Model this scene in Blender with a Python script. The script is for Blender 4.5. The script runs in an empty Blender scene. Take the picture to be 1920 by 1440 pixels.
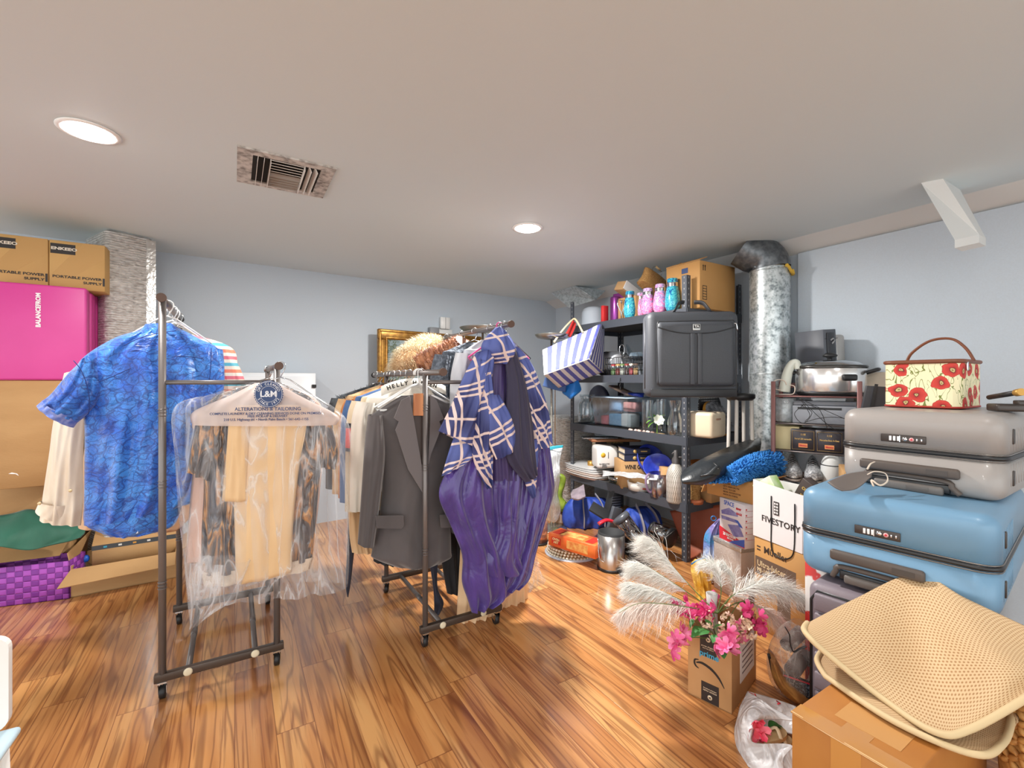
import bpy, bmesh, math, random
from mathutils import Vector, Matrix, noise
rnd = random.Random(7)
PI = math.pi
C = bpy.context.scene.collection
S = bpy.context.scene
# ---------------------------------------------------------------- camera, world, exposure
FP, HY, CZ = 853.0, 715.0, 1.2          # focal length in pixels, horizon row, lens height
cd = bpy.data.cameras.new('camera'); cam = bpy.data.objects.new('camera', cd); C.objects.link(cam)
cd.sensor_width = 36.0; cd.lens = 36.0 * FP / 1920.0
cd.shift_y = (HY - 720.0) / 1920.0; cd.clip_start = 0.02
cam.location = (0, 0, CZ); cam.rotation_euler = (PI / 2, 0, 0)
S.camera = cam
S.view_settings.view_transform = 'Standard'; S.view_settings.look = 'None'
S.view_settings.gamma = 1.0; S.view_settings.use_curve_mapping = False
S.view_settings.exposure = 0.05
wd = bpy.data.worlds.new('world'); S.world = wd; wd.use_nodes = True
bgn = wd.node_tree.nodes['Background']; bgn.inputs[0].default_value = (0.93, 0.99, 1.0, 1); bgn.inputs[1].default_value = 2.6
U = Vector((-.5205, .8539)); V = Vector((.8539, .5205))   # room axes: along the planks / along the back wall
RZ = math.atan2(V.y, V.x)                                  # yaw of anything square with the room
CEIL = CZ + .922
LAMP_XY = [(-1.559, 1.677), (.093, 2.731), (1.185, .90), (-.467, -.116), (.63, -1.91), (-1.6,-1.3)]
LAMP_W = 16.0

def s2l(c):
    c = c / 255.0
    return c / 12.92 if c <= .04045 else ((c + .055) / 1.055) ** 2.4
def rgb(c): return (s2l(c[0]), s2l(c[1]), s2l(c[2]), 1)
# ---------------------------------------------------------------- materials
_m = {}
class N:
    """small node helper"""
    def __init__(s, name):
        s.m = bpy.data.materials.new(name); s.m.use_nodes = True
        s.t = s.m.node_tree; s.p = s.t.nodes['Principled BSDF']; s.out = s.t.nodes['Material Output']
    def n(s, typ, ins=None, **kw):
        nd = s.t.nodes.new(typ)
        for k, v in kw.items(): setattr(nd, k, v)
        for k, v in (ins or {}).items():
            if isinstance(v, bpy.types.NodeSocket): s.t.links.new(v, nd.inputs[k])
            else: nd.inputs[k].default_value = v
        return nd
    def l(s, a, b): s.t.links.new(a, b)
    def math(s, op, a, b=0.0, c=0.0):
        return s.n('ShaderNodeMath', {0: a, 1: b, 2: c}, operation=op).outputs[0]
    def mix(s, f, a, b, bt='MIX'):
        nd = s.t.nodes.new('ShaderNodeMix'); nd.data_type = 'RGBA'; nd.blend_type = bt
        for i, v in ((0, f), (6, a), (7, b)):
            if isinstance(v, bpy.types.NodeSocket): s.l(v, nd.inputs[i])
            else: nd.inputs[i].default_value = v
        return nd.outputs[2]
    def ramp(s, f, stops, interp='LINEAR'):
        nd = s.t.nodes.new('ShaderNodeValToRGB'); nd.color_ramp.interpolation = interp
        e = nd.color_ramp.elements
        while len(e) > 1: e.remove(e[-1])
        e[0].position = stops[0][0]; e[0].color = stops[0][1]
        for p, c in stops[1:]:
            k = e.new(p); k.color = c
        s.l(f, nd.inputs[0]); return nd.outputs[0]
    def bump(s, h, st=.3, dist=.01):
        b = s.n('ShaderNodeBump', {'Height': h, 'Strength': st, 'Distance': dist})
        s.l(b.outputs[0], s.p.inputs['Normal']); return b
    def set(s, **kw):
        for k, v in kw.items():
            s.p.inputs[k.replace('_', ' ')].default_value = v
G1 = (1, 1, 1, 1); G0 = (0, 0, 0, 1)
def mat(name, col, rough=.5, metal=0.0, col2=None, nscale=8.0, bump=0.0, bscale=None, stretch=(1, 1, 1), coat=0.0, emit=0.0, lo=.35, hi=.65, sheen=0.0, spec=None, bdist=.004, detail=4.0):
    if name in _m: return _m[name]
    a = N(name); a.set(Roughness=rough, Metallic=metal)
    a.p.inputs['Base Color'].default_value = rgb(col)
    if coat: a.p.inputs['Coat Weight'].default_value = coat; a.p.inputs['Coat Roughness'].default_value = .12
    if sheen: a.p.inputs['Sheen Weight'].default_value = sheen
    if spec is not None: a.p.inputs['Specular IOR Level'].default_value = spec
    if emit: a.p.inputs['Emission Color'].default_value = rgb(col); a.p.inputs['Emission Strength'].default_value = emit
    if col2 or bump:
        tc = a.n('ShaderNodeTexCoord'); mp = a.n('ShaderNodeMapping', {0: tc.outputs['Object']})
        mp.inputs['Scale'].default_value = stretch
    if col2:
        nz = a.n('ShaderNodeTexNoise', {'Vector': mp.outputs[0], 'Scale': nscale, 'Detail': detail})
        r = a.ramp(nz.outputs[0], [(lo, rgb(col)), (hi, rgb(col2))]); a.l(r, a.p.inputs['Base Color'])
    if bump:
        nb = a.n('ShaderNodeTexNoise', {'Vector': mp.outputs[0], 'Scale': bscale or nscale, 'Detail': detail})
        a.bump(nb.outputs[0], bump, bdist)
    _m[name] = a.m; return a.m
def film(name, col=(235, 238, 242), base=.12, crease=.55, scale=9.0, rough=.12, stretch=(1, 1, .35)):
    """thin crinkled plastic film"""
    if name in _m: return _m[name]
    a = N(name); a.set(Roughness=rough); a.p.inputs['Base Color'].default_value = rgb(col)
    tc = a.n('ShaderNodeTexCoord'); mp = a.n('ShaderNodeMapping', {0: tc.outputs['Object']}); mp.inputs['Scale'].default_value = stretch
    nz = a.n('ShaderNodeTexNoise', {'Vector': mp.outputs[0], 'Scale': scale, 'Detail': 3.0, 'Distortion': 1.2})
    rid = a.math('ABSOLUTE', a.math('SUBTRACT', nz.outputs[0], .5))
    cr = a.ramp(rid, [(0.0, (crease,) * 3 + (1,)), (.02, (crease * .35,) * 3 + (1,)), (.07, (0, 0, 0, 1))])
    lw = a.n('ShaderNodeLayerWeight', {'Blend': .25})
    f = a.math('ADD', a.math('ADD', cr, base), a.math('MULTIPLY', lw.outputs['Facing'], .22))
    f = a.math('MINIMUM', f, .95)
    a.bump(nz.outputs[0], .8, .03)
    tr = a.n('ShaderNodeBsdfTransparent', {0: (.985, .985, .99, 1)})
    mx = a.n('ShaderNodeMixShader', {0: f, 1: tr.outputs[0], 2: a.p.outputs[0]})
    a.l(mx.outputs[0], a.out.inputs[0]); _m[name] = a.m; return a.m
def glass(name, tint=(240, 246, 248), base=.06, rough=.03, edge=.55):
    if name in _m: return _m[name]
    a = N(name)
    gl = a.n('ShaderNodeBsdfGlossy', {0: rgb((250, 252, 255)), 1: rough})
    tr = a.n('ShaderNodeBsdfTransparent', {0: rgb(tint)})
    lw = a.n('ShaderNodeLayerWeight', {'Blend': .35})
    f = a.math('MINIMUM', a.math('ADD', a.math('MULTIPLY', lw.outputs['Facing'], edge), base), .9)
    mx = a.n('ShaderNodeMixShader', {0: f, 1: tr.outputs[0], 2: gl.outputs[0]})
    a.l(mx.outputs[0], a.out.inputs[0]); _m[name] = a.m; return a.m
def pattern(name, build):
    if name not in _m: _m[name] = build(name)
    return _m[name]
# ---------------------------------------------------------------- mesh builder
class MB:
    def __init__(s): s.bm = bmesh.new(); s.uv = s.bm.loops.layers.uv.new('uv')
    def _xf(s, vs, M):
        if M is not None:
            for v in vs: v.co = M @ v.co
    def face(s, vs, uvs=None, smooth=False):
        try: f = s.bm.faces.new(vs)
        except ValueError: return None
        f.smooth = smooth
        if uvs:
            for lp, u in zip(f.loops, uvs): lp[s.uv].uv = u
        return f
    def box(s, c, d, rz=0.0, bev=0.0, seg=2, R=None):
        """c = centre, d = full size"""
        t = bmesh.new(); bmesh.ops.create_cube(t, size=1.0)
        for v in t.verts: v.co = Vector((v.co.x * d[0], v.co.y * d[1], v.co.z * d[2]))
        if bev: bmesh.ops.bevel(t, geom=list(t.edges), offset=bev, segments=seg, affect='EDGES', profile=.5)
        M = Matrix.Translation(Vector(c)) @ (R.to_4x4() if R is not None else Matrix.Rotation(rz, 4, 'Z'))
        s.merge(t, M, smooth=bev > 0); t.free(); return s
    def merge(s, t, M=None, smooth=None):
        mp = {}
        for v in t.verts: mp[v] = s.bm.verts.new(M @ v.co if M is not None else v.co)
        for f in t.faces:
            nf = s.face([mp[v] for v in f.verts]);
            if nf is not None: nf.smooth = f.smooth if smooth is None else smooth
    def prism(s, pts, a, b, axis='y'):
        """extrude polygon; pts 2D -> for axis y: (x,z); z: (x,y); x: (y,z)"""
        def mk(p, h):
            if axis == 'y': return Vector((p[0], h, p[1]))
            if axis == 'z': return Vector((p[0], p[1], h))
            return Vector((h, p[0], p[1]))
        A = [s.bm.verts.new(mk(p, a)) for p in pts]; B = [s.bm.verts.new(mk(p, b)) for p in pts]
        s.face(A); s.face(B[::-1]); n = len(pts)
        for i in range(n): s.face([A[i], A[(i + 1) % n], B[(i + 1) % n], B[i]])
        return s
    def tube(s, pts, r, n=8, cap=True, closed=False, flat=1.0):
        pts = [Vector(p) for p in pts]; m = len(pts); rs = r if isinstance(r, (list, tuple)) else [r] * m
        rings = []; up = None
        for i, p in enumerate(pts):
            if closed: t = pts[(i + 1) % m] - pts[i - 1]
            else: t = pts[min(i + 1, m - 1)] - pts[max(i - 1, 0)]
            t = t.normalized() if t.length > 1e-9 else Vector((0, 0, 1))
            if up is None:
                up = Vector((0, 0, 1)) if abs(t.z) < .9 else Vector((1, 0, 0))
            a = t.cross(up)
            if a.length < 1e-5: a = t.cross(Vector((0, 1, 0)))
            a.normalize(); b = a.cross(t).normalized(); up = b
            rings.append([s.bm.verts.new(p + a * math.cos(2 * PI * k / n) * rs[i] + b * math.sin(2 * PI * k / n) * rs[i] * flat) for k in range(n)])
        rng = range(m) if closed else range(m - 1)
        for i in rng:
            A, B = rings[i], rings[(i + 1) % m]
            for k in range(n): s.face([A[k], A[(k + 1) % n], B[(k + 1) % n], B[k]], smooth=True)
        if cap and not closed: s.face(rings[0][::-1]); s.face(rings[-1])
        return s
    def lathe(s, prof, c=(0, 0, 0), n=24, R=None, sx=1.0, sy=1.0, arc=None):
        """prof = [(r,z)...]"""
        c = Vector(c); rings = []
        for r, z in prof:
            if r < 1e-5:
                p = Vector((0, 0, z)); p = (R @ p if R is not None else p) + c; rings.append([s.bm.verts.new(p)])
            else:
                row = []
                for k in range(n):
                    p = Vector((r * math.cos(2 * PI * k / n) * sx, r * math.sin(2 * PI * k / n) * sy, z))
                    row.append(s.bm.verts.new((R @ p if R is not None else p) + c))
                rings.append(row)
        for i in range(len(rings) - 1):
            A, B = rings[i], rings[i + 1]
            for k in range(n):
                k2 = (k + 1) % n
                if len(A) == 1 and len(B) == 1: continue
                uvs = None
                if len(A) == 1: s.face([A[0], B[k2], B[k]], smooth=True)
                elif len(B) == 1: s.face([A[k], A[k2], B[0]], smooth=True)
                else:
                    u0, u1 = k / n, (k + 1) / n; v0, v1 = i / (len(rings) - 1), (i + 1) / (len(rings) - 1)
                    s.face([A[k], A[k2], B[k2], B[k]], [(u0, v0), (u1, v0), (u1, v1), (u0, v1)], smooth=True)
        return s
    def grid(s, G, uv=True, smooth=True, closed=False):
        """G rows of Vectors"""
        R = [[s.bm.verts.new(p) for p in row] for row in G]; nr, nc = len(R), len(R[0])
        for i in range(nr - 1):
            for j in range(nc if closed else nc - 1):
                j2 = (j + 1) % nc
                s.face([R[i][j], R[i][j2], R[i + 1][j2], R[i + 1][j]],
                       [(j / (nc - 1), i / (nr - 1)), ((j + 1) / (nc - 1), i / (nr - 1)), ((j + 1) / (nc - 1), (i + 1) / (nr - 1)), (j / (nc - 1), (i + 1) / (nr - 1))], smooth)
        return R
    def loft(s, rows, folds=(.012, 5, 0), nv=7, nu=36, cap=(False, False), grow=.6, exp=.6, back=True, skew=.4):
        """rows = [(L, R, thick)], L and R local Vectors; a flattened cloth tube with vertical folds. uv u across, v in metres down"""
        k = len(rows); samples = []
        def cr(a, b, c, d, t): return .5 * ((2 * b) + (c - a) * t + (2 * a - 5 * b + 4 * c - d) * t * t + (3 * b - a - 3 * c + d) * t ** 3)
        for i in range(k - 1):
            q = [rows[max(i - 1, 0)], rows[i], rows[i + 1], rows[min(i + 2, k - 1)]]
            for j in range(nv + (1 if i == k - 2 else 0)):
                t = j / nv
                samples.append(tuple(cr(q[0][e], q[1][e], q[2][e], q[3][e], t) for e in range(3)))
        amp, fr, seed = folds; m = len(samples); loops = []; vl = 0.0; vs = []
        for i, (L, R, th) in enumerate(samples):
            if i: vl += ((L - samples[i - 1][0]).length + (R - samples[i - 1][1]).length) / 2
            vs.append(vl); v = i / (m - 1); g = (1 - grow) + grow * v
            fr_, bk_ = [], []
            for j in range(nu + 1):
                u = j / nu; p = L.lerp(R, u); e = max(0, math.sin(PI * u)) ** exp
                ph = seed * 1.7 + skew * math.sin(v * 2.1 + seed)
                f = math.sin(2 * PI * (fr * u + ph)) + .55 * math.sin(2 * PI * (fr * 1.83 * u - ph * 1.3) + 1 + seed) + .9 * noise.noise(Vector((u * fr * 1.3, v * 2.5, seed * 3.1)))
                f *= amp * g * min(1, e * 1.4)
                fr_.append(p + Vector((0, -th / 2 * e - f, 0)))
                if 0 < j < nu: bk_.append(p + Vector((0, th / 2 * e - f * .8, 0)))
            loops.append((fr_, bk_[::-1]))
        W_ = [(samples[i][1] - samples[i][0]).length for i in range(m)]; w0 = max(W_)
        rings = [[s.bm.verts.new(p) for p in (a + (b if back else []))] for a, b in loops]
        n = len(rings[0]); span = n if back else n - 1
        def uvof(i, j):
            jj = j if j <= nu else 2 * nu - j
            return ((jj / nu - .5) * W_[i], -vs[i])
        for i in range(m - 1):
            for j in range(span):
                j2 = (j + 1) % n
                s.face([rings[i][j], rings[i + 1][j], rings[i + 1][j2], rings[i][j2]],
                       [uvof(i, j), uvof(i + 1, j), uvof(i + 1, j + 1 if j + 1 < 2 * nu else 2 * nu), uvof(i, j + 1 if j + 1 < 2 * nu else 2 * nu)], True)
        if back:
            if cap[0]: s.face(rings[0])
            if cap[1]: s.face(rings[-1][::-1])
        return s
    def thicken(s, t):
        bmesh.ops.recalc_face_normals(s.bm, faces=s.bm.faces[:])
        geom = s.bm.faces[:]
        bmesh.ops.solidify(s.bm, geom=geom, thickness=t); return s
    def mesh(s, name, m, recalc=True):
        if recalc: bmesh.ops.recalc_face_normals(s.bm, faces=s.bm.faces[:])
        me = bpy.data.meshes.new(name); s.bm.to_mesh(me); s.bm.free()
        for mm in (m if isinstance(m, (list, tuple)) else [m]): me.materials.append(mm)
        return me
    def obj(s, name, m, parent=None, label=None, recalc=True):
        o = bpy.data.objects.new(name, s.mesh(name, m, recalc)); C.objects.link(o)
        if parent is not None: o.parent = parent
        if label: o['label'] = label
        return o
# ---------------------------------------------------------------- things
def thing(name, label, cat, loc=(0, 0, 0), rz=0.0, group=None):
    o = bpy.data.objects.new(name, None); C.objects.link(o); o.empty_display_size = .05
    o.location = loc; o.rotation_euler = (0, 0, rz); o['label'] = label; o['category'] = cat
    if group: o['group'] = group
    return o
def tag(o, label, cat, group=None, kind=None):
    o['label'] = label; o['category'] = cat
    if group: o['group'] = group
    if kind: o['kind'] = kind
    return o
def struct(name, mb, m, loc=(0, 0, 0), rz=0.0):
    o = mb.obj(name, m); o.location = loc; o.rotation_euler = (0, 0, rz); o['kind'] = 'structure'; return o
def dup(root, loc, rz=None, label=None, group=None):
    def cp(o, par):
        c = o.copy(); C.objects.link(c); c.parent = par
        for ch in [x for x in bpy.data.objects if x.parent == o]: cp(ch, c)
        return c
    r = cp(root, None); r.location = loc
    if rz is not None: r.rotation_euler = (0, 0, rz)
    if label: r['label'] = label
    if group: r['group'] = group
    return r
def W(px, py, D): return Vector(((px - 960) / FP * D, D, CZ - (py - HY) / FP * D))
def onz(px, py, z=0.0):
    D = FP * (CZ - z) / (py - HY); return W(px, py, D)
def L_(root, px, py, yo=0.0):
    """pixel -> local point of a thing on its own plane local y = yo"""
    a = root.rotation_euler[2]; o = root.location
    n = Vector((-math.sin(a), math.cos(a))); r = Vector(((px - 960) / FP, 1.0))
    D = (n.dot(Vector((o[0], o[1]))) + yo) / n.dot(r)
    p = Vector((r.x * D, D)) - Vector((o[0], o[1]))
    return Vector((p.x * math.cos(a) + p.y * math.sin(a), yo, CZ - (py - HY) / FP * D - o[2]))
def frame2(pxL, DL, pxR, DR, z0, depth=0.0):
    """loc, rz, width of a thing whose front face runs between two pixel columns at two distances"""
    A = W(pxL, 0, DL); B = W(pxR, 0, DR); d = Vector((B.x - A.x, B.y - A.y)); w = d.length; rz = math.atan2(d.y, d.x)
    n = Vector((-math.sin(rz), math.cos(rz)))
    c = (Vector((A.x, A.y)) + Vector((B.x, B.y))) / 2 + n * depth / 2
    return (c.x, c.y, z0), rz, w
def zat(py, D): return CZ - (py - HY) / FP * D
FACE = {'front': (Vector((1, 0, 0)), Vector((0, 0, 1)), Vector((0, -1, 0))), 'right': (Vector((0, 1, 0)), Vector((0, 0, 1)), Vector((1, 0, 0))),
        'left': (Vector((0, -1, 0)), Vector((0, 0, 1)), Vector((-1, 0, 0))), 'top': (Vector((1, 0, 0)), Vector((0, 1, 0)), Vector((0, 0, 1)))}
_font = {}
def lettering(parent, txt, o, size, m, face='front', align='CENTER', rot=0.0, shear=0.0, space=1.0, sx=1.0, name='lettering', frame=None, thick=.0006, offset=0.0):
    """text as a thin mesh; o = local point on the face"""
    cu = bpy.data.curves.new('t', 'FONT'); cu.body = txt; cu.size = size; cu.align_x = align; cu.align_y = 'CENTER'
    cu.extrude = thick; cu.space_character = space; cu.shear = shear; cu.offset = offset; cu.resolution_u = 3
    t = bpy.data.objects.new('t', cu); C.objects.link(t); bpy.context.view_layer.update()
    dg = bpy.context.evaluated_depsgraph_get(); me = bpy.data.meshes.new_from_object(t.evaluated_get(dg))
    bpy.data.objects.remove(t); bpy.data.curves.remove(cu)
    a, b, c = frame or FACE[face]
    M = Matrix(((a.x, b.x, c.x, o[0] + c.x * .0009), (a.y, b.y, c.y, o[1] + c.y * .0009), (a.z, b.z, c.z, o[2] + c.z * .0009), (0, 0, 0, 1)))
    me.transform(M @ Matrix.Rotation(rot, 4, 'Z') @ Matrix.Diagonal((sx, 1, 1, 1))); me.materials.clear(); me.materials.append(m)
    me.name = name
    ob = bpy.data.objects.new(name, me); C.objects.link(ob); ob.parent = parent; return ob
def plate(parent, name, m, o, w, h, face='front', t=.0012, label=None, rot=0.0):
    a, b, c = FACE[face]; o = Vector(o); mb = MB(); ca, sa = math.cos(rot), math.sin(rot)
    q = []
    for x, y in ((-w / 2, -h / 2), (w / 2, -h / 2), (w / 2, h / 2), (-w / 2, h / 2)):
        q.append(o + a * (x * ca - y * sa) + b * (x * sa + y * ca))
    A = [mb.bm.verts.new(p) for p in q]; B = [mb.bm.verts.new(p + c * t) for p in q]
    mb.face(A); mb.face(B)
    for i in range(4): mb.face([A[i], A[(i + 1) % 4], B[(i + 1) % 4], B[i]])
    return mb.obj(name, m, parent, label)
def ring_pts(c, r, n=24, a0=0.0, a1=2 * PI, plane='xz', ry=None):
    out = []
    for k in range(n + (0 if abs(a1 - a0 - 2 * PI) < 1e-6 else 1)):
        t = a0 + (a1 - a0) * k / n; x, y = r * math.cos(t), (ry or r) * math.sin(t)
        if plane == 'xz': out.append((c[0] + x, c[1], c[2] + y))
        elif plane == 'xy': out.append((c[0] + x, c[1] + y, c[2]))
        else: out.append((c[0], c[1] + x, c[2] + y))
    return out
def smooth_path(pts, n=6):
    P = [Vector(p) for p in pts]; k = len(P); out = []
    for i in range(k - 1):
        a, b, c, d = P[max(i - 1, 0)], P[i], P[i + 1], P[min(i + 2, k - 1)]
        for j in range(n):
            t = j / n; out.append(.5 * ((2 * b) + (c - a) * t + (2 * a - 5 * b + 4 * c - d) * t * t + (3 * b - a - 3 * c + d) * t ** 3))
    out.append(P[-1]); return out
# ================================================================ common materials
M_black = mat('black_plastic', (28, 29, 31), .45)
M_matte = mat('matte_black', (38, 40, 43), .7, bump=.2, nscale=300)
M_white = mat('white_plastic', (232, 232, 230), .35)
M_card = mat('cardboard', (186, 146, 98), .75, col2=(174, 134, 87), nscale=3, bump=.15, bscale=60, stretch=(1, 1, 3))
M_card2 = mat('cardboard_golden', (190, 142, 84), .7, col2=(180, 132, 74), nscale=3)
M_chrome = mat('chrome', (210, 212, 215), .16, 1.0)
M_steel = mat('brushed_steel', (196, 194, 192), .28, 1.0, bump=.05, nscale=40, stretch=(1, 1, 12))
M_ink = mat('black_ink', (38, 32, 30), .6)
M_paper = mat('white_paper', (236, 236, 236), .6)
M_tape = mat('packing_tape', (212, 170, 110), .18, coat=.6)
# ================================================================ the room
WU, WV = 4.30, 3.224                     # distance of back wall / right wall along the room axes
CX, CY = .514, 5.35                      # the far corner
M_wall = mat('wall_paint', (190, 200, 210), .62, bump=.05, nscale=180, col2=(186, 195, 204), lo=.3, hi=.7)
M_ceil = mat('ceiling_paint', (214, 226, 230), .6, bump=.04, nscale=150)
M_soffit = mat('soffit_paint', (214, 214, 212), .6)
bw = Vector((1.43, 1.0)).normalized()    # the back wall's own direction
mb = MB(); mb.box((-3.2, .05, CEIL / 2), (7.0, .1, CEIL)); struct('wall_back', mb, M_wall, (CX, CY, 0), math.atan2(bw.y, bw.x))
mb = MB(); mb.box((-4.2, -.05, CEIL / 2), (9.2, .1, CEIL)); struct('wall_right', mb, M_wall, (CX, CY, 0), RZ + PI / 2 + PI).rotation_euler[2] = math.atan2(U.y, U.x)
mb = MB(); mb.box((1.4, 0, -.05), (9.6, 9.0, .1)); 
def floor_mat(name):
    a = N(name); tc = a.n('ShaderNodeTexCoord'); sp = a.n('ShaderNodeSeparateXYZ', {0: tc.outputs['Object']})
    x, y = sp.outputs[0], sp.outputs[1]; w = .121; Lp = 1.18
    yr = a.math('DIVIDE', y, w); row = a.math('FLOOR', yr); fy = a.math('FRACT', yr)
    rn = a.n('ShaderNodeTexWhiteNoise', {'W': row}, noise_dimensions='1D').outputs[0]
    xr = a.math('ADD', a.math('DIVIDE', x, Lp), a.math('MULTIPLY', rn, 7.0)); col = a.math('FLOOR', xr); fx = a.math('FRACT', xr)
    idv = a.n('ShaderNodeCombineXYZ', {0: row, 1: col}); pn = a.n('ShaderNodeTexWhiteNoise', {0: idv.outputs[0]}, noise_dimensions='2D')
    pr = pn.outputs[0]
    gx = a.math('ADD', a.math('MULTIPLY', x, 1.0), a.math('MULTIPLY', pr, 23.0)); gy = a.math('ADD', y, a.math('MULTIPLY', pr, 9.0))
    gv = a.n('ShaderNodeCombineXYZ', {0: a.math('MULTIPLY', gx, .075), 1: gy, 2: pr})
    n1 = a.n('ShaderNodeTexNoise', {'Vector': gv.outputs[0], 'Scale': 12.0, 'Detail': 1.5, 'Distortion': .35})
    # growth rings: a distorted field cut into bands
    rings = a.math('SINE', a.math('MULTIPLY', n1.outputs[0], 44.0)); rings = a.math('ADD', a.math('MULTIPLY', rings, .5), .5)
    gv2 = a.n('ShaderNodeCombineXYZ', {0: a.math('MULTIPLY', gx, .035), 1: gy, 2: pr})
    n2 = a.n('ShaderNodeTexNoise', {'Vector': gv2.outputs[0], 'Scale': 95.0, 'Detail': 5.0})
    gv3 = a.n('ShaderNodeCombineXYZ', {0: a.math('MULTIPLY', gx, .09), 1: gy, 2: pr})
    n3 = a.n('ShaderNodeTexNoise', {'Vector': gv3.outputs[0], 'Scale': 9.0, 'Detail': 3.0, 'Distortion': .5})
    base = a.ramp(n3.outputs[0], [(.24, rgb((128, 76, 42))), (.36, rgb((176, 114, 62))), (.50, rgb((206, 144, 84))), (.66, rgb((222, 168, 106)))])
    base = a.mix(a.math('MULTIPLY', pr, .32), base, rgb((164, 108, 72)))
    line = a.ramp(rings, [(0.0, G1), (.10, (.5, .5, .5, 1)), (.30, G0)])
    base = a.mix(a.math('MULTIPLY', line, .52), base, rgb((96, 46, 26)))
    fine = a.ramp(n2.outputs[0], [(.34, G1), (.48, G0)]); base = a.mix(a.math('MULTIPLY', fine, .6), base, rgb((126, 68, 38)))
    n4 = a.n('ShaderNodeTexNoise', {'Vector': gv3.outputs[0], 'Scale': 5.0, 'Detail': 2.0})
    dk = a.ramp(n4.outputs[0], [(.62, G0), (.74, G1)]); base = a.mix(a.math('MULTIPLY', dk, .55), base, rgb((84, 40, 24)))
    e1 = a.math('LESS_THAN', a.math('MINIMUM', fy, a.math('SUBTRACT', 1.0, fy)), .011)
    e2 = a.math('LESS_THAN', a.math('MINIMUM', fx, a.math('SUBTRACT', 1.0, fx)), .0014)
    seam = a.math('MAXIMUM', e1, e2); base = a.mix(a.math('MULTIPLY', seam, .75), base, rgb((120, 70, 42)))
    a.l(base, a.p.inputs['Base Color']); a.set(Roughness=.24); a.p.inputs['Coat Weight'].default_value = .35; a.p.inputs['Coat Roughness'].default_value = .1
    h = a.math('SUBTRACT', a.math('MULTIPLY', n2.outputs[0], .15), seam); a.bump(h, .25, .002)
    return a.m
M_floor = pattern('wood_laminate', floor_mat)
fl = struct('floor', mb, M_floor, (0, 0, 0), math.atan2(U.y, U.x))
mb = MB(); mb.box((1.4, 0, CEIL + .05), (9.6, 9.0, .1)); struct('ceiling', mb, M_ceil, (0, 0, 0), math.atan2(U.y, U.x))
# sloping soffit strip between ceiling and right wall, the boxed strut and the corner jog
def uvp(u, v, z): p = U * u + V * v; return Vector((p.x, p.y, z))
mb = MB(); ang = math.atan2(U.y, U.x)   # local x = U, local y = -V
mb.prism([(-WV - .02, 2.03 + .02), (-WV, 2.051), (-3.075, CEIL), (-3.075, CEIL + .02), (-WV - .02, CEIL + .02)], -4.0, WU + .35, 'x')
struct('trim_1', mb, M_soffit, (0, 0, 0), ang)
mb = MB(); mb.box((-1.5, 0, 1.025), (3.0, .05, 2.05)); jg = W(1500, 0, 3.224 / (.633 * .8539 + .5205))
struct('trim_2', mb, M_wall, (jg.x, jg.y, 0), ang)
# boxed diagonal strut
rt = thing('ceiling_strut', 'white boxed diagonal strut running from the ceiling down onto the right wall', 'strut', (0, 0, 0), 0)
mb = MB()
a1, a2 = onz(1727, 343, CEIL), onz(1768, 335, CEIL); b1, b2 = W(1790, 450, 1.98), W(1836, 440, 2.0)
thick = Vector((V.x, V.y, 0)) * .17
q = [a1, a2, b2, b1]; A = [mb.bm.verts.new(p) for p in q]
back_ = [a1 + thick * 1.35 , a2 + thick * 1.35, b2 + thick * .55 + Vector((0, 0, .0)), b1 + thick * .55]
B = [mb.bm.verts.new(p) for p in back_]
D_ = [mb.bm.verts.new(p - Vector((0, 0, .035))) for p in (b1, b2, b2 + thick * .55, b1 + thick * .55)]
mb.face(A); mb.face([A[0], A[3], B[3], B[0]]); mb.face([A[1], A[2], B[2], B[1]])
mb.face([D_[0], D_[1], D_[2], D_[3]]); mb.face([A[3], A[2], D_[1], D_[0]]); mb.face([A[2], B[2], D_[2], D_[1]]); mb.face([A[3], B[3], D_[3], D_[0]]); mb.face([A[0],A[1],B[1],B[0]]); mb.face([B[0],B[1],B[2],B[3]]); mb.face([B[3],B[2],D_[2],D_[3]])
mb.obj('strut_casing', M_soffit, rt)
# recessed lamps over the racks, plus unseen ones added as fill light
M_lens = mat('lamp_lens', (255, 252, 248), .4, emit=30.0); M_trim = mat('lamp_trim', (240, 240, 238), .4)
where = ['recessed round ceiling lamp over the rack with the blue shirt', 'recessed round ceiling lamp over the middle clothes rack', 'recessed round fill lamp added out of view over the suitcases', 'recessed round fill lamp added out of view above the photographer', 'recessed round fill lamp added out of view behind the photographer, right', 'recessed round fill lamp added out of view behind the photographer, left']
for i, (x, y) in enumerate(LAMP_XY):
    r = thing('ceiling_light', where[i], 'ceiling light', (x, y, CEIL), 0, 'recessed ceiling lights')
    mb = MB(); mb.lathe([(.076, 0), (.092, -.001), (.092, -.004), (.078, -.007), (.074, -.005)], n=40); mb.obj('trim_ring', M_trim, r)
    mb = MB(); mb.lathe([(0, -.016), (.03, -.0155), (.06, -.012), (.076, -.004)], n=40); mb.obj('lens', M_lens, r)
    ld = bpy.data.lights.new('lamp_glow', 'AREA'); ld.shape = 'DISK'; ld.size = .15; ld.energy = LAMP_W * (1.1, 4.2, .22, .6, .8, .8)[i]; ld.color = (1, .965, .92)
    lo = bpy.data.objects.new('lamp_glow', ld); C.objects.link(lo); lo.location = (0, 0, -.019); lo.parent = r
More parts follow.
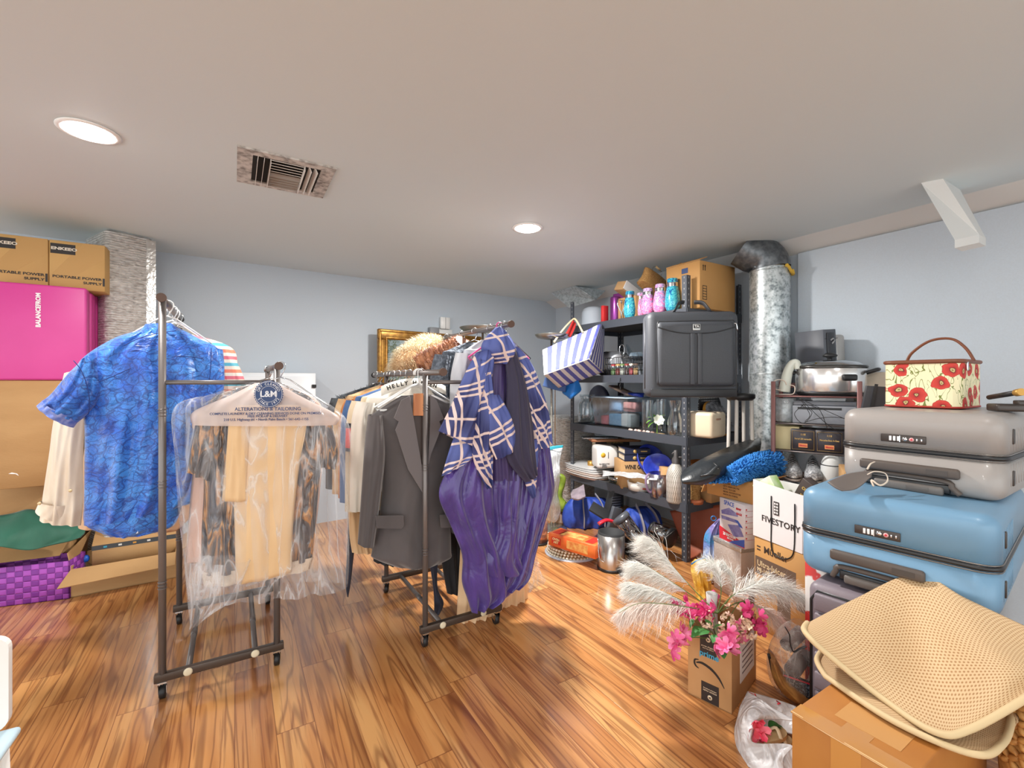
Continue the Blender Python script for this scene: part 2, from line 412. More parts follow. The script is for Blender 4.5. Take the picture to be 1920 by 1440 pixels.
# ceiling air register
vc = [onz(445, 270, CEIL), onz(630.6, 315, CEIL), onz(605, 370, CEIL), onz(443.75, 336.25, CEIL)]
c0 = sum(vc, Vector()) / 4; vw = ((vc[1] - vc[0]).length + (vc[2] - vc[3]).length) / 2; vh = ((vc[3] - vc[0]).length + (vc[2] - vc[1]).length) / 2
rt = thing('air_vent', 'white dusty ceiling air register with bent blades beside the left lamp', 'vent', (c0.x, c0.y, CEIL), RZ)
M_vent = mat('vent_metal', (205, 200, 194), .5, col2=(120, 112, 104), nscale=38, lo=.42, hi=.7, detail=8); M_vin = mat('vent_dark', (34, 32, 31), .9)
hw, hh, fr = vw / 2, vh / 2, .055
mb = MB()
for c, d in (((0, hh - fr * .4, -.004), (vw, fr * .8, .008)), ((0, -hh + fr * .4, -.004), (vw, fr * .8, .008)), ((-hw + fr / 2, 0, -.004), (fr, vh - fr * 1.6, .008)), ((hw - fr / 2, 0, -.004), (fr, vh - fr * 1.6, .008))): mb.box(c, d)
mb.obj('frame', M_vent, rt)
mb = MB(); mb.box((0, 0, -.001), (vw - fr * 1.5, vh - fr * 1.2, .002)); mb.obj('throat', M_vin, rt)
iw = hw - fr; ih = hh - fr * .8
for k in range(5):
    y = -ih + (k + .5) * ih / 5; mb = MB(); mb.box((0, y, -.006), (iw * .95, ih / 5 * .95, .0015), R=Matrix.Rotation(.35, 3, 'X')); mb.obj('louver', mat('vent_clean', (226, 222, 216), .5), rt)
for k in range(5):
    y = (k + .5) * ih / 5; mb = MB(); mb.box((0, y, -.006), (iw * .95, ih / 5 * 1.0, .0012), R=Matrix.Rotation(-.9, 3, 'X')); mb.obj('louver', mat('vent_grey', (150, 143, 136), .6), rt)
for x, tl in ((-iw * .86, .12), (-iw * .68, .12), (-iw * .5, 0), (iw * .5, 0), (iw * .66, -.35), (iw * .84, -.45)):
    mb = MB(); mb.box((x, 0, -.012), (.0025 if abs(x) < iw * .55 else .002, ih * 2, .03), R=Matrix.Rotation(tl, 3, 'Y')); mb.obj('blade', mat('vent_clean', (226, 222, 216), .5), rt)
# ================================================================ the two rolling clothes racks
M_tube = mat('rack_tube', (118, 112, 110), .36, .45); M_tube_d = mat('rack_dark', (78, 66, 58), .4, .35); M_cap = mat('rack_cap', (92, 68, 56), .55)
M_wheel = mat('wheel_rubber', (26, 26, 27), .5); M_disc = mat('round_sticker', (226, 214, 186), .5)
def rack(name, label, fl, z_l, z_r, rail_l, rail_r, L=.615, Wd=.37):
    """fl = front-left caster on the floor; local x = V (across), local y = U (away)"""
    r = thing(name, label, 'clothes rack', (fl[0], fl[1], 0), RZ, 'rolling double-rail clothes racks')
    zb = .085
    for k, y in enumerate((0, L)):
        mb = MB(); mb.box((Wd / 2, y, zb), (Wd + .05, .025, .03), bev=.003); mb.obj('base_bar', M_tube_d, r)
        for x in (0.0, Wd):
            z = (z_l if x == 0 else z_r); mb = MB()
            mb.tube([(x, y, zb), (x, y, z)], .0125, 12)
            for zz in (.42, .80, 1.07):
                for dz in (0, .012, .024): mb.tube(ring_pts((x, y, zz + dz), .0132, 14, plane='xy'), .0018, 5, closed=True)
            mb.obj('post', M_tube_d if z < .4 else M_tube, r)
            # caster: fork, wheel, plate
            c = MB(); c.box((x, y, .068), (.03, .03, .006)); c.tube([(x, y, .07), (x, y, .055)], .006, 8)
            for sx in (-.013, .013): c.box((x + sx, y + .006, .042), (.002, .026, .032), R=Matrix.Rotation(.2, 3, 'X'))
            fk = c.obj('caster', M_chrome, r)
            w = MB(); R90 = Matrix.Rotation(PI / 2, 3, 'Y'); w.lathe([(0, -.011), (.02, -.011), (.0245, -.008), (.0245, .008), (.02, .011), (0, .011)], (x, y + .012, .0248), 20, R=R90); w.obj('wheel', M_wheel, fk)
        mb = MB(); mb.tube([(0, y, 1.2 - .004), (Wd, y, 1.2 - .004)], .0095, 10); mb.obj('cross_bar', M_tube, r)
    for x in (.08, Wd - .08):
        mb = MB(); mb.tube([(x, 0, zb), (x, L, zb)], .011, 10); mb.tube([(x, L * .45, zb), (x, L * .55, zb)], .0125, 10); mb.obj('base_rail', M_tube, r)
        mb = MB(); mb.lathe([(0, 0), (.015, 0), (.015, .003), (.009, .0045), (0, .004)], (x, -.0125, zb), 20, R=Matrix.Rotation(PI / 2, 3, 'X')); mb.obj('rail_cap', M_disc, r, 'round pale end cap')
    for x, z, (y0, y1) in ((0.0, z_l, rail_l), (Wd, z_r, rail_r)):
        mb = MB(); mb.tube([(x, y0, z), (x, y1, z)], .0125, 12); o = mb.obj('hanging_rail', M_tube, r)
        for y, s in ((y0, -1), (y1, 1)):
            mb = MB(); mb.tube([(x, y, z), (x, y + s * .012, z)], .0165, 14); mb.obj('end_cap', M_cap if s < 0 else M_black, r)
    return r
R1 = (-1.319, 1.716); R2 = (-.391, 2.05)
rack1 = rack('clothes_rack', 'dark metal rolling clothes rack on the left, carrying the bright blue shirt', R1, 1.512, 1.262, (-.02, .66), (-.10, .66), Wd=.385)
rack2 = rack('clothes_rack', 'dark metal rolling clothes rack in the middle, carrying the grey blazer and plaid poncho', R2, 1.238, 1.468, (-.20, .88), (-.13, .84))
def hanger(mb, top, dirx, w=.42, drop=.055, hook=.045, rr=.0035, n=1):
    """wire hanger: top = rail centre point in local frame; lies along local x"""
    x, y, z = top; R_ = .019
    pts = [(x + R_ * math.cos(t), y, z + R_ * math.sin(t)) for t in [PI * 1.15 - k * PI * 1.25 / 8 for k in range(9)]]
    pts += [(x + .012, y, z - .02), (x, y, z - hook)]
    mb.tube(pts, rr * .7, 6)
    p = [(x, y, z - hook), (x - w * .1, y, z - hook - .012), (x - w / 2, y, z - hook - drop - .05), (x - w / 2 + .01, y, z - hook - drop - .062), (x + w / 2 - .01, y, z - hook - drop - .062), (x + w / 2, y, z - hook - drop - .05), (x + w * .1, y, z - hook - .012), (x, y, z - hook)]
    mb.tube(p, rr, 6); return mb
# ================================================================ garments
def rackpt(fl, t, x): p = Vector(fl) + U * t + V * x; return (p.x, p.y)
def garment(name, label, cat, fl, t, x, z, group=None, rz=None):
    """a hanging garment; origin on the rail, local x = V, local -y towards the camera"""
    p = rackpt(fl, t, x); return thing(name, label, cat, (p[0], p[1], z), RZ if rz is None else rz, group)
def rows(r, px, th, yo=0.0, ths=None):
    """px = [(xl,yl,xr,yr[,thick])...] in photo pixels traced on the garment's own hanging plane"""
    return [(L_(r, q[0], q[1], yo), L_(r, q[2], q[3], yo), q[4] if len(q) > 4 else th) for q in px]
def panel(r, name, m, px, th, yo=0.0, folds=(.008, 4, 1), cap=(False, False), nu=36, grow=.6, label=None, nv=7, exp=.6, back=True, skew=.4):
    mb = MB(); mb.loft(rows(r, px, th, yo), folds, nv, nu, cap, grow, exp, back, skew); return mb.obj(name, m, r, label)
def cloth(name, col, col2=None, rough=.8, bump=.35, scale=14, sheen=.2, weave=True, stretch=(1, 1, .6)):
    if name in _m: return _m[name]
    a = N(name); a.set(Roughness=rough); a.p.inputs['Sheen Weight'].default_value = sheen
    tc = a.n('ShaderNodeTexCoord'); mp = a.n('ShaderNodeMapping', {0: tc.outputs['Object']}); mp.inputs['Scale'].default_value = stretch
    n1 = a.n('ShaderNodeTexNoise', {'Vector': mp.outputs[0], 'Scale': scale, 'Detail': 5.0, 'Distortion': .7})
    if col2: a.l(a.ramp(n1.outputs[0], [(.35, rgb(col)), (.68, rgb(col2))]), a.p.inputs['Base Color'])
    else: a.p.inputs['Base Color'].default_value = rgb(col)
    a.bump(n1.outputs[0], bump, .02); _m[name] = a.m; return a.m
def uvxy(a):
    uv = a.n('ShaderNodeUVMap'); sp = a.n('ShaderNodeSeparateXYZ', {0: uv.outputs[0]}); return uv.outputs[0], sp.outputs[0], sp.outputs[1]
def blue_damask(name):
    a = N(name); a.set(Roughness=.38); a.p.inputs['Sheen Weight'].default_value = .3
    uv, u, v = uvxy(a)
    d = a.n('ShaderNodeTexNoise', {'Vector': uv, 'Scale': 16.0, 'Detail': 2.0})
    dd = a.n('ShaderNodeVectorMath', {0: d.outputs['Color'], 'Scale': .07}, operation='SCALE').outputs[0]
    vec = a.n('ShaderNodeVectorMath', {0: uv, 1: dd}, operation='ADD').outputs[0]
    vo = a.n('ShaderNodeTexVoronoi', {'Vector': vec, 'Scale': 26.0}, feature='DISTANCE_TO_EDGE')
    ln = a.ramp(vo.outputs[0], [(0.0, G1), (.035, (.7, .7, .7, 1)), (.075, G0)])
    n2 = a.n('ShaderNodeTexNoise', {'Vector': vec, 'Scale': 34.0, 'Detail': 3.0, 'Distortion': 2.0})
    sw = a.math('LESS_THAN', a.math('ABSOLUTE', a.math('SUBTRACT', n2.outputs[0], .5)), .022)
    n3 = a.n('ShaderNodeTexNoise', {'Vector': uv, 'Scale': 9.0, 'Detail': 2.0})
    base = a.ramp(n3.outputs[0], [(.35, rgb((30, 92, 200))), (.65, rgb((62, 140, 226)))])
    base = a.mix(a.math('MAXIMUM', a.math('MULTIPLY', ln, .8), a.math('MULTIPLY', sw, .6)), base, rgb((18, 44, 130)))
    a.l(base, a.p.inputs['Base Color'])
    cr = a.n('ShaderNodeTexNoise', {'Vector': uv, 'Scale': 11.0, 'Detail': 5.0, 'Distortion': 1.0}); a.bump(cr.outputs[0], .7, .03)
    return a.m
M_blue = pattern('blue_damask', blue_damask); M_cuff = mat('blue_cuff', (92, 116, 196), .5, col2=(150, 160, 214), nscale=60)
M_creamsh = cloth('cream_shirt', (226, 208, 186), (238, 226, 208), bump=.3, scale=6); M_peach = cloth('peach_cloth', (228, 186, 148), None, scale=5)
# ---- bright blue patterned shirt (seen from behind), left rail of the left rack
g = garment('blue_shirt', 'bright blue patterned short-sleeved shirt with dark swirls, hanging front-most on the left rack', 'shirt', R1, .17, 0, 1.512)
panel(g, 'body', M_blue, [(268, 618, 330, 612, .05), (210, 636, 372, 634, .10), (146, 682, 410, 655, .13), (150, 740, 421, 700, .15), (158, 800, 416, 760, .16), (158, 870, 405, 830, .17), (157, 950, 390, 905, .16), (157, 985, 366, 940, .15)], .14, folds=(.012, 4, 2), nu=60)
panel(g, 'shirt_tail', M_blue, [(157, 950, 345, 935, .15), (160, 985, 326, 985, .14), (200, 1001, 275, 1000, .12)], .12, yo=.01, folds=(.006, 3, 5))
panel(g, 'collar', M_blue, [(272, 608, 322, 606, .045), (262, 622, 335, 618, .06), (258, 632, 342, 628, .07)], .05, yo=-.012, folds=(.001, 2, 1))
panel(g, 'sleeve', M_blue, [(150, 680, 182, 660, .09), (126, 702, 190, 735, .12), (96, 738, 168, 772, .13), (78, 752, 146, 792, .12)], .1, yo=-.03, folds=(.006, 3, 4), nu=30)
panel(g, 'cuff', M_cuff, [(80, 751, 150, 786, .125), (69, 760, 138, 802, .125)], .12, yo=-.032, folds=(.003, 3, 4), label='paler blue printed cuff')
panel(g, 'sleeve', M_blue, [(398, 652, 418, 656, .08), (396, 690, 421, 690, .10), (394, 730, 418, 740, .10)], .1, yo=.03, folds=(.004, 3, 7), nu=20)
M_seam = mat('dark_blue_thread', (22, 50, 120), .7)
def seamline(r, pts, yo, rr=.0016, m=None, name='seam'):
    mb = MB(); mb.tube(smooth_path([L_(r, x, y, yo) for x, y in pts], 4), rr, 5); return mb.obj(name, m or M_seam, r)
seamline(g, [(186, 716), (215, 704), (246, 690)], -.088); seamline(g, [(326, 668), (350, 668), (380, 672)], -.090); seamline(g, [(138, 676), (152, 694), (163, 722), (168, 752), (166, 776)], -.088); seamline(g, [(396, 652), (395, 690), (392, 716)], -.070); seamline(g, [(232, 648), (262, 634), (300, 624), (330, 620)], -.060)
mb = MB(); mb.box(L_(g, 257, 1003 - 8, -.06), (.006, .003, .02)); 
mb.obj('care_label', M_paper, g, 'small white care label')
mb = MB(); hanger(mb, (0, 0, 0), 1, .30); mb.obj('hanger', M_white, g)
# ---- a striped summer shirt and the white hanger peeking out right behind it
def stripes_mat(name, cols, scale, axis='z', rough=.7, sharp=True):
    a = N(name); a.set(Roughness=rough); tc = a.n('ShaderNodeTexCoord'); sp = a.n('ShaderNodeSeparateXYZ', {0: tc.outputs['Object']})
    f = a.math('FRACT', a.math('MULTIPLY', sp.outputs['xyz'.index(axis)], scale)); n = len(cols)
    a.l(a.ramp(f, [(i / n, rgb(c)) for i, c in enumerate(cols)], 'CONSTANT' if sharp else 'LINEAR'), a.p.inputs['Base Color']); return a.m
M_candy = stripes_mat('candy_stripes', [(238, 140, 110), (240, 220, 200), (96, 178, 196), (240, 226, 206), (226, 116, 130), (244, 232, 215)], 11)
g = garment('striped_shirt', 'coral, cream and turquoise striped shirt showing behind the blue shirt’s right shoulder', 'shirt', R1, .33, 0, 1.512)
panel(g, 'body', M_candy, [(246, 626, 320, 618, .05), (200, 650, 428, 648, .08), (186, 700, 446, 690, .10), (190, 790, 448, 780, .11), (190, 900, 440, 900, .11)], .1, folds=(.006, 4, 3))
panel(g, 'sleeve', M_candy, [(410, 655, 430, 655, .06), (420, 700, 450, 690, .07), (424, 735, 462, 722, .07)], .07, yo=-.01, folds=(.003, 2, 3), nu=16)
mb = MB(); hanger(mb, (0, 0, 0), 1, .32); mb.obj('hanger', M_white, g)
# ---- long cream shirt: its sleeves hang left of the blue shirt
g = garment('cream_shirt', 'long-sleeved cream shirt with buttoned cuffs hanging left behind the blue shirt', 'shirt', R1, .42, 0, 1.512)
panel(g, 'body', M_creamsh, [(280, 640, 330, 636, .05), (180, 680, 390, 668, .10), (170, 800, 400, 780, .13), (168, 960, 390, 940, .13)], .1, folds=(.01, 4, 6))
panel(g, 'sleeve', M_creamsh, [(120, 700, 176, 690, .08), (100, 790, 160, 800, .09), (92, 850, 156, 860, .09), (80, 930, 156, 940, .09), (74, 975, 152, 985, .08)], .09, yo=-.05, folds=(.008, 2.5, 2), nu=30)
panel(g, 'cuff', M_creamsh, [(74, 940, 134, 946, .095), (66, 958, 124, 980, .09)], .09, yo=-.06, folds=(.002, 2, 2), nu=24)
for q in ((74, 944), (132, 920)):
    mb = MB(); mb.lathe([(0, 0), (.006, 0), (.006, .002), (0, .003)], L_(g, q[0], q[1], -.11), 14, R=Matrix.Rotation(PI / 2, 3, 'X')); mb.obj('button', mat('shirt_button', (222, 196, 150), .3), g)
mb = MB(); hanger(mb, (0, 0, 0), 1, .30); mb.obj('hanger', M_white, g)
g = garment('peach_blouse', 'peach coloured blouse whose hem shows below the blue shirt', 'blouse', R1, .55, 0, 1.512)
panel(g, 'body', M_peach, [(290, 650, 330, 648, .05), (200, 690, 400, 682, .1), (165, 800, 410, 790, .12), (150, 920, 400, 910, .12), (146, 984, 330, 996, .12), (150, 990, 330, 958, .11)], .1, folds=(.01, 5, 9))
mb = MB(); hanger(mb, (0, 0, 0), 1, .32); mb.obj('hanger', M_chrome, g)
# ================================================================ dry-cleaning bag with clothes, right rail of the left rack
M_khaki = cloth('khaki_trousers', (214, 178, 132), (226, 194, 152), bump=.25, scale=5)
def sheer(name):
    a = N(name); a.set(Roughness=.22, Metallic=.25); tc = a.n('ShaderNodeTexCoord'); mp = a.n('ShaderNodeMapping', {0: tc.outputs['Object']}); mp.inputs['Scale'].default_value = (1, 1, .28)
    n = a.n('ShaderNodeTexNoise', {'Vector': mp.outputs[0], 'Scale': 14.0, 'Detail': 3.0, 'Distortion': 1.6})
    a.l(a.ramp(n.outputs[0], [(.34, rgb((64, 66, 76))), (.5, rgb((108, 100, 98))), (.56, rgb((196, 142, 88))), (.64, rgb((92, 84, 82)))]), a.p.inputs['Base Color']); a.bump(n.outputs[0], .9, .04); return a.m  # golden streaks in the colour stand for reflections on the satin
M_sheer = pattern('dark_satin', sheer); M_lace = mat('cream_lace', (226, 208, 186), .8, bump=.8, nscale=160, bdist=.004)
X1 = .385
bag_rz = RZ - .42
g = garment('trousers', 'folded khaki trousers over the hanger inside the dry-cleaner’s plastic bag', 'trousers', R1, -.07, X1, 1.262, rz=bag_rz)
panel(g, 'leg', M_khaki, [(444, 760, 560, 760, .03), (441, 800, 575, 790, .04), (437, 900, 562, 870, .05), (440, 1000, 550, 980, .05), (442, 1095, 548, 1072, .05)], .05, yo=-.062, folds=(.0035, 2.2, 2), cap=(True, True), grow=.9)
panel(g, 'leg', M_khaki, [(430, 770, 470, 760, .025), (424, 850, 466, 850, .03), (416, 938, 462, 940, .03)], .04, yo=-.08, folds=(.003, 2, 5), cap=(True, True), nu=20)
panel(g, 'waistband', M_khaki, [(432, 764, 584, 764, .03), (434, 786, 582, 784, .035)], .04, yo=-.055, folds=(.002, 3, 2), nu=24)
g = garment('satin_top', 'shiny dark grey satin top with a pale lace hem inside the plastic bag', 'blouse', R1, -.045, X1, 1.262, rz=bag_rz)
panel(g, 'body', M_sheer, [(470, 722, 520, 722, .03), (400, 745, 585, 748, .07), (376, 800, 606, 812, .09), (382, 900, 596, 930, .09), (378, 1000, 590, 1000, .09), (377, 1078, 585, 1050, .08)], .08, yo=-.01, folds=(.012, 6, 4), nu=60)
panel(g, 'sleeve', M_sheer, [(372, 770, 420, 765, .06), (358, 838, 412, 850, .07), (352, 880, 402, 902, .06)], .06, yo=-.01, folds=(.01, 3, 3), nu=24)
panel(g, 'sleeve', M_sheer, [(574, 770, 610, 765, .06), (586, 830, 632, 836, .06), (592, 872, 630, 880, .05)], .06, yo=0, folds=(.01, 3, 8), nu=24)
panel(g, 'lace_hem', M_lace, [(376, 1072, 588, 1044, .085), (382, 1098, 580, 1068, .09)], .08, yo=-.01, folds=(.01, 6, 4), nu=40, label='pale cream lace hem')
M_bagcloth = cloth('pink_undershirt', (216, 178, 160), None, scale=6)
g = garment('pink_blouse', 'dusty pink top with wide sleeves behind the satin one inside the plastic bag', 'blouse', R1, -.03, X1, 1.262, rz=bag_rz)
panel(g, 'body', M_bagcloth, [(470, 726, 530, 726, .03), (390, 760, 600, 756, .06), (366, 840, 606, 836, .06), (352, 1000, 596, 960, .06), (350, 1056, 585, 1020, .05)], .06, yo=.01, folds=(.01, 4, 6))
panel(g, 'cap_sleeve', M_bagcloth, [(352, 790, 380, 790, .05), (345, 860, 372, 870, .06)], .06, yo=0.03, folds=(.004, 2, 3), nu=16)
M_film = film('dry_cleaner_film', base=.05, crease=.34, scale=7, stretch=(1, 1, .22))
g = garment('garment_bag', 'clear plastic dry-cleaner’s bag printed with a round navy badge, hanging from the left rack', 'garment bag', R1, -.09, X1, 1.262, rz=bag_rz)
bp = panel(g, 'plastic_film', M_film, [(470, 716, 520, 716, .02), (400, 738, 590, 742, .10), (328, 764, 652, 790, .17), (330, 860, 655, 870, .19), (336, 960, 655, 960, .19), (346, 1060, 655, 1050, .18), (352, 1120, 652, 1100, .17)], .2, yo=.02, folds=(.014, 5, 3), nu=70, exp=.4)
panel(g, 'film_corner', M_film, [(345, 1050, 470, 1050, .10), (350, 1110, 440, 1120, .07), (355, 1160, 400, 1150, .04), (356, 1180, 372, 1172, .01)], .1, yo=-.08, folds=(.012, 3, 5), nu=30)
M_hood = film('hanger_paper', (222, 206, 200), base=.52, crease=.2, scale=3, rough=.4)
panel(g, 'hanger_cover', M_hood, [(478, 718, 518, 718, .03), (430, 742, 566, 744, .08), (362, 772, 632, 778, .10), (360, 797, 630, 797, .10)], .1, yo=-.055, folds=(.003, 3, 3), nu=40, label='translucent white paper hanger cover')
M_navy = mat('navy_print', (38, 62, 108), .5)
fr_ = (Vector((1, 0, 0)), Vector((0, 0, 1)), Vector((0, -1, 0))); yb = -.112
o = L_(g, 504, 739, yb); k = (L_(g, 531, 739, yb) - o).length
mb = MB(); prof = []
for i in range(72): t = 2 * PI * i / 72; q = k * (1.0 + .035 * (1 if i % 2 else -1)); prof.append((o.x + q * math.cos(t), o.z + q * math.sin(t)))
mb.prism(prof, yb, yb - .001); bdg = mb.obj('badge', M_navy, g, 'round navy printed badge')
M_pw = mat('print_white', (222, 224, 230), .5)
mb = MB(); mb.tube(ring_pts((o.x, yb - .0015, o.z), k * .93, 48), .0008, 4, closed=True); mb.tube(ring_pts((o.x, yb - .0015, o.z), k * .58, 48), .0007, 4, closed=True); mb.obj('ring', M_pw, bdg)
lettering(bdg, 'L&M', (o.x, yb - .0012, o.z), k * .62, M_pw, offset=.0006)
for txt, rad, top in (('DRY CLEANED', .75, True), ('SINCE 1972', .75, False)):
    for i, ch in enumerate(txt):
        if ch == ' ': continue
        st = .235; t = PI / 2 - (i - (len(txt) - 1) / 2) * st if top else -PI / 2 + (i - (len(txt) - 1) / 2) * st
        lettering(bdg, ch, (o.x + rad * k * math.cos(t), yb - .0012, o.z + rad * k * math.sin(t)), k * .27, M_pw, rot=(t - PI / 2) if top else (t + PI / 2))
for txt, x, y, s in (('ALTERATIONS & TAILORING', 503, 767, .0185), ('COMPLETE LAUNDRY & DRY CLEANING SERVICES DONE ON PREMISES', 499, 775.5, .0125), ('FREE PICK-UP & DELIVERY', 502, 780.5, .0125), ('210 U.S. Highway #1 • North Palm Beach • 561-642-1155', 500, 786.5, .0130)):
    lettering(g, txt, L_(g, x, y, yb), s, M_navy, sx=1.0, offset=.0002)
mb = MB(); hanger(mb, (0, .02, 0), 1, .38, drop=.07, hook=.045, rr=.003); mb.obj('hanger', M_chrome, g)
# a few tied wires / tags at the rail front and rear hangers
# ================================================================ middle rack: blazer, poncho, furs
def furry(mb, n, ln, sampler, r=.0012, droop=.3, jit=.5):
    for _ in range(n):
        p, nn = sampler(); d = (nn + Vector((rnd.uniform(-1, 1), rnd.uniform(-1, 1), rnd.uniform(-1, 1))) * jit).normalized(); l = ln * rnd.uniform(.5, 1.2)
        s = d.cross(Vector((rnd.uniform(-1, 1), rnd.uniform(-1, 1), rnd.uniform(-1, 1)))).normalized() * r
        m = p + d * l * .55; e = p + d * l + Vector((0, 0, -droop * l))
        a, b, c, d2, e2 = (mb.bm.verts.new(q) for q in (p - s, p + s, m + s * .7, m - s * .7, e))
        mb.face([a, b, c, d2]); mb.face([d2, c, e2])
def fur_roll(mb, path, rad, n, ln, jit=.5, ringy=0.0, r=.0012):
    P = smooth_path(path, 8); m = len(P); rs = []
    for i in range(m):
        k = i / (m - 1); q = rad * (.55 + .45 * math.sin(PI * min(max(k, .02), .98)) ** .5) * (1 + ringy * math.sin(i * 2.1)); rs.append(q)
    mb.tube(P, rs, 16)
    def sm():
        i = rnd.randrange(m - 1); t = (P[i + 1] - P[i]).normalized(); a = t.cross(Vector((0, 0, 1))).normalized(); b = a.cross(t); th = rnd.uniform(0, 2 * PI)
        nn = a * math.cos(th) + b * math.sin(th); return P[i].lerp(P[i + 1], rnd.random()) + nn * rs[i] * .97, nn
    furry(mb, n, ln, sm, jit=jit, r=r); return mb
M_blazer = cloth('grey_blazer_wool', (74, 69, 70), (88, 82, 83), rough=.75, bump=.15, scale=6, sheen=.5)
M_lapel = cloth('grey_lapel', (104, 98, 99), None, rough=.7, bump=.1, scale=6, sheen=.5); M_lining = mat('dark_lining', (62, 50, 46), .5)
g = garment('blazer', 'charcoal grey wool blazer hanging front-most on the left rail of the middle rack', 'blazer', R2, .10, 0, 1.238)
panel(g, 'body', M_blazer, [(752, 742, 815, 740, .05), (700, 775, 856, 765, .11), (690, 800, 862, 795, .14), (716, 880, 850, 880, .15), (712, 960, 845, 960, .15), (698, 1030, 846, 1030, .15), (699, 1046, 845, 1045, .15), (735, 1060, 820, 1056, .13)], .14, folds=(.004, 3, 2), nu=50)
panel(g, 'sleeve', M_blazer, [(690, 778, 716, 778, .09), (684, 830, 722, 850, .10), (678, 920, 714, 930, .10), (671, 1020, 701, 1024, .09)], .1, yo=-.03, folds=(.005, 2, 3), nu=30)
panel(g, 'sleeve', M_blazer, [(838, 775, 864, 780, .09), (838, 850, 872, 840, .10), (845, 930, 874, 930, .10), (848, 1000, 872, 996, .09)], .1, yo=-.0, folds=(.005, 2, 5), nu=30)
yb = -.088
def flap(r, name, m, pts, yo, t=.004, label=None):
    q = [L_(r, x, y, yo) for x, y in pts]; mb = MB(); mb.prism([(p.x, p.z) for p in q], yo, yo - t); bmesh.ops.bevel(mb.bm, geom=list(mb.bm.edges), offset=.0012, segments=1, affect='EDGES'); return mb.obj(name, m, r, label)
flap(g, 'lining', M_lining, [(776, 745), (806, 742), (806, 800), (797, 880), (790, 870), (776, 800)], yb + .006, .003, 'dark brown lining')
flap(g, 'lapel', M_lapel, [(752, 750), (768, 742), (776, 790), (796, 905), (793, 925), (765, 880), (741, 806), (748, 790), (738, 784)], yb, .005)
flap(g, 'lapel', M_lapel, [(806, 740), (818, 750), (832, 785), (822, 790), (828, 800), (808, 850), (801, 880), (806, 790)], yb, .005)
flap(g, 'pocket_flap', M_blazer, [(704, 967), (756, 966), (757, 985), (752, 991), (706, 990)], -.083, .005)
flap(g, 'pocket_flap', M_blazer, [(824, 965), (846, 965), (846, 989), (826, 989)], -.083, .005)
M_wood = mat('cedar_wood', (206, 140, 92), .5, col2=(170, 104, 64), nscale=14, stretch=(1, 1, .12))
o = garment('cedar_block', 'reddish cedar wood block hooked at the neck of the grey blazer', 'wooden block', R2, .075, 0, 1.238)
flap(o, 'block', M_wood, [(775, 738), (800, 737), (799, 779), (774, 779)], -.062, .018)
mb = MB(); mb.tube([(x, -.03, z) for x, z in [(.0, -.0), (.016, .014), (.0, .022), (-.018, .01), (-.018, -.02), (-.004, -.075)]], .0022, 6); mb.obj('hook', M_white, o)
for k, dx in enumerate((.0, .028)):
    mb = MB(); hanger(mb, (0, -dx * .7, 0), 1, .40 - k * .02, hook=.05, rr=.005)
    mb.obj('hanger', M_white, g)
# generic garments in row on the left rail
def coat(label, name, cat, t, x, z, m, w=.22, ln=.62, col_m=None, fl=R2, sl=.5, seed=1, th=.12, fuzz=None, hang=True, drop=.13):
    g = garment(name, label, cat, fl, t, x, z)
    mb = MB()
    def V3(a, b): return Vector((a, 0, b))
    mb.loft([(V3(-.05, -.06), V3(.05, -.06), .05), (V3(-w * .82, -.105), V3(w * .82, -.105), th * .7), (V3(-w, -.135), V3(w, -.135), th), (V3(-w * .95, -.3), V3(w * .95, -.3), th), (V3(-w * .98, -ln), V3(w * .98, -ln), th)], (.009, 3, seed), 6, 36)
    mb.obj('body', m, g)
    if sl:
        for s in (-1, 1):
            mb = MB(); a = s * w
            q = [(V3(a - .045, -drop), V3(a + .045, -drop - .01), .09), (V3(a - .05 + s * .02, -drop - .12), V3(a + .05 + s * .02, -drop - .12), .1), (V3(a - .045 + s * .03, -drop - sl), V3(a + .045 + s * .03, -drop - sl), .09)]
            mb.loft([(Vector((p.x, -.015, p.z)), Vector((q_.x, -.015, q_.z)), c) for p, q_, c in q], (.006, 2, seed + s), 6, 24); mb.obj('sleeve', m, g)
    if fuzz:
        mb = MB(); n_, l_ = fuzz
        def sm():
            u = rnd.uniform(-1, 1); k = abs(u); zz = -.06 - .075 * min(1, k * 1.2); s_ = rnd.uniform(0, 1)
            return Vector((u * w * 1.02, rnd.uniform(-th / 2, th / 2), zz - s_ * .25 * (1 if rnd.random() < .5 else .2))), Vector((u * .7, rnd.uniform(-1, 1), .7)).normalized()
        furry(mb, n_, l_, sm, r=.0016); mb.obj('fur', m, g)
    if hang: mb = MB(); hanger(mb, (0, 0, 0), 1, w * 1.9, hook=.045); mb.obj('hanger', M_chrome, g)
    return g
M_jwhite = cloth('white_jacket', (222, 214, 200), (232, 226, 216), scale=5); M_jcream = cloth('cream_jacket', (216, 200, 168), (228, 214, 186), scale=5)
M_denim = cloth('blue_denim', (52, 88, 138), (78, 116, 166), scale=12); M_orange = mat('orange_fur', (190, 120, 66), .8, col2=(214, 160, 106), nscale=20)
M_bfur = mat('beige_fur', (216, 190, 150), .8, col2=(188, 150, 108), nscale=16); M_kfur = mat('black_fur', (40, 44, 50), .7, col2=(84, 92, 98), nscale=24)
M_red = cloth('red_wool', (204, 44, 40), None, scale=8)
M_navyc = cloth('navy_cloth', (30, 34, 52), None, scale=8, rough=.7); M_blk = cloth('black_cloth', (26, 26, 30), None, scale=8, rough=.7)
g = coat('off-white jacket with a lettered collar band, second behind the grey blazer on the middle rack', 'white_jacket', 'jacket', .22, 0, 1.238, M_jwhite, .21, .55, seed=3)
mb = MB(); pts = [Vector((x, -.075, -.045 - 1.5 * x * x)) for x in [-.16 + k * .32 / 14 for k in range(15)]]
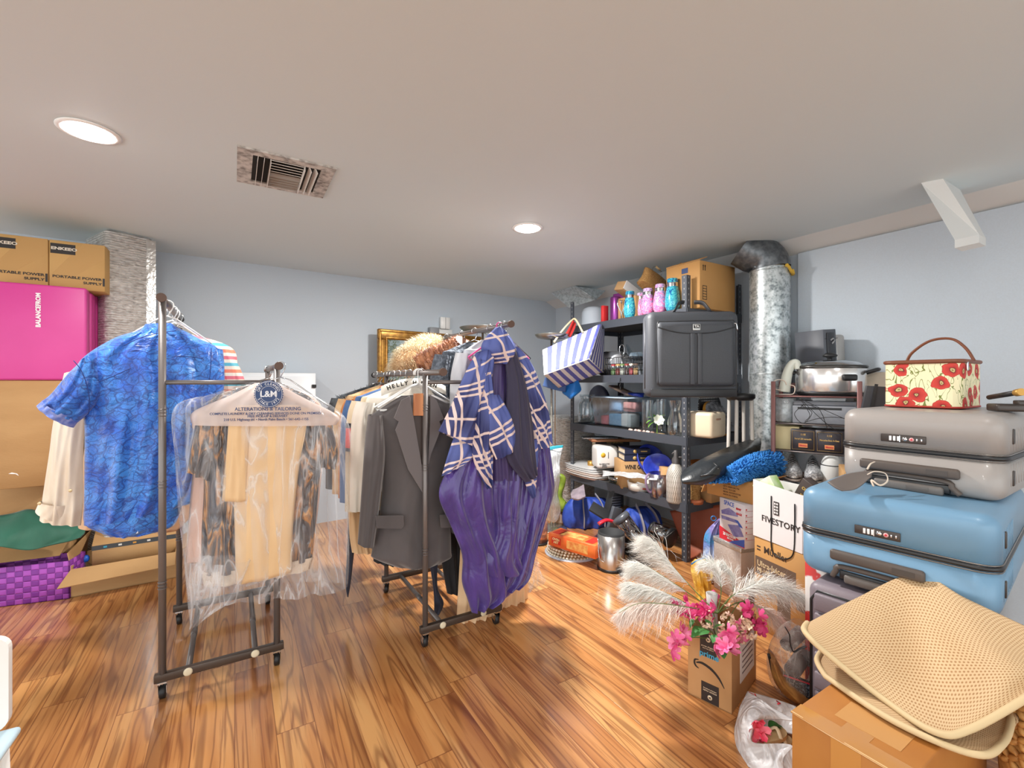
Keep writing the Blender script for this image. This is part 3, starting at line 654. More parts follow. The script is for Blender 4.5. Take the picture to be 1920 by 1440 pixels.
mb.grid([[p + Vector((0, 0, .022)) for p in pts], [p + Vector((0, -.012, -.022)) for p in pts]]); mb.thicken(.004); mb.obj('collar_band', M_jwhite, g)
for i, ch in enumerate('HELLY HANSEN'):
    if ch == ' ': continue
    x = -.125 + i * .0205; a = math.atan(-3.0 * x)
    lettering(g, ch, (x, -.0835, -.045 - 1.5 * x * x), .027, M_ink, rot=a, offset=.0008)
g = coat('cream trench jacket with a red and navy sleeve stripe beside the grey blazer', 'cream_jacket', 'jacket', .30, 0, 1.238, M_jcream, .215, .66, seed=5, sl=.52)
for zc, h, m_ in ((-.30, .10, M_red), (-.245, .022, M_navyc), (-.355, .022, M_navyc)):
    mb = MB(); mb.loft([(Vector((-.287, -.02, zc + h / 2)), Vector((-.184, -.02, zc + h / 2)), .108), (Vector((-.290, -.02, zc - h / 2)), Vector((-.188, -.02, zc - h / 2)), .108)], (.004, 2, 4), 3, 20); mb.obj('stripe', m_, g, 'sleeve stripe')
coat('blue denim jacket hanging fourth on the left rail of the middle rack', 'denim_jacket', 'jacket', .40, 0, 1.238, M_denim, .22, .52, seed=7)
coat('rust orange fur-trimmed coat behind the denim jacket on the middle rack', 'orange_coat', 'coat', .49, 0, 1.238, M_orange, .21, .60, seed=8, fuzz=(1600, .03))
coat('beige fur coat between the orange coat and the black fur one', 'beige_fur_coat', 'coat', .60, 0, 1.238, M_bfur, .22, .62, seed=9, fuzz=(2200, .035))
coat('red woollen jumper glimpsed between the fur coats on the middle rack', 'red_jumper', 'jumper', .54, 0, 1.238, M_red, .12, .4, seed=10, sl=0)
coat('black long-haired fur coat at the rear end of the left rail', 'black_fur_coat', 'coat', .74, 0, 1.238, M_kfur, .23, .66, seed=11, fuzz=(3200, .05))
g = garment('khaki_slacks', 'light khaki slacks whose legs end beside the grey blazer’s left sleeve', 'trousers', R2, .34, 0, 1.238)
panel(g, 'legs', M_khaki, [(700, 800, 740, 800, .05), (660, 840, 740, 840, .06), (652, 930, 715, 930, .07), (655, 1000, 708, 1000, .06), (660, 1036, 712, 1036, .05)], .06, folds=(.006, 3, 3))
g = garment('navy_tie', 'dark navy pointed scarf hanging between the bagged clothes and the grey blazer', 'scarf', R2, .46, 0, 1.238)
panel(g, 'scarf', M_navyc, [(655, 820, 700, 820, .03), (652, 900, 680, 900, .03), (652, 1000, 668, 1000, .03), (648, 1090, 658, 1090, .02), (651, 1119, 653, 1119, .01)], .03, folds=(.002, 2, 1), nu=16)
# ---- plaid poncho over the purple satin raincoat, right rail
def plaid(name):
    a = N(name); a.set(Roughness=.6); uv, u, v = uvxy(a)
    # work on the bias of the uv so that the check runs diagonally like the hung cloth
    def band(x, c, w): return a.math('LESS_THAN', a.math('ABSOLUTE', a.math('SUBTRACT', a.math('FRACT', a.math('MULTIPLY', x, 1 / .25)), c)), w)
    x = a.math('ADD', a.math('MULTIPLY', u, .94), a.math('MULTIPLY', v, .34)); y = a.math('SUBTRACT', a.math('MULTIPLY', v, .94), a.math('MULTIPLY', u, .34))
    f = None
    for ax in (x, y):
        for c in (.20, .31, .42, .76):
            b = band(ax, c, .022); f = b if f is None else a.math('MAXIMUM', f, b)
    n = a.n('ShaderNodeTexNoise', {'Vector': uv, 'Scale': 4.0, 'Detail': 2.0})
    base = a.ramp(n.outputs[0], [(.4, rgb((44, 50, 104))), (.62, rgb((84, 98, 166)))])
    a.l(a.mix(f, base, rgb((224, 202, 196))), a.p.inputs['Base Color']); n2 = a.n('ShaderNodeTexNoise', {'Vector': uv, 'Scale': 18.0, 'Detail': 4.0}); a.bump(n2.outputs[0], .4, .01); return a.m
M_plaid = pattern('blue_plaid', plaid)
M_purple = cloth('purple_satin', (60, 42, 112), (82, 60, 140), rough=.22, bump=.9, scale=9, sheen=.4)
M_purple2 = cloth('purple_inner', (58, 42, 94), (66, 50, 106), rough=.5, bump=.3, scale=5)
M_indigo = cloth('indigo_lining', (48, 44, 70), None, rough=.7, bump=.3, scale=5)
g = garment('purple_raincoat', 'long shiny purple satin raincoat hanging under the plaid poncho on the middle rack', 'raincoat', R2, -.03, .37, 1.468)
panel(g, 'back_panel', M_purple2, [(915, 668, 965, 666, .06), (905, 760, 985, 760, .09), (890, 840, 1010, 835, .11), (870, 920, 1010, 915, .12), (865, 1020, 1000, 1000, .12)], .1, yo=.03, folds=(.01, 4, 3))
panel(g, 'left_drape', M_purple, [(875, 840, 915, 820, .07), (838, 885, 925, 880, .09), (823, 930, 930, 930, .10), (845, 985, 935, 985, .10), (866, 1040, 950, 1030, .11), (866, 1090, 960, 1080, .11), (876, 1122, 958, 1112, .09), (884, 1148, 930, 1130, .06)], .1, yo=-.02, folds=(.012, 3, 2), nu=60, grow=.3)
panel(g, 'right_drape', M_purple, [(985, 820, 1024, 800, .07), (975, 880, 1034, 870, .09), (965, 935, 1038, 920, .10), (955, 985, 1022, 975, .11), (945, 1040, 1004, 1030, .11), (930, 1085, 992, 1078, .10), (925, 1112, 972, 1100, .07)], .1, yo=-.015, folds=(.012, 3, 6), nu=60, grow=.3)
panel(g, 'centre_drape', M_purple, [(925, 860, 985, 860, .06), (922, 930, 975, 930, .07), (925, 1000, 970, 1000, .08), (900, 1050, 975, 1045, .09), (905, 1078, 990, 1072, .09)], .08, yo=-.04, folds=(.010, 2.5, 9), nu=50, grow=.4)
mb = MB(); hanger(mb, (0, 0, 0), 1, .34, hook=.05, rr=.004); mb.obj('hanger', mat('pink_hanger', (222, 72, 140), .4), g, 'pink plastic hanger')
g = garment('plaid_poncho', 'hooded blue and cream plaid poncho with dangling points at the front of the middle rack', 'poncho', R2, -.075, .37, 1.468)
panel(g, 'inner_front', M_purple2, [(918, 672, 958, 668, .05), (914, 740, 958, 740, .07), (916, 820, 962, 820, .07), (918, 900, 972, 900, .06)], .06, yo=.0, folds=(.006, 3, 3), nu=30, label='plain purple front under the poncho')
panel(g, 'left_wing', M_plaid, [(892, 662, 926, 652, .05), (872, 700, 925, 690, .08), (846, 760, 906, 780, .09), (822, 808, 888, 838, .08)], .08, yo=-.03, folds=(.008, 2.5, 3), nu=40)
panel(g, 'left_drape', M_plaid, [(858, 800, 902, 800, .05), (842, 845, 896, 850, .05), (828, 893, 868, 870, .03)], .05, yo=-.01, folds=(.006, 2, 4), nu=30)
panel(g, 'centre_drape', M_plaid, [(893, 672, 918, 680, .04), (886, 750, 926, 750, .06), (884, 820, 926, 820, .06), (890, 870, 924, 870, .05), (914, 918, 924, 905, .02)], .05, yo=-.045, folds=(.009, 2.5, 8), nu=40)
panel(g, 'front_flap', M_plaid, [(914, 740, 936, 740, .03), (913, 790, 958, 780, .04), (916, 830, 968, 820, .04), (930, 862, 962, 848, .02)], .04, yo=-.075, folds=(.005, 2, 6), nu=30)
panel(g, 'lining_drape', M_indigo, [(944, 655, 966, 652, .03), (950, 720, 985, 715, .05), (946, 800, 998, 790, .06), (950, 860, 1004, 850, .05), (985, 905, 1008, 890, .03)], .05, yo=-.055, folds=(.008, 2.5, 4), nu=34)
panel(g, 'right_wing', M_plaid, [(950, 645, 975, 655, .05), (965, 690, 1000, 690, .07), (980, 770, 1026, 765, .08), (1000, 845, 1035, 832, .07)], .07, yo=-.02, folds=(.008, 2.5, 9), nu=34)
panel(g, 'right_point', M_plaid, [(980, 830, 1010, 820, .03), (975, 880, 1008, 880, .03), (998, 935, 1004, 930, .015)], .03, yo=-.04, folds=(.004, 2, 5), nu=20)
panel(g, 'hood', M_plaid, [(930, 614, 938, 612, .04), (910, 634, 960, 640, .12), (904, 656, 968, 666, .14), (926, 682, 950, 684, .08)], .1, yo=-.02, folds=(.009, 2.5, 5), nu=40, cap=(True, False))
mb = MB(); hanger(mb, (0, 0, 0), 1, .30, hook=.05, rr=.003); mb.obj('hanger', M_chrome, g)
# things further back on the right rail
g = garment('beige_skirt', 'long beige skirt with pleats showing under the purple raincoat, hem near the floor', 'skirt', R2, .13, .37, 1.468)
M_beige = cloth('beige_twill', (232, 192, 146), (240, 204, 162), scale=4)
panel(g, 'skirt', M_beige, [(880, 760, 960, 760, .05), (870, 900, 980, 900, .08), (862, 1050, 985, 1040, .12), (856, 1180, 918, 1184, .10)], .1, yo=.0, folds=(.014, 5, 3), nu=60)
panel(g, 'skirt_panel', M_beige, [(915, 900, 965, 900, .05), (925, 1050, 985, 1040, .08), (925, 1155, 990, 1130, .08)], .1, yo=.03, folds=(.012, 4, 7), nu=40)
g = garment('skirt_cover', 'torn clear plastic cover flaring out below the beige skirt', 'plastic cover', R2, .16, .37, 1.468)
panel(g, 'film', film('torn_film', base=.12, crease=.3, scale=9), [(880, 800, 990, 800, .08), (866, 960, 1000, 960, .12), (860, 1080, 1010, 1060, .15), (856, 1172, 1032, 1112, .14), (870, 1185, 985, 1160, .10)], .12, yo=.12, folds=(.016, 5, 8), nu=60)
g = garment('black_trousers', 'black trousers hanging behind the blazer, reaching down beside the purple raincoat', 'trousers', R2, .26, .37, 1.468)
panel(g, 'legs', M_blk, [(800, 760, 900, 760, .06), (810, 900, 890, 900, .08), (826, 1040, 880, 1040, .07), (838, 1112, 878, 1112, .06)], .07, folds=(.006, 3, 2))
g = garment('navy_scarf', 'narrow navy scarf hanging low behind the blazer, twisted at its end', 'scarf', R2, .20, .10, 1.2)
panel(g, 'scarf', M_navyc, [(800, 900, 822, 900, .02), (803, 1030, 822, 1030, .02), (812, 1100, 820, 1098, .02), (814, 1140, 832, 1130, .03), (812, 1156, 824, 1152, .02)], .02, folds=(.003, 2, 2), nu=16)
g = garment('black_coat', 'long black coat hanging deep inside the middle rack', 'coat', R2, .50, .22, 1.24)
panel(g, 'body', M_blk, [(740, 760, 820, 760, .06), (715, 850, 860, 850, .1), (702, 1000, 850, 1000, .1), (700, 1052, 745, 1060, .09)], .1, folds=(.008, 3, 2))
M_pwhite = cloth('pearl_white', (206, 208, 214), (186, 190, 198), scale=8, rough=.35)
coat('pearl white satin coat behind the plaid poncho on the right rail', 'white_coat', 'coat', .07, .37, 1.468, M_pwhite, .15, .62, seed=13, sl=.3, th=.1)
M_gcurl = mat('grey_curly_fur', (112, 120, 132), .9, col2=(78, 84, 94), nscale=55, bump=1.0, bscale=60, bdist=.02)
coat('grey curly lambskin coat behind the white satin one on the right rail', 'curly_grey_coat', 'coat', .24, .37, 1.468, M_gcurl, .19, .55, seed=14, sl=.4, th=.12)
# furs lying over the rails
M_brown = mat('brown_fox_fur', (128, 70, 40), .55, col2=(186, 122, 78), nscale=26, lo=.4, hi=.62, sheen=.4); M_cfur = mat('cream_fur', (240, 226, 196), .8, col2=(226, 204, 166), nscale=12, sheen=.3)
M_tan = mat('tan_fur', (206, 168, 124), .8, col2=(232, 208, 170), nscale=20)
g = thing('fur_stole', 'glossy chestnut brown fur stole in ring-like rolls lying across the middle rack', 'fur stole', tuple(W(825, 665, 2.52)), RZ)
P = [L_(g, x, y, -.02 * k) for k, (x, y) in enumerate([(782, 684), (800, 676), (822, 668), (845, 660), (862, 648), (868, 640)])]
mb = MB(); fur_roll(mb, P, .062, 2600, .018, .5, .12); mb.obj('roll', M_brown, g)
P = [L_(g, x, y, -.07) for x, y in [(800, 690), (815, 684), (830, 688)]]
mb = MB(); fur_roll(mb, P, .045, 900, .015, .5, .12); mb.obj('roll', M_brown, g)
g = thing('cream_fur_collar', 'fluffy cream fur collar puffed up left of the chestnut stole', 'fur collar', tuple(W(790, 660, 2.66)), RZ)
P = [L_(g, x, y, 0) for x, y in [(750, 700), (755, 682), (775, 664), (800, 650), (822, 650)]]
mb = MB(); fur_roll(mb, P, .058, 5200, .05, .7); mb.obj('roll', M_cfur, g)
g = thing('tan_fur_collar', 'frizzy tan fur bundle bulging at the left end of the cream fur collar', 'fur collar', tuple(W(760, 680, 2.58)), RZ)
P = [L_(g, x, y, 0) for x, y in [(752, 696), (757, 680), (772, 672), (782, 676)]]
mb = MB(); fur_roll(mb, P, .052, 3000, .028, .7); mb.obj('roll', M_tan, g)
g = thing('dark_fur_hat', 'dark silver-tipped fur piece lying under the chestnut stole', 'fur piece', tuple(W(826, 712, 2.40)), RZ)
P = [L_(g, x, y, 0) for x, y in [(806, 714), (822, 710), (845, 708), (860, 712)]]
mb = MB(); fur_roll(mb, P, .052, 3000, .035, .6); mb.obj('roll', M_kfur, g)
mb = MB(); P = [L_(g, x, y, .02) for x, y in [(816, 732), (835, 734), (850, 730)]]; mb.tube(smooth_path(P, 5), .035, 12); mb.obj('lining', M_blk, g)
# loose wire hangers on both racks
hg = thing('wire_hanger', 'bare chrome wire hanger second from the rear of the middle rack’s higher rail', 'hanger', (*rackpt(R2, .62, .37), 1.468), RZ, 'bare wire hangers on the racks')
mb = MB(); hanger(mb, (0, 0, 0), 1, .36); mb.obj('wire', M_chrome, hg)
dup(hg, (*rackpt(R2, .72, .37), 1.468), RZ + .1, 'bare chrome wire hanger at the rear tip of the middle rack’s higher rail')
dup(hg, (*rackpt(R2, .40, .37), 1.468), RZ + .15, 'bare chrome wire hanger above the chestnut fur stole')
dup(hg, (*rackpt(R2, .82, 0), 1.238), RZ + .15, 'bare chrome wire hanger at the rear tip of the left rail on the middle rack')
dup(hg, (*rackpt(R1, .5, .385), 1.262), RZ + .12, 'bare chrome wire hanger behind the dry-cleaner’s bag on the left rack')
dup(hg, (*rackpt(R1, .58, .385), 1.262), RZ - .1, 'bare chrome wire hanger at the rear of the right rail of the left rack')
# ================================================================ boxes
def carton(name, label, cat, pxL, DL, pxR, DR, z0, z1, depth, m, group=None, flaps=0, seam=True, bev=.003, rz_=None, open_top=False, wall=.005):
    """a cardboard box: local x along its front, front face at y = -depth/2; bottom at z0"""
    loc, rz, w = frame2(pxL, DL, pxR, DR, z0, depth); g = thing(name, label, cat, loc, rz if rz_ is None else rz_, group); h = z1 - z0; d = depth
    mb = MB()
    if not open_top: mb.box((0, 0, h / 2), (w, d, h), bev=bev, seg=1)
    else:
        mb.box((0, 0, wall / 2), (w, d, wall)); t = wall
        mb.box((0, -d / 2 + t / 2, h / 2), (w, t, h)); mb.box((0, d / 2 - t / 2, h / 2), (w, t, h)); mb.box((-w / 2 + t / 2, 0, h / 2), (t, d - 2 * t, h)); mb.box((w / 2 - t / 2, 0, h / 2), (t, d - 2 * t, h))
    mb.obj('body', m, g); g['dims'] = (w, d, h)
    if seam and not open_top: plate(g, 'tape', M_tape, (0, 0, h), w * .98, .05, 'top', .0008)
    return g, w, d, h
M_top = mat('carton_tan', (194, 154, 96), .7, col2=(186, 146, 88), nscale=2)
# portable power supply cartons (on the pink mat, against the wall)
def psx(px): # front plane of the left-hand pile: distance at a pixel column
    r = (px - 960) / FP; s = (2.724 + r * 2.42) / (.8539 - r * .5205); return 2.42 + .5205 * s
zp0, zp1 = zat(547, psx(190)), zat(460, psx(190))
for i, (a, b, lab) in enumerate(((92, 197, 'golden carton with black patch, right one of two on the pink mat'), (-25, 90, 'golden carton with black patch, cut off by the photo’s left edge'))):
    g, w, d, h = carton('carton', lab, 'box', a, psx(a), b, psx(b), zp0, zp1, .34, M_top, 'power supply cartons on the pink mat', seam=False)
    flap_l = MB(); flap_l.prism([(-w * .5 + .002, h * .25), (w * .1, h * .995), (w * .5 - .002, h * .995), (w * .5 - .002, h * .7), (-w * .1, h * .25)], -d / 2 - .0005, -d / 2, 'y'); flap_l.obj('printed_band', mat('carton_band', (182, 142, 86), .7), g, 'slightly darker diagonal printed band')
    plate(g, 'patch', M_ink, (-w * .5 + w * .24, -d / 2, h * .83), w * .44, h * .21, 'front', .0006)
    lettering(g, 'ENKEEO', (-w * .5 + w * .26, -d / 2 - .0006, h * .83), .022, mat('pale_ink', (216, 206, 190), .6), sx=1.3, offset=.0008)
    lettering(g, 'PORTABLE POWER', (w * .44, -d / 2, h * .25), .0195, M_ink, align='RIGHT', sx=1.25, offset=.0006)
    lettering(g, 'SUPPLY', (w * .44, -d / 2, h * .155), .0195, M_ink, align='RIGHT', sx=1.25, offset=.0006)
    plate(g, 'mark', M_ink, (w * .475, -d / 2, h * .2), w * .04, h * .17, 'front', .0006)
# folded pink exercise mat
M_pink = mat('pink_vinyl', (198, 58, 140), .42, col2=(206, 66, 148), nscale=3, bump=.1, bscale=9)
za, zb_ = zat(713, psx(100) - .06), zp0
loc, rz, w = frame2(-30, psx(-30) - .07, 162, psx(162) - .07, za, .40)
g = thing('exercise_mat', 'folded magenta pink exercise mat standing on the cardboard box at the left edge', 'mat', loc, rz)
h = zb_ - za; n = 6
for k in range(n):
    mb = MB(); mb.box((-.006 * (k % 2), -.2 + (k + .5) * .4 / n, h / 2), (w - .004 * (k % 3), .4 / n - .003, h), bev=.012, seg=3); mb.obj('fold', M_pink, g)
a_, b_, c_ = FACE['front']
lettering(g, 'BALANCEFROM', (w / 2 - .19, -.2, h * .73), .026, M_paper, rot=PI / 2, offset=.0009)
# pile of big boxes underneath
g, w, d, h = carton('cardboard_box', 'large plain cardboard box under the pink mat with a torn white spot', 'box', -40, psx(-40) - .06, 128, psx(128) - .06, zat(913, psx(60) - .06), za, .34, M_card, seam=False)
mb = MB(); p = L_(g, 22, 888, -d / 2); mb.prism([(p.x - .012, p.z), (p.x, p.z + .006), (p.x + .02, p.z - .002), (p.x + .026, p.z - .014), (p.x + .014, p.z - .004)], -d / 2 - .0015, -d / 2); mb.obj('torn_spot', M_paper, g, 'small torn white spot')
z2 = zat(913, psx(60) - .06)
g, w, d, h = carton('cardboard_box', 'wide cardboard box below the torn one with the green cloth lying against it', 'box', -40, psx(-40) + .10, 150, psx(150) + .10, .285, z2 - .002, .24, M_card, seam=False)
g, w, d, h = carton('cardboard_box', 'low open-flapped cardboard box behind the purple woven basket', 'box', -40, 2.50, 132, 2.66, 0, .283, .28, M_card, seam=False)
mb = MB(); mb.prism([(-w / 2, h), (w / 2, h), (w / 2 + .0, h - .002), (-w / 2, h - .002)], -.0, .0); mb.bm.clear(); mb.uv = mb.bm.loops.layers.uv.new('uv')
q = [(-w / 2, -d / 2 - .01, h), (w / 2, -d / 2 - .01, h), (w / 2, -d / 2 - .13, h - .055), (-w / 2, -d / 2 - .13, h - .055)]
mb.face([mb.bm.verts.new(v) for v in q]); mb.thicken(.004); mb.obj('flap', M_card, g)
# purple woven basket
def weave(name):
    a = N(name); a.set(Roughness=.6); tc = a.n('ShaderNodeTexCoord'); sp = a.n('ShaderNodeSeparateXYZ', {0: tc.outputs['Object']})
    u = a.math('ADD', sp.outputs[0], sp.outputs[1]); ux = a.math('DIVIDE', u, .034); vz = a.math('DIVIDE', sp.outputs[2], .03)
    ck = a.math('MODULO', a.math('ADD', a.math('FLOOR', ux), a.math('ADD', a.math('FLOOR', vz), 400.0)), 2.0)
    n = a.n('ShaderNodeTexNoise', {'Vector': tc.outputs['Object'], 'Scale': 50.0})
    rib = a.math('MULTIPLY', a.math('SINE', a.math('MULTIPLY', sp.outputs[2], 1500.0)), .3)
    c = a.mix(ck, rgb((124, 46, 146)), rgb((166, 76, 182))); a.l(c, a.p.inputs['Base Color'])
    fx = a.math('ABSOLUTE', a.math('SUBTRACT', a.math('FRACT', ux), .5)); fz = a.math('ABSOLUTE', a.math('SUBTRACT', a.math('FRACT', vz), .5))
    hgt = a.math('SUBTRACT', 1.0, a.math('POWER', a.math('MULTIPLY', a.math('MAXIMUM', fx, fz), 2.0), 6.0)); a.bump(a.math('ADD', hgt, a.math('MULTIPLY', ck, .5)), .8, .004); return a.m
M_weave = pattern('purple_weave', weave)
loc, rz, w = frame2(-60, 2.375, 130, 2.51, 0, .16)
g = thing('woven_basket', 'purple checker-woven strap basket on the floor at the left edge', 'basket', loc, rz)
hb = zat(1052, 2.51) - .0; mb = MB(); d = .16; t = .008
for c, s_ in (((0, 0, .004), (w, d, .008)), ((0, -d / 2 + t / 2, hb / 2), (w, t, hb)), ((0, d / 2 - t / 2, hb / 2), (w, t, hb)), ((-w / 2 + t / 2, 0, hb / 2), (t, d, hb)), ((w / 2 - t / 2, 0, hb / 2), (t, d, hb))): mb.box(c, s_, bev=.002, seg=1)
mb.obj('body', M_weave, g)
# green cloth
M_green = cloth('green_cloth', (26, 84, 66), (38, 102, 82), rough=.6, bump=.4, scale=5)
g = thing('green_shirt', 'dark green garment draped over the cardboard flap left of the cream shirt', 'garment', (-2.35, 2.36, .30), math.atan2(.112, .255))
px = [[(-30, 972, 2.44), (20, 962, 2.48), (60, 955, 2.52), (100, 972, 2.55), (150, 985, 2.58), (165, 992, 2.58)], [(-30, 985, 2.40), (20, 980, 2.43), (60, 978, 2.46), (100, 985, 2.50), (140, 996, 2.54), (160, 1000, 2.55)],
      [(-30, 1005, 2.36), (15, 1005, 2.38), (55, 1008, 2.42), (95, 1008, 2.46), (130, 1005, 2.51), (154, 1004, 2.53)], [(-30, 1022, 2.33), (5, 1026, 2.35), (30, 1030, 2.38), (60, 1031, 2.41), (100, 1020, 2.46), (150, 1008, 2.52)]]
def bez_sheet(mb, rows_, nv=6, nu=6, amp=.0, seed=0, fr=6.0):
    """Catmull-Rom sheet through world control points -> grid rows"""
    R_ = [smooth_path(r, nu) for r in rows_]; cols = [smooth_path([r[j] for r in R_], nv) for j in range(len(R_[0]))]
    G_ = [[cols[j][i].copy() for j in range(len(cols))] for i in range(len(cols[0]))]
    if amp:
        for row in G_:
            for p in row: p += Vector((.3, -1, .6)) * amp * noise.noise(p * fr + Vector((seed, 0, 0)))
    return G_
def world_sheet(g, name, m, rows_, thick=.004, amp=0.0, seed=0, fr=6.0, label=None, nv=6, nu=6):
    M_ = (Matrix.Translation(g.location) @ Matrix.Rotation(g.rotation_euler[2], 4, 'Z')).inverted()
    G_ = bez_sheet(None, rows_, nv, nu, amp, seed, fr); mb = MB(); mb.grid([[M_ @ p for p in r] for r in G_])
    if thick: mb.thicken(thick)
    return mb.obj(name, m, g, label)
world_sheet(g, 'fabric', M_green, [[W(*q) for q in r] for r in px], .008, .02, 3, 9)
# open parcel box with packing in it
g, w, d, h = carton('open_box', 'open cardboard shipping box on the floor below the blue shirt, flaps spread', 'box', 133, 2.52, 330, 2.78, 0, .155, .34, M_card, open_top=True)
def quad(g, name, m, q, t=.004, label=None):
    mb = MB(); mb.face([mb.bm.verts.new(v) for v in q]); mb.thicken(t); return mb.obj(name, m, g, label)
quad(g, 'flap', M_card, [(-w / 2, -d / 2, h), (w / 2, -d / 2, h), (w / 2 + .0, -d / 2 - .10, h - .045), (-w / 2 - .03, -d / 2 - .13, h - .05)])
quad(g, 'flap', M_card, [(-w / 2, -d / 2 + .0, h), (-w / 2, d / 2, h), (-w / 2 + .03, d / 2 - .02, h + .13), (-w / 2 - .02, -d / 2 + .02, h + .09)])
quad(g, 'flap', M_card, [(w / 2, -d / 2, h), (w / 2, d / 2, h), (w / 2 + .10, d / 2, h + .05), (w / 2 + .10, -d / 2, h + .05)])
g2, w2, d2, h2 = carton('parcel_box', 'printed cardboard parcel with a dark tape strip lying inside the open shipping box', 'box', 172, 2.66, 330, 2.88, .11, .235, .20, M_card, seam=False)
for o_ in bpy.data.objects:
    if o_.parent == g2: pass
quad(g2, 'flap', M_card, [(-w2 / 2, -d2 / 2, h2), (w2 / 2, -d2 / 2, h2), (w2 / 2, d2 / 2 - .02, h2 + .10), (-w2 / 2, d2 / 2 - .02, h2 + .10)], label='raised lid')
plate(g2, 'tape_strip', mat('dark_tape', (62, 66, 70), .35), (0, -d2 / 2, h2 - .014), w2, .026, 'front', .0008, 'dark printed parcel tape')
for k, c in enumerate(((60, 160, 190), (220, 220, 215), (214, 150, 60), (222, 222, 218), (60, 160, 190))): plate(g2, 'tape_mark', mat('tape_mark_%d' % c[0], c, .5), (-w2 * .35 + k * w2 * .17, -d2 / 2 - .0008, h2 - .014), .016, .010, 'front', .0004)
Rt = Vector((0, .95, .45)).normalized(); f_ = (Vector((1, 0, 0)), Vector((0, (d2 - .02), .10)).normalized(), Vector((0, -.10, d2 - .02)).normalized())
def onlid(x, s): return Vector((x, -d2 / 2 + s * (d2 - .02), h2 + s * .10 + .004))
lettering(g2, '♻', onlid(0, .35), .04, M_ink, frame=f_) if False else None
mb = MB()
for k in range(3):
    a0 = k * 2 * PI / 3; p0 = onlid(0, .4); ar = [p0 + f_[0] * math.cos(a0 + t) * .016 + f_[1] * math.sin(a0 + t) * .016 for t in (0, .4, .8, 1.2, 1.6)]
    mb.tube(ar, .0022, 5)
mb.obj('recycling_mark', M_ink, g2)
lb = MB(); p0 = onlid(w2 * .42, .55)
lb.grid([[p0 + f_[0] * x + f_[1] * y + f_[2] * .001 for x in (-.02, .02)] for y in (-.03, .03)]); lb.thicken(.001); lb.obj('address_label', M_paper, g2)
lb = MB(); p0 = onlid(-w2 * .3, .6); lb.tube([p0 + f_[0] * x + f_[1] * y for x, y in ((-.02, -.015), (.02, -.015), (.02, .015), (-.02, .015))], .001, 4, closed=True); lb.obj('printed_frame', M_ink, g2)
p = onz(158, 1070, .03)
g = thing('spray_bottle', 'clear bottle with a bright blue round cap lying in the open shipping box', 'bottle', (W(160, 1070, 2.66).x, 2.66, .03), .3)
mb = MB(); mb.lathe([(.0, 0), (.028, 0), (.03, .01), (.03, .09), (.012, .11), (.012, .12)], n=20); mb.obj('body', glass('bottle_glass'), g)
mb = MB(); mb.lathe([(.0, .155), (.012, .152), (.019, .140), (.019, .125), (.013, .115), (0, .115)], n=20); mb.obj('cap', mat('cobalt_plastic', (30, 92, 190), .3), g, 'bright blue cap')
# foil-wrapped rectangular duct against the back wall
def foil(name, tint=(228, 226, 222)):
    a = N(name); a.set(Roughness=.4, Metallic=.35); a.p.inputs['Base Color'].default_value = rgb(tint)
    tc = a.n('ShaderNodeTexCoord'); mp = a.n('ShaderNodeMapping', {0: tc.outputs['Object']}); mp.inputs['Scale'].default_value = (1, 1, 3)
    n = a.n('ShaderNodeTexNoise', {'Vector': mp.outputs[0], 'Scale': 26.0, 'Detail': 6.0, 'Distortion': .8}); wv = a.n('ShaderNodeTexWave', {'Vector': tc.outputs['Object'], 'Scale': 22.0, 'Distortion': 1.5, 'Detail': 2.0}, bands_direction='Z')
    a.l(a.ramp(n.outputs[0], [(.3, rgb((176, 172, 168))), (.55, rgb(tint))]), a.p.inputs['Base Color']); a.bump(a.math('ADD', n.outputs[0], a.math('MULTIPLY', wv.outputs[1], .3)), .9, .02); return a.m
M_foil = pattern('foil_insulation', foil)
loc, rz, w = frame2(197, 2.72, 290, 2.93, 0, .36)
g = thing('foil_duct', 'square silver foil-wrapped air duct rising to the ceiling left of the blue shirt', 'duct', loc, rz)
mb = MB(); mb.box((0, 0, CEIL / 2), (w, .36, CEIL - .002), bev=.03, seg=4); mb.obj('body', M_foil, g)
mb = MB(); mb.box((0, -.18, CEIL * .62), (w * .98, .004, .05)); mb.box((w * .42, -.181, CEIL / 2), (.05, .004, CEIL * .98)); mb.obj('foil_tape', mat('foil_tape', (214, 212, 208), .22, .85, bump=.4, nscale=30, bdist=.01), g)
# ================================================================ back wall things between the racks
M_cab = mat('cabinet_white', (222, 226, 230), .4)
loc, rz, w = frame2(440, 3.30, 592, 3.58, 0, .20)
g = thing('storage_cabinet', 'low white laminate cabinet at the back wall behind the dry-cleaner’s bag', 'cabinet', loc, rz); hz = zat(699, 3.4)
mb = MB(); mb.box((0, 0, hz / 2), (w, .20, hz), bev=.003, seg=1); mb.obj('body', M_cab, g)
for s in (-1, 1):
    mb = MB(); mb.box((s * w / 4, -.105, hz / 2), (w / 2 - .006, .016, hz - .05), bev=.002, seg=1); dr = mb.obj('door', M_cab, g)
    mb = MB(); mb.box((s * .03, -.12, hz * .85), (.012, .014, .05), bev=.002, seg=1); mb.obj('handle', M_black, dr, 'small black handle')
mb = MB(); mb.box((0, 0, 0), (.035, .02, .028)); o = L_(g, 589, 724, -.116)
mb = MB(); mb.box((o.x, -.116, o.z), (.03, .014, .025)); mb.obj('latch', M_black, g)
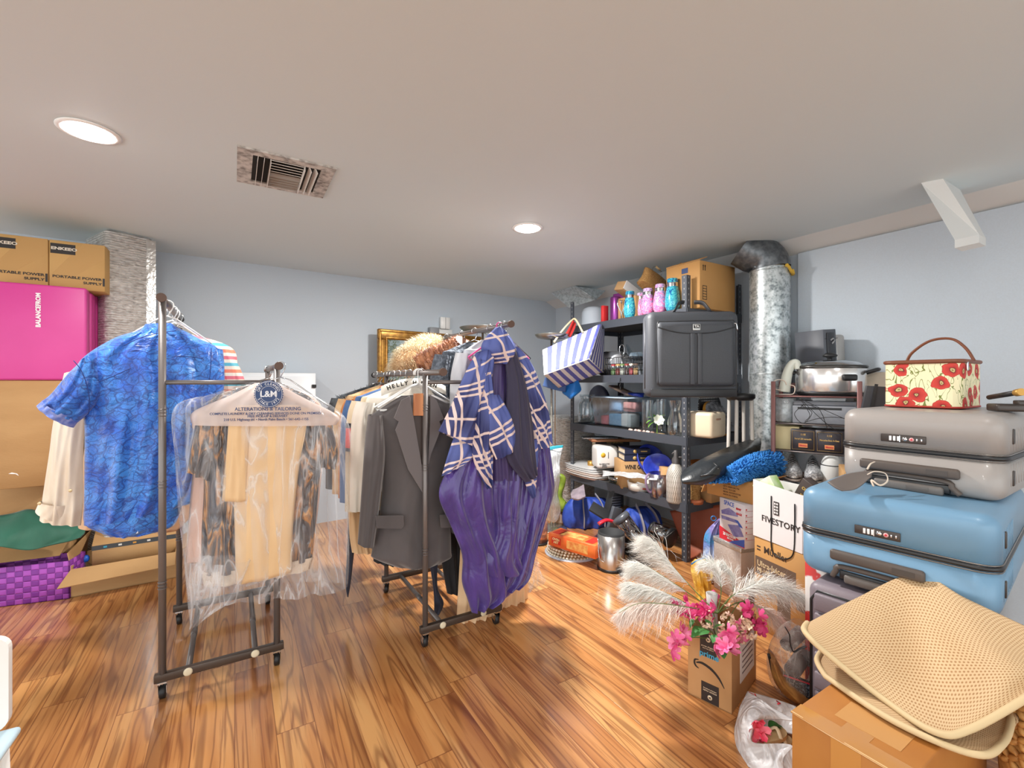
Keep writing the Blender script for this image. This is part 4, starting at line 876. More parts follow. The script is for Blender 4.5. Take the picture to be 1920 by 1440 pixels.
# gilt-framed painting leaning on the wall
A = W(708, 0, 3.97); Bx = W(960, 0, 4.98); dv = Vector((Bx.x - A.x, Bx.y - A.y)); wP = 1.12; rz = math.atan2(dv.y, dv.x); dv.normalize()
hP = .86; ztop = zat(616, 3.97); cxp = A.x + dv.x * wP / 2; cyp = A.y + dv.y * wP / 2
g = thing('painting', 'gilt-framed dark green landscape painting behind the furs, leaning against the back wall', 'painting', (cxp, cyp, ztop - hP), rz)
M_gilt = mat('gilt_frame', (176, 130, 58), .35, .6, col2=(132, 92, 40), nscale=30)
for c, s_ in (((0, 0, hP - .045), (wP, .04, .09)), ((0, 0, .045), (wP, .04, .09)), ((-wP / 2 + .045, 0, hP / 2), (.09, .04, hP - .18)), ((wP / 2 - .045, 0, hP / 2), (.09, .04, hP - .18))):
    mb = MB(); mb.box(c, s_, bev=.008, seg=2)
    if s_[0] > s_[2]:
        mb.box((c[0], -.024, c[2] + (.03 if c[2] > .2 else -.03)), (wP - .02, .012, .02), bev=.004); mb.box((c[0], -.022, c[2] - (.03 if c[2] > .2 else -.03)), (wP - .13, .01, .014), bev=.003)
    else:
        sg = 1 if c[0] > 0 else -1; mb.box((c[0] + sg * .03, -.024, c[2]), (.02, .012, hP - .05), bev=.004); mb.box((c[0] - sg * .03, -.022, c[2]), (.014, .01, hP - .15), bev=.003)
    mb.obj('frame_rail', M_gilt, g)
def oil(name):
    a = N(name); a.set(Roughness=.3); tc = a.n('ShaderNodeTexCoord'); sp = a.n('ShaderNodeSeparateXYZ', {0: tc.outputs['Object']})
    n = a.n('ShaderNodeTexNoise', {'Vector': tc.outputs['Object'], 'Scale': 4.5, 'Detail': 8.0, 'Distortion': .5}); n2 = a.n('ShaderNodeTexNoise', {'Vector': tc.outputs['Object'], 'Scale': 90.0, 'Detail': 4.0})
    v = a.math('ADD', n.outputs[0], a.math('MULTIPLY', a.math('SUBTRACT', n2.outputs[0], .5), .5))
    a.l(a.ramp(v, [(.3, rgb((46, 58, 44))), (.45, rgb((92, 104, 78))), (.55, rgb((128, 146, 150))), (.68, rgb((160, 176, 180))), (.8, rgb((120, 108, 64)))]), a.p.inputs['Base Color']); a.bump(n2.outputs[0], .5, .004); return a.m
mb = MB(); mb.box((0, .0, hP / 2), (wP - .17, .012, hP - .17)); mb.obj('canvas', pattern('oil_painting', oil), g)
# the painting rests on a low table hidden behind the clothes
zt = ztop - hP
g = thing('side_table', 'plain white table behind the clothes that carries the gilt-framed painting', 'table', (cxp + .04, cyp - .08, 0), rz)
mb = MB(); mb.box((0, 0, zt - .015), (1.2, .16, .028)); mb.obj('table_top', M_cab, g)
for x in (-.56, .56):
    for y in (-.055, .055): mb = MB(); mb.box((x, y, (zt - .03) / 2), (.035, .035, zt - .03)); mb.obj('leg', M_cab, g)
# wall-mounted white control units above the painting
def wallbox(name, label, cat, px0, px1, py0, py1, D, dp, m, parts=None):
    loc, rz_, w = frame2(px0, D, px1, D + (px1 - px0) * .0042, zat(py1, D), dp); g = thing(name, label, cat, loc, math.atan2(bw.y, bw.x)); h = zat(py0, D) - zat(py1, D)
    mb = MB(); mb.box((0, 0, h / 2), (w, dp, h), bev=.003, seg=1); mb.obj('case', m, g); return g, w, h
g, w, h = wallbox('wall_unit', 'small white two-leaf unit fixed on the back wall above the painting', 'wall unit', 828, 844, 594, 616, 4.44, .04, M_white)
mb = MB(); mb.box((0, -.021, h / 2), (.003, .002, h)); mb.obj('gap', mat('gap_shadow', (120, 122, 126), .8), g)
g, w, h = wallbox('junction_box', 'flat white junction box below the two-leaf wall unit', 'wall unit', 820, 848, 616, 634, 4.44, .05, M_white)
g, w, h = wallbox('grey_box', 'small grey metal box on the wall left of the two-leaf unit', 'wall unit', 808, 824, 613, 634, 4.36, .05, mat('grey_metal', (140, 142, 146), .5))
# torchiere floor lamps
def torchiere(label, px, D, ydisc, rd, base=True, group='torchiere floor lamps'):
    p = W(px, 0, D); zt = zat(ydisc, D); g = thing('floor_lamp', label, 'floor lamp', (p.x, p.y, 0), 0, group)
    M_nk = mat('satin_nickel', (188, 184, 174), .25, .9)
    mb = MB(); mb.lathe([(0, .025), (.02, .024), (.12, .012), (.13, 0), (0, 0)], n=32); mb.obj('base', M_nk, g)
    mb = MB(); mb.tube([(0, 0, .02), (0, 0, zt - .03)], .009, 12); mb.tube([(.03, 0, .02), (.03, 0, zt - .06), (.0, 0, zt - .03)], .004, 8); mb.obj('pole', M_nk, g)
    mb = MB(); mb.lathe([(0, zt - .045), (.03, zt - .045), (rd * .85, zt - .03), (rd, zt - .004), (rd, zt), (rd * .84, zt - .02), (0, zt - .035)], n=36); mb.obj('shade', mat('lamp_bowl', (150, 148, 142), .3, .8), g)
    mb = MB(); mb.lathe([(0, zt + .012), (.03, zt + .01), (.035, zt - .015), (0, zt - .02)], n=20); mb.obj('cover', M_nk, g)
torchiere('tall nickel floor lamp with a flat bowl shade left of the striped tote', 1034, 3.70, 627, .135)
torchiere('tall nickel floor lamp with a flat bowl shade behind the middle rack’s right rail', 905, 3.75, 614, .19)
# ================================================================ black boltless shelf against the right wall
def sv(px, v): r = (px - 960) / FP; D = v / (r * .8539 + .5205); return (r * D, D)
def put(px, v, z): x, y = sv(px, v); return (x, y, z)
def wpx(px0, px1, v): return abs(px1 - px0) / FP * sv((px0 + px1) / 2, v)[1]
SU0, SU1, SV0, SV1 = 1.97, 3.187, 2.555, 3.165
angU = math.atan2(U.y, U.x)
M_shelf = mat('shelf_black', (72, 77, 86), .38, .15); M_board = mat('shelf_board', (60, 56, 54), .8)
p0 = uvp(SU0, SV0, 0)
g = thing('storage_shelf', 'tall black perforated metal shelf unit loaded with household goods', 'shelf', p0, angU)
LX, LY = SU1 - SU0, SV1 - SV0
TIER = [1.687, 1.249, .829, .385]
for i, (x, y) in enumerate(((0, 0), (LX, 0), (0, -LY), (LX, -LY))):
    mb = MB(); sx = 1 if x == 0 else -1; sy = -1 if y == 0 else 1; zt = 1.906 if i != 3 else 1.85
    mb.box((x + sx * .019, y, zt / 2), (.038, .003, zt)); mb.box((x, y + sy * .019, zt / 2), (.003, .038, zt)); po = mb.obj('upright', M_shelf, g)
    hb = MB()                                   # keyhole slots, pale because one sees through them
    for k in range(int(zt / .038)):
        z = .03 + k * .038
        hb.box((x + sx * .019, y, z), (.008, .0046, .014), bev=.0015, seg=1); hb.box((x, y + sy * .019, z), (.0046, .008, .014), bev=.0015, seg=1)
    hb.obj('slots', mat('slot_pale', (150, 150, 150), .7), po, 'row of keyhole slots')
for z in TIER:
    hz = .06
    for a_, b_, nm in (((0, .003, z - hz / 2), (LX, 0, 0), 'long'), ((0, -LY - .003, z - hz / 2), (LX, 0, 0), 'long')):
        mb = MB(); mb.box((LX / 2, a_[1], z - hz / 2), (LX, .004, hz)); mb.box((LX / 2, a_[1] + (-.01 if a_[1] > -.1 else .01), z - .002), (LX, .02, .004)); mb.obj('beam', M_shelf, g)
    for x in (-.003, LX + .003):
        mb = MB(); mb.box((x, -LY / 2, z - hz / 2), (.004, LY, hz)); mb.obj('beam', M_shelf, g)
    mb = MB(); mb.box((LX / 2, -LY / 2, z - .016), (LX - .01, LY - .01, .010)); mb.obj('shelf_board', M_board, g)
def uvbox(name, label, cat, u0, u1, v0, v1, z0, z1, m, group=None, bev=.003, part='body'):
    """box square with the room; local x = V, y = U; 'left' face looks to -V, 'front' face to -U"""
    c = uvp((u0 + u1) / 2, (v0 + v1) / 2, z0); g = thing(name, label, cat, c, RZ, group); w, d, h = v1 - v0, u1 - u0, z1 - z0
    mb = MB(); mb.box((0, 0, h / 2), (w, d, h), bev=bev, seg=1); mb.obj(part, m, g); return g, w, d, h
def lobj(name, label, cat, loc, prof, m, part='body', n=28, group=None, rz=0, sx=1, sy=1):
    g = thing(name, label, cat, loc, rz, group); mb = MB(); mb.lathe(prof, n=n, sx=sx, sy=sy); mb.obj(part, m, g); return g
T1, T2, T3, T4 = 1.688, 1.238, .818, .374
E = .002
# ---- top tier
g = lobj('cake_dome', 'frosted grey plastic dome bowl at the far end of the shelf top', 'bowl', put(1112, 2.74, T1), [(.112, 0), (.113, .01), (.105, .02), (.102, .12), (.085, .16), (.05, .175), (0, .18)], mat('frosted_plastic', (178, 186, 196), .3, spec=.6), sx=1.0)
mb = MB(); mb.lathe([(.100, -.0), (.128, .0), (.130, .006), (.108, .012)], n=28); mb.obj('rim', mat('frosted_rim', (196, 204, 214), .3), g)
g, w, d, h = uvbox('gift_box', 'purple presentation box standing behind the purple thermos', 'box', 2.62, 2.85, 2.74, 2.78, T1, T1 + .25, mat('purple_card', (124, 44, 122), .5))
g, w, d, h = uvbox('red_packet', 'small red folded packet beside the grey dome', 'packet', 2.86, 2.89, 2.64, 2.70, T1, T1 + .15, mat('red_card', (210, 50, 52), .5))
lobj('thermos_mug', 'metallic purple thermos mug on the shelf top', 'mug', put(1154, 2.62, T1), [(0, 0), (.040, 0), (.042, .006), (.042, .18), (.038, .19), (0, .192)], mat('purple_metal', (128, 60, 130), .28, .7))
g = thing('heart_whisk', 'bent chrome wire heart leaning on the dark mug', 'utensil', put(1165, 2.58, T1), .3); mb = MB()
mb.tube([(.0, 0, .0), (-.004, 0, .05), (-.035, 0, .11), (-.03, 0, .15), (-.005, 0, .145), (0, 0, .12), (.005, 0, .145), (.03, 0, .15), (.035, 0, .11), (.004, 0, .05)], .004, 8, closed=True); mb.obj('wire', M_chrome, g)
lobj('dark_mug', 'dark plum travel mug beside the purple thermos', 'mug', put(1166, 2.68, T1), [(0, 0), (.036, 0), (.038, .01), (.038, .15), (.033, .16), (0, .16)], mat('plum_plastic', (74, 44, 66), .35))
def swirl(name, stops, sc, seed):
    def f(nm):
        a = N(nm); a.set(Roughness=.12); a.p.inputs['Coat Weight'].default_value = .5; tc = a.n('ShaderNodeTexCoord'); mp = a.n('ShaderNodeMapping', {0: tc.outputs['Object']}); mp.inputs['Location'].default_value = (seed, 0, 0)
        n = a.n('ShaderNodeTexNoise', {'Vector': mp.outputs[0], 'Scale': sc, 'Detail': 4.0, 'Distortion': 2.4}); sp = a.n('ShaderNodeSeparateXYZ', {0: tc.outputs['Object']})
        v = a.math('ADD', n.outputs[0], a.math('MULTIPLY', a.math('SUBTRACT', sp.outputs[2], .1), -.9)); a.l(a.ramp(v, stops), a.p.inputs['Base Color']); return a.m
    return pattern(name, f)
M_teal = swirl('teal_swirl', [(.3, rgb((24, 62, 140))), (.42, rgb((28, 140, 176))), (.52, rgb((96, 206, 204))), (.60, rgb((26, 120, 170))), (.72, rgb((60, 170, 180)))], 26, 3)
M_pinks = swirl('pink_swirl', [(.34, rgb((226, 214, 232))), (.44, rgb((150, 96, 168))), (.5, rgb((206, 190, 224))), (.58, rgb((232, 84, 160))), (.68, rgb((244, 176, 200)))], 16, 1)
prof = [(0, .0), (.036, 0), (.040, .006), (.050, .03), (.052, .07), (.046, .12), (.037, .165), (.037, .21), (.034, .214), (0, .214)]
tb = lobj('tumbler', 'teal and blue swirled tumbler, left one of the two teal ones on the shelf top', 'tumbler', put(1181, 2.60, T1), prof, M_teal, group='swirled tumblers on the shelf top'); tb.scale = (.92, .92, .95)
mb = MB(); mb.lathe([(.0375, .118 + .03), (.0385, .150 + .03), (.0385, .152 + .03), (.0375, .156 + .03)], n=28); mb.obj('lid_band', M_chrome, tb)
t2 = dup(tb, put(1261, 2.60, T1), .5, 'teal and blue swirled tumbler next to the big box on the shelf top'); t2.scale = (1.0, 1.0, 1.05)
tp = lobj('tumbler', 'pink and violet marbled tumbler in front of its two look-alikes', 'tumbler', put(1215, 2.59, T1), prof, M_pinks, group='swirled tumblers on the shelf top'); tp.scale = (.95, .95, .9)
mb = MB(); mb.lathe([(.0375, .118 + .03), (.0385, .150 + .03), (.0385, .152 + .03), (.0375, .156 + .03)], n=28); mb.obj('lid_band', M_chrome, tp)
t3 = dup(tp, put(1238, 2.60, T1), 1.5, 'pink and violet marbled tumbler beside the right-hand teal tumbler'); t3.scale = (.98, .98, .96)
t4 = dup(tp, put(1202, 2.68, T1), 2.5, 'pink and violet marbled tumbler half hidden behind the left teal one'); t4.scale = (.9, .9, .9)
g = thing('white_shoebox', 'white and kraft box leaning askew behind the tumblers on the shelf top', 'box', put(1190, 2.80, 1.86), RZ); Rm = Matrix.Rotation(.42, 3, 'Y') @ Matrix.Rotation(.15, 3, 'X')
mb = MB(); mb.box((0, 0, .035), (.36, .10, .075), R=Rm); mb.obj('body', mat('kraft_back', (190, 150, 104), .7), g); mb = MB(); mb.box((-.003, -.055, .035), (.355, .006, .07), R=Rm); mb.obj('lid', M_paper, g)
g = thing('stand_box', 'low kraft storage box supporting the tilted white box and wicker purse', 'box', put(1212, 2.84, T1), RZ); mb = MB(); mb.box((0, 0, .085), (.46, .20, .17), bev=.003, seg=1); mb.obj('body', M_card, g)
M_wick = mat('wicker', (204, 160, 98), .7, col2=(170, 120, 64), nscale=60, bump=1.0, bscale=90, bdist=.01, stretch=(1, 1, 3))
g = thing('wicker_purse', 'straw-coloured wicker purse with an arched handle on top of the tilted box', 'purse', put(1222, 2.74, 1.90), RZ)
Rm = Matrix.Rotation(.38, 3, 'Y'); mb = MB()
mb.loft([(Rm @ Vector((-.13, 0, .13)), Rm @ Vector((.13, 0, .13)), .06), (Rm @ Vector((-.125, 0, .07)), Rm @ Vector((.125, 0, .07)), .10), (Rm @ Vector((-.15, 0, .0)), Rm @ Vector((.15, 0, .0)), .12)], (.001, 2, 1), 5, 30, (True, True), exp=.3); mb.obj('body', M_wick, g)
mb = MB(); mb.tube([Rm @ Vector(q) for q in smooth_path([(-.05, 0, .12), (-.052, 0, .17), (-.03, 0, .19), (.03, 0, .19), (.052, 0, .17), (.05, 0, .12)], 4)], .003, 8); mb.obj('handle', M_chrome, g)
mb = MB(); mb.tube([Rm @ Vector((x, 0, .192)) for x in (-.026, 0, .026)], .008, 10); mb.obj('grip', mat('pale_wood', (220, 184, 134), .5), g)
g, w, d, h = uvbox('cardboard_box', 'big tan cardboard box on the top right end of the shelf', 'box', 1.925, 2.20, 2.63, 3.02, T1, 2.005, M_card2)
quad(g, 'flap', M_card2, [(-w / 2, -d / 2, h), (-w / 2, d / 2, h), (-w / 2 + .08, d / 2, h + .03), (-w / 2 + .08, -d / 2, h + .03)], .004)
quad(g, 'flap', M_card2, [(-w / 2 + .07, d / 2, h), (w / 2, d / 2, h), (w / 2, d / 2 - .06, h + .04), (-w / 2 + .08, d / 2 - .06, h + .04)], .004)
mb = MB(); mb.box((-w / 2 - .001, -.02, h - .05), (.002, .05, .035)); mb.obj('torn_label', M_navy, g, 'torn blue label')
for x in (-w / 2 + .035, -w / 2 + .055):
    mb = MB(); mb.prism([(x - .003, h - .065), (x + .003, h - .065), (x + .003, h - .035), (x + .008, h - .035), (x, h - .025), (x - .008, h - .035), (x - .003, h - .035)], -d / 2 - .0012, -d / 2); mb.obj('arrow_mark', M_ink, g)
mb = MB(); 
for k in range(6): mb.box((-w / 2 + .05, -d / 2 - .0008, .06 + k * .018), (.04, .0012, .0035))
for x in (-w / 2 + .03, -w / 2 + .07): mb.box((x, -d / 2 - .0008, .105), (.0035, .0012, .095))
mb.obj('printed_grid', M_ink, g)
# ---- hanging bags
M_bag = mat('black_nylon', (64, 67, 73), .5, bump=.25, nscale=420, col2=(74, 77, 83)); M_bagd = mat('black_trim', (42, 43, 46), .4)
D0 = 2.72; g = thing('garment_suitcase', 'large black nylon carry bag with a square emblem hanging from the shelf corner', 'bag', (*W(1294, 0, D0).xy, zat(745, D0)), -.06)
bw_, bh_ = 166 * D0 / FP, 160 * D0 / FP
mb = MB(); mb.box((0, .02, bh_ / 2), (bw_, .16, bh_), bev=.045, seg=5); mb.obj('body', M_bag, g)
mb = MB(); mb.box((.008, -.065, bh_ * .50), (bw_ * .84, .05, bh_ * .74), bev=.028, seg=4); mb.obj('front_pocket', M_bag, g)
P = lambda x, z, y=-.093: Vector((x * bw_, y, z * bh_))
mb = MB(); mb.tube(smooth_path([P(-.40, .80), P(-.20, .745), P(.0, .73), P(.22, .745), P(.42, .80)], 6), .0035, 6)
mb.tube(smooth_path([P(-.40, .15), P(-.41, .5), P(-.41, .83), P(-.3, .865), P(.3, .875), P(.42, .84), P(.43, .5), P(.43, .2), P(.36, .13), P(-.3, .125), P(-.40, .15)], 4), .003, 6); mb.obj('piping', M_bagd, g)
for x in (-.03, .045): mb = MB(); mb.box((x * bw_, -.094, bh_ * .44), (.028, .012, bh_ * .58), bev=.005, seg=2); mb.obj('strip', M_bag, g)
mb = MB(); mb.box((0, -.062, bh_ * .055), (bw_ * .93, .012, bh_ * .09), bev=.004); mb.obj('leather_band', M_bagd, g)
mb = MB(); mb.box((0, 0, 0), (.001, .001, .001)); mb.bm.clear(); mb.uv = mb.bm.loops.layers.uv.new('uv')
mb.box((.005, -.097, bh_ * .80), (.042, .004, .036), bev=.003); em = mb.obj('emblem', mat('silver_emblem', (190, 190, 188), .35, .6), g)
mb = MB(); mb.box((.005, -.0995, bh_ * .807), (.034, .002, .022)); e2 = mb.obj('emblem_field', M_black, em)
lettering(em, 'TA', (.005, -.1008, bh_ * .807), .02, M_paper, offset=.0006)
for s in (-1, 1):
    mb = MB(); mb.tube(smooth_path([(s * .11, -.02, bh_ * .985), (s * .095, -.03, bh_ * 1.02), (s * .07, -.01, bh_ * 1.10), (s * .03, .02, bh_ * 1.12)], 5), .013, 8, flat=.35); mb.obj('handle', M_bagd, g)
mb = MB(); mb.tube(smooth_path([P(.41, .84, -.095), P(.43, .83, -.1), P(.44, .76, -.1)], 3), .004, 6); mb.obj('zip_pull', M_chrome, g)
mb = MB()
for zz in (.97, .0): mb.tube(smooth_path([(-bw_ * .45, -.045, bh_ * (.9 if zz else .1)), (-bw_ * .47, -.045, bh_ * .5), (-bw_ * .45, -.045, bh_ * (.1 if zz else .9))], 5), .003, 6)
mb.tube([(-bw_ * .502, -.0, bh_ * .1), (-bw_ * .503, 0, bh_ * .9)], .004, 6); mb.obj('zipper', mat('zip_grey', (88, 90, 94), .4, .4), g)
# striped tote
def tote(name):
    a = N(name); a.set(Roughness=.75); uv, u, v = uvxy(a); f = a.math('FRACT', a.math('MULTIPLY', u, 5.8))
    n = a.n('ShaderNodeTexNoise', {'Vector': uv, 'Scale': 6.0}); f = a.math('ADD', f, a.math('MULTIPLY', a.math('SUBTRACT', n.outputs[0], .5), .10))
    a.l(a.ramp(f, [(0, rgb((226, 228, 234))), (.46, rgb((96, 102, 184))), (.98, rgb((226, 228, 234)))], 'CONSTANT'), a.p.inputs['Base Color']); a.bump(n.outputs[0], .5, .01); return a.m
M_tote = pattern('tote_stripes', tote)
g = thing('striped_tote', 'blue and white striped canvas tote hanging tilted from the far shelf post', 'tote bag', tuple(W(1078, 728, 3.6)), 0)
q = {k: W(*v) - g.location for k, v in dict(TL=(1017, 656, 3.58), TR=(1127, 607, 3.62), BR=(1104, 673, 3.46), BL=(1020, 703, 3.42), BR2=(1131, 698, 3.70), BL2=(1048, 728, 3.66), TR2=(1134, 612, 3.84), TL2=(1040, 648, 3.80)).items()}
def patch(mb, a, b, c, d, n=12, bul=.012, nn=None, uo=0):
    """a b top left/right, d c bottom left/right, slightly bulged"""
    nn = nn or (b - a).cross(d - a).normalized(); G_ = []
    for i in range(n + 1):
        G_.append([(a.lerp(b, j / n)).lerp(d.lerp(c, j / n), i / n) + nn * (bul * math.sin(PI * i / n) * math.sin(PI * j / n) + .35 * bul * noise.noise(Vector((i * .5, j * .5, uo)))) for j in range(n + 1)])
    mb.grid(G_)
mb = MB(); patch(mb, q['TL'], q['TR'], q['BR'], q['BL'], bul=-.02); patch(mb, q['BL'], q['BR'], q['BR2'], q['BL2'], bul=-.008, uo=3); patch(mb, q['TR'], q['TR2'], q['BR2'], q['BR'], bul=0.0, uo=5); patch(mb, q['TL2'], q['TL'], q['BL'], q['BL2'], bul=0, uo=7); patch(mb, q['TR2'], q['TL2'], q['BL2'], q['BR2'], bul=0, uo=9)
bmesh.ops.remove_doubles(mb.bm, verts=mb.bm.verts[:], dist=.002); mb.obj('body', M_tote, g)
def wt(*v): return W(*v) - g.location
mb = MB(); mb.tube(smooth_path([wt(1039, 641, 3.58), wt(1056, 618, 3.66), wt(1073, 600, 3.80), wt(1079, 599, 3.80), wt(1086, 610, 3.70), wt(1092, 622, 3.58)], 5), .0085, 8); mb.obj('rope_handle', mat('rope', (220, 200, 164), .8, bump=.6, nscale=90), g)
mb = MB(); mb.tube([q['BL'], q['BR'], q['BR2']], .004, 6); mb.obj('seam_piping', M_paper, g)
g = thing('red_strap', 'bright red folded cloth strap hanging at the tote’s rope handle', 'strap', tuple(W(1075, 620, 3.9)), 0)
world_sheet(g, 'strap', M_red, [[W(1074, 600, 3.86), W(1080, 606, 3.86)], [W(1068, 612, 3.84), W(1078, 616, 3.84)], [W(1060, 626, 3.80), W(1070, 632, 3.80)]], .01)
g = thing('blue_umbrella', 'denim blue and bright blue folded cloth hanging below the striped tote', 'cloth', tuple(W(1060, 740, 3.72)), 0)
world_sheet(g, 'fold', cloth('denim_scrap', (66, 96, 150), None, scale=9), [[W(1022, 708, 3.70), W(1040, 718, 3.66), W(1062, 722, 3.66)], [W(1017, 724, 3.72), W(1040, 731, 3.66), W(1060, 735, 3.66)]], .02)
world_sheet(g, 'fold', mat('bright_blue_nylon', (28, 116, 202), .4, bump=.5, nscale=20, bdist=.01), [[W(1058, 722, 3.70), W(1075, 718, 3.64), W(1084, 712, 3.66)], [W(1054, 736, 3.72), W(1072, 740, 3.62), W(1090, 730, 3.66)], [W(1062, 742, 3.70), W(1070, 748, 3.64), W(1084, 738, 3.66)]], .02)
# ---- second tier
M_plate = mat('dark_plate', (52, 54, 58), .3); M_steelp = mat('steel_plate', (170, 174, 180), .3, .8)
for k in range(5):
    g = thing('pan_lid' if k else 'dinner_plate', ['dark round plate standing upright nearest the tote on the second shelf', 'steel pan lid upright, next to the dark plate', 'steel pan lid upright, third from the tote', 'steel pan lid upright, fourth from the tote', 'steel pan lid upright, nearest the wire basket'][k], 'plate' if k == 0 else 'lid', put(1139 + k * 5.5, 2.66 + .01 * k, T2 + .105), RZ + .9)
    mb = MB(); mb.lathe([(0, 0), (.07, 0), (.105, .012), (.107, .010), (.072, -.004), (0, -.004)], n=36, R=Matrix.Rotation(PI / 2, 3, 'Y') @ Matrix.Rotation(0.0, 3, 'Z')); mb.obj('disc', M_plate if k == 0 else M_steelp, g)
g = thing('wire_basket', 'black wire basket full of cutlery and trinkets on the second shelf', 'basket', put(1172, 2.64, T2), RZ + PI / 2); M_wire = mat('black_wire', (44, 44, 46), .4, .4)
w_, d_, h_ = .30, .14, .15; mb = MB()
for z in (.005, .05, .10, h_):
    mb.tube([(-w_ / 2, -d_ / 2, z), (w_ / 2, -d_ / 2, z), (w_ / 2, d_ / 2, z), (-w_ / 2, d_ / 2, z)], .0025, 5, closed=True)
for k in range(13):
    x = -w_ / 2 + k * w_ / 12
    for y in (-d_ / 2, d_ / 2): mb.tube([(x, y, 0), (x, y, h_)], .0016, 5)
for k in range(6):
    y = -d_ / 2 + k * d_ / 5
    for x in (-w_ / 2, w_ / 2): mb.tube([(x, y, 0), (x, y, h_)], .0016, 5)
mb.obj('wire_frame', M_wire, g)
cols = [(196, 70, 76), (214, 170, 110), (120, 150, 90), (150, 60, 52), (220, 214, 200), (90, 70, 60)]
for k in range(6):
    g = lobj('spice_jar', 'small jar with a %s lid inside the black wire basket' % ['red', 'sand', 'green', 'brick', 'white', 'brown'][k], 'jar', put(1150 + k * 8.5, 2.64, T2 + .004), [(0, 0), (.02, 0), (.022, .01), (.022, .07), (.016, .08), (.016, .083)], glass('jar_glass', base=.12), n=16, group='small jars in the wire basket')
    mb = MB(); mb.lathe([(.018, .082), (.018, .098), (0, .099)], n=16); mb.obj('lid', mat('lid_%d' % k, cols[k], .4), g)
    mb = MB(); mb.lathe([(0, .004), (.019, .004), (.019, .06), (0, .06)], n=16); mb.obj('filling', mat('lid_%d' % ((k + 2) % 6), cols[(k + 2) % 6], .6), g)
g = thing('serving_spoon', 'large steel ring-handled ladle standing up from the wire basket', 'ladle', put(1166, 2.70, T2 + .004), .2); mb = MB()
mb.tube([(0, 0, .0), (0, 0, .17)], .005, 8); mb.tube(ring_pts((0, 0, .215), .022, 20, ry=.045), .004, 6, closed=True); mb.obj('handle', M_chrome, g)
g = thing('glass_platter', 'cut-glass platter leaning behind the wire basket', 'platter', put(1182, 2.98, T2), RZ + .6); mb = MB(); mb.lathe([(0, 0), (.08, .0), (.14, .02), (.142, .024), (.08, .006), (0, .006)], c=(0, 0, .15), n=36, R=Matrix.Rotation(1.2, 3, 'X')); mb.obj('dish', glass('platter_glass', base=.25), g)
g = thing('grey_pouch', 'crumpled grey-blue pouch lying on the wire basket beside the black bag', 'pouch', put(1196, 2.72, T2 + .155), RZ); mb = MB(); mb.loft([(Vector((-.08, 0, .03)), Vector((.07, 0, .045)), .05), (Vector((-.09, 0, .0)), Vector((.08, 0, -.0)), .09), (Vector((-.04, 0, -.03)), Vector((.05, 0, -.03)), .03)], (.006, 3, 2), 6, 24, (True, True)); mb.obj('body', cloth('pouch_grey', (92, 110, 124), (60, 70, 80), rough=.4, scale=16), g)
g, w, d, h = uvbox('white_tray_box', 'flat pale box at the wall side of the second shelf', 'box', 2.2, 2.7, 2.98, 3.12, T2, T2 + .16, M_cab)
mb = MB(); g = thing('hook_chain', 'short dark chain hooked over the second shelf’s edge', 'chain', put(1163, 2.546, T2 - .02), 0)
for k in range(5): mb.tube(ring_pts((0, 0, -.018 * k), .006, 10, ry=.011, plane='xz' if k % 2 else 'yz'), .0018, 5, closed=True)
mb.obj('links', M_wire, g)
# ---- third tier
M_gl = glass('clear_glass', base=.07); M_glr = glass('ribbed_glass', base=.10, edge=.7)
g = thing('glass_jar', 'large wide-mouthed ribbed glass jar at the far end of the third shelf', 'jar', put(1101, 2.72, T3), 0)
mb = MB(); mb.lathe([(0, .004), (.075, 0), (.085, .01), (.088, .1), (.086, .18), (.07, .215), (.062, .22), (.064, .245), (.068, .25)], n=14); mb.obj('body', M_glr, g)
mb = MB(); mb.lathe([(.069, .24), (.069, .262), (0, .264)], n=28); mb.obj('lid', M_gl, g)
g = thing('glass_jar', 'smaller glass jar standing beside the wide ribbed one', 'jar', put(1118, 2.84, T3), 0); mb = MB(); mb.lathe([(0, .004), (.055, 0), (.06, .01), (.06, .19), (.045, .215), (.045, .225)], n=12); mb.obj('body', M_glr, g)
g = thing('plastic_bin', 'clear bluish plastic tub filled with pink and blue packages on the third shelf', 'storage bin', put(1162, 2.74, T3), RZ + PI / 2)
bw2, bd2, bh2 = .42, .24, .25; mb = MB(); t = .004
def tapbox(mb, w, d, h, k=.88, open_=True):
    b = [Vector((sx * w / 2 * k, sy * d / 2 * k, 0)) for sx, sy in ((-1, -1), (1, -1), (1, 1), (-1, 1))]; tt = [Vector((sx * w / 2, sy * d / 2, h)) for sx, sy in ((-1, -1), (1, -1), (1, 1), (-1, 1))]
    B = [mb.bm.verts.new(p) for p in b]; T = [mb.bm.verts.new(p) for p in tt]; mb.face(B[::-1])
    for i in range(4): mb.face([B[i], B[(i + 1) % 4], T[(i + 1) % 4], T[i]])
    if not open_: mb.face(T)
    return B, T
tapbox(mb, bw2, bd2, bh2); mb.obj('tub', glass('tub_plastic', tint=(206, 222, 234), base=.16, rough=.15), g)
mb = MB(); mb.tube([(sx * bw2 / 2, sy * bd2 / 2, bh2) for sx, sy in ((-1, -1), (1, -1), (1, 1), (-1, 1))], .006, 6, closed=True); mb.obj('rim', mat('tub_rim', (176, 200, 222), .25), g)
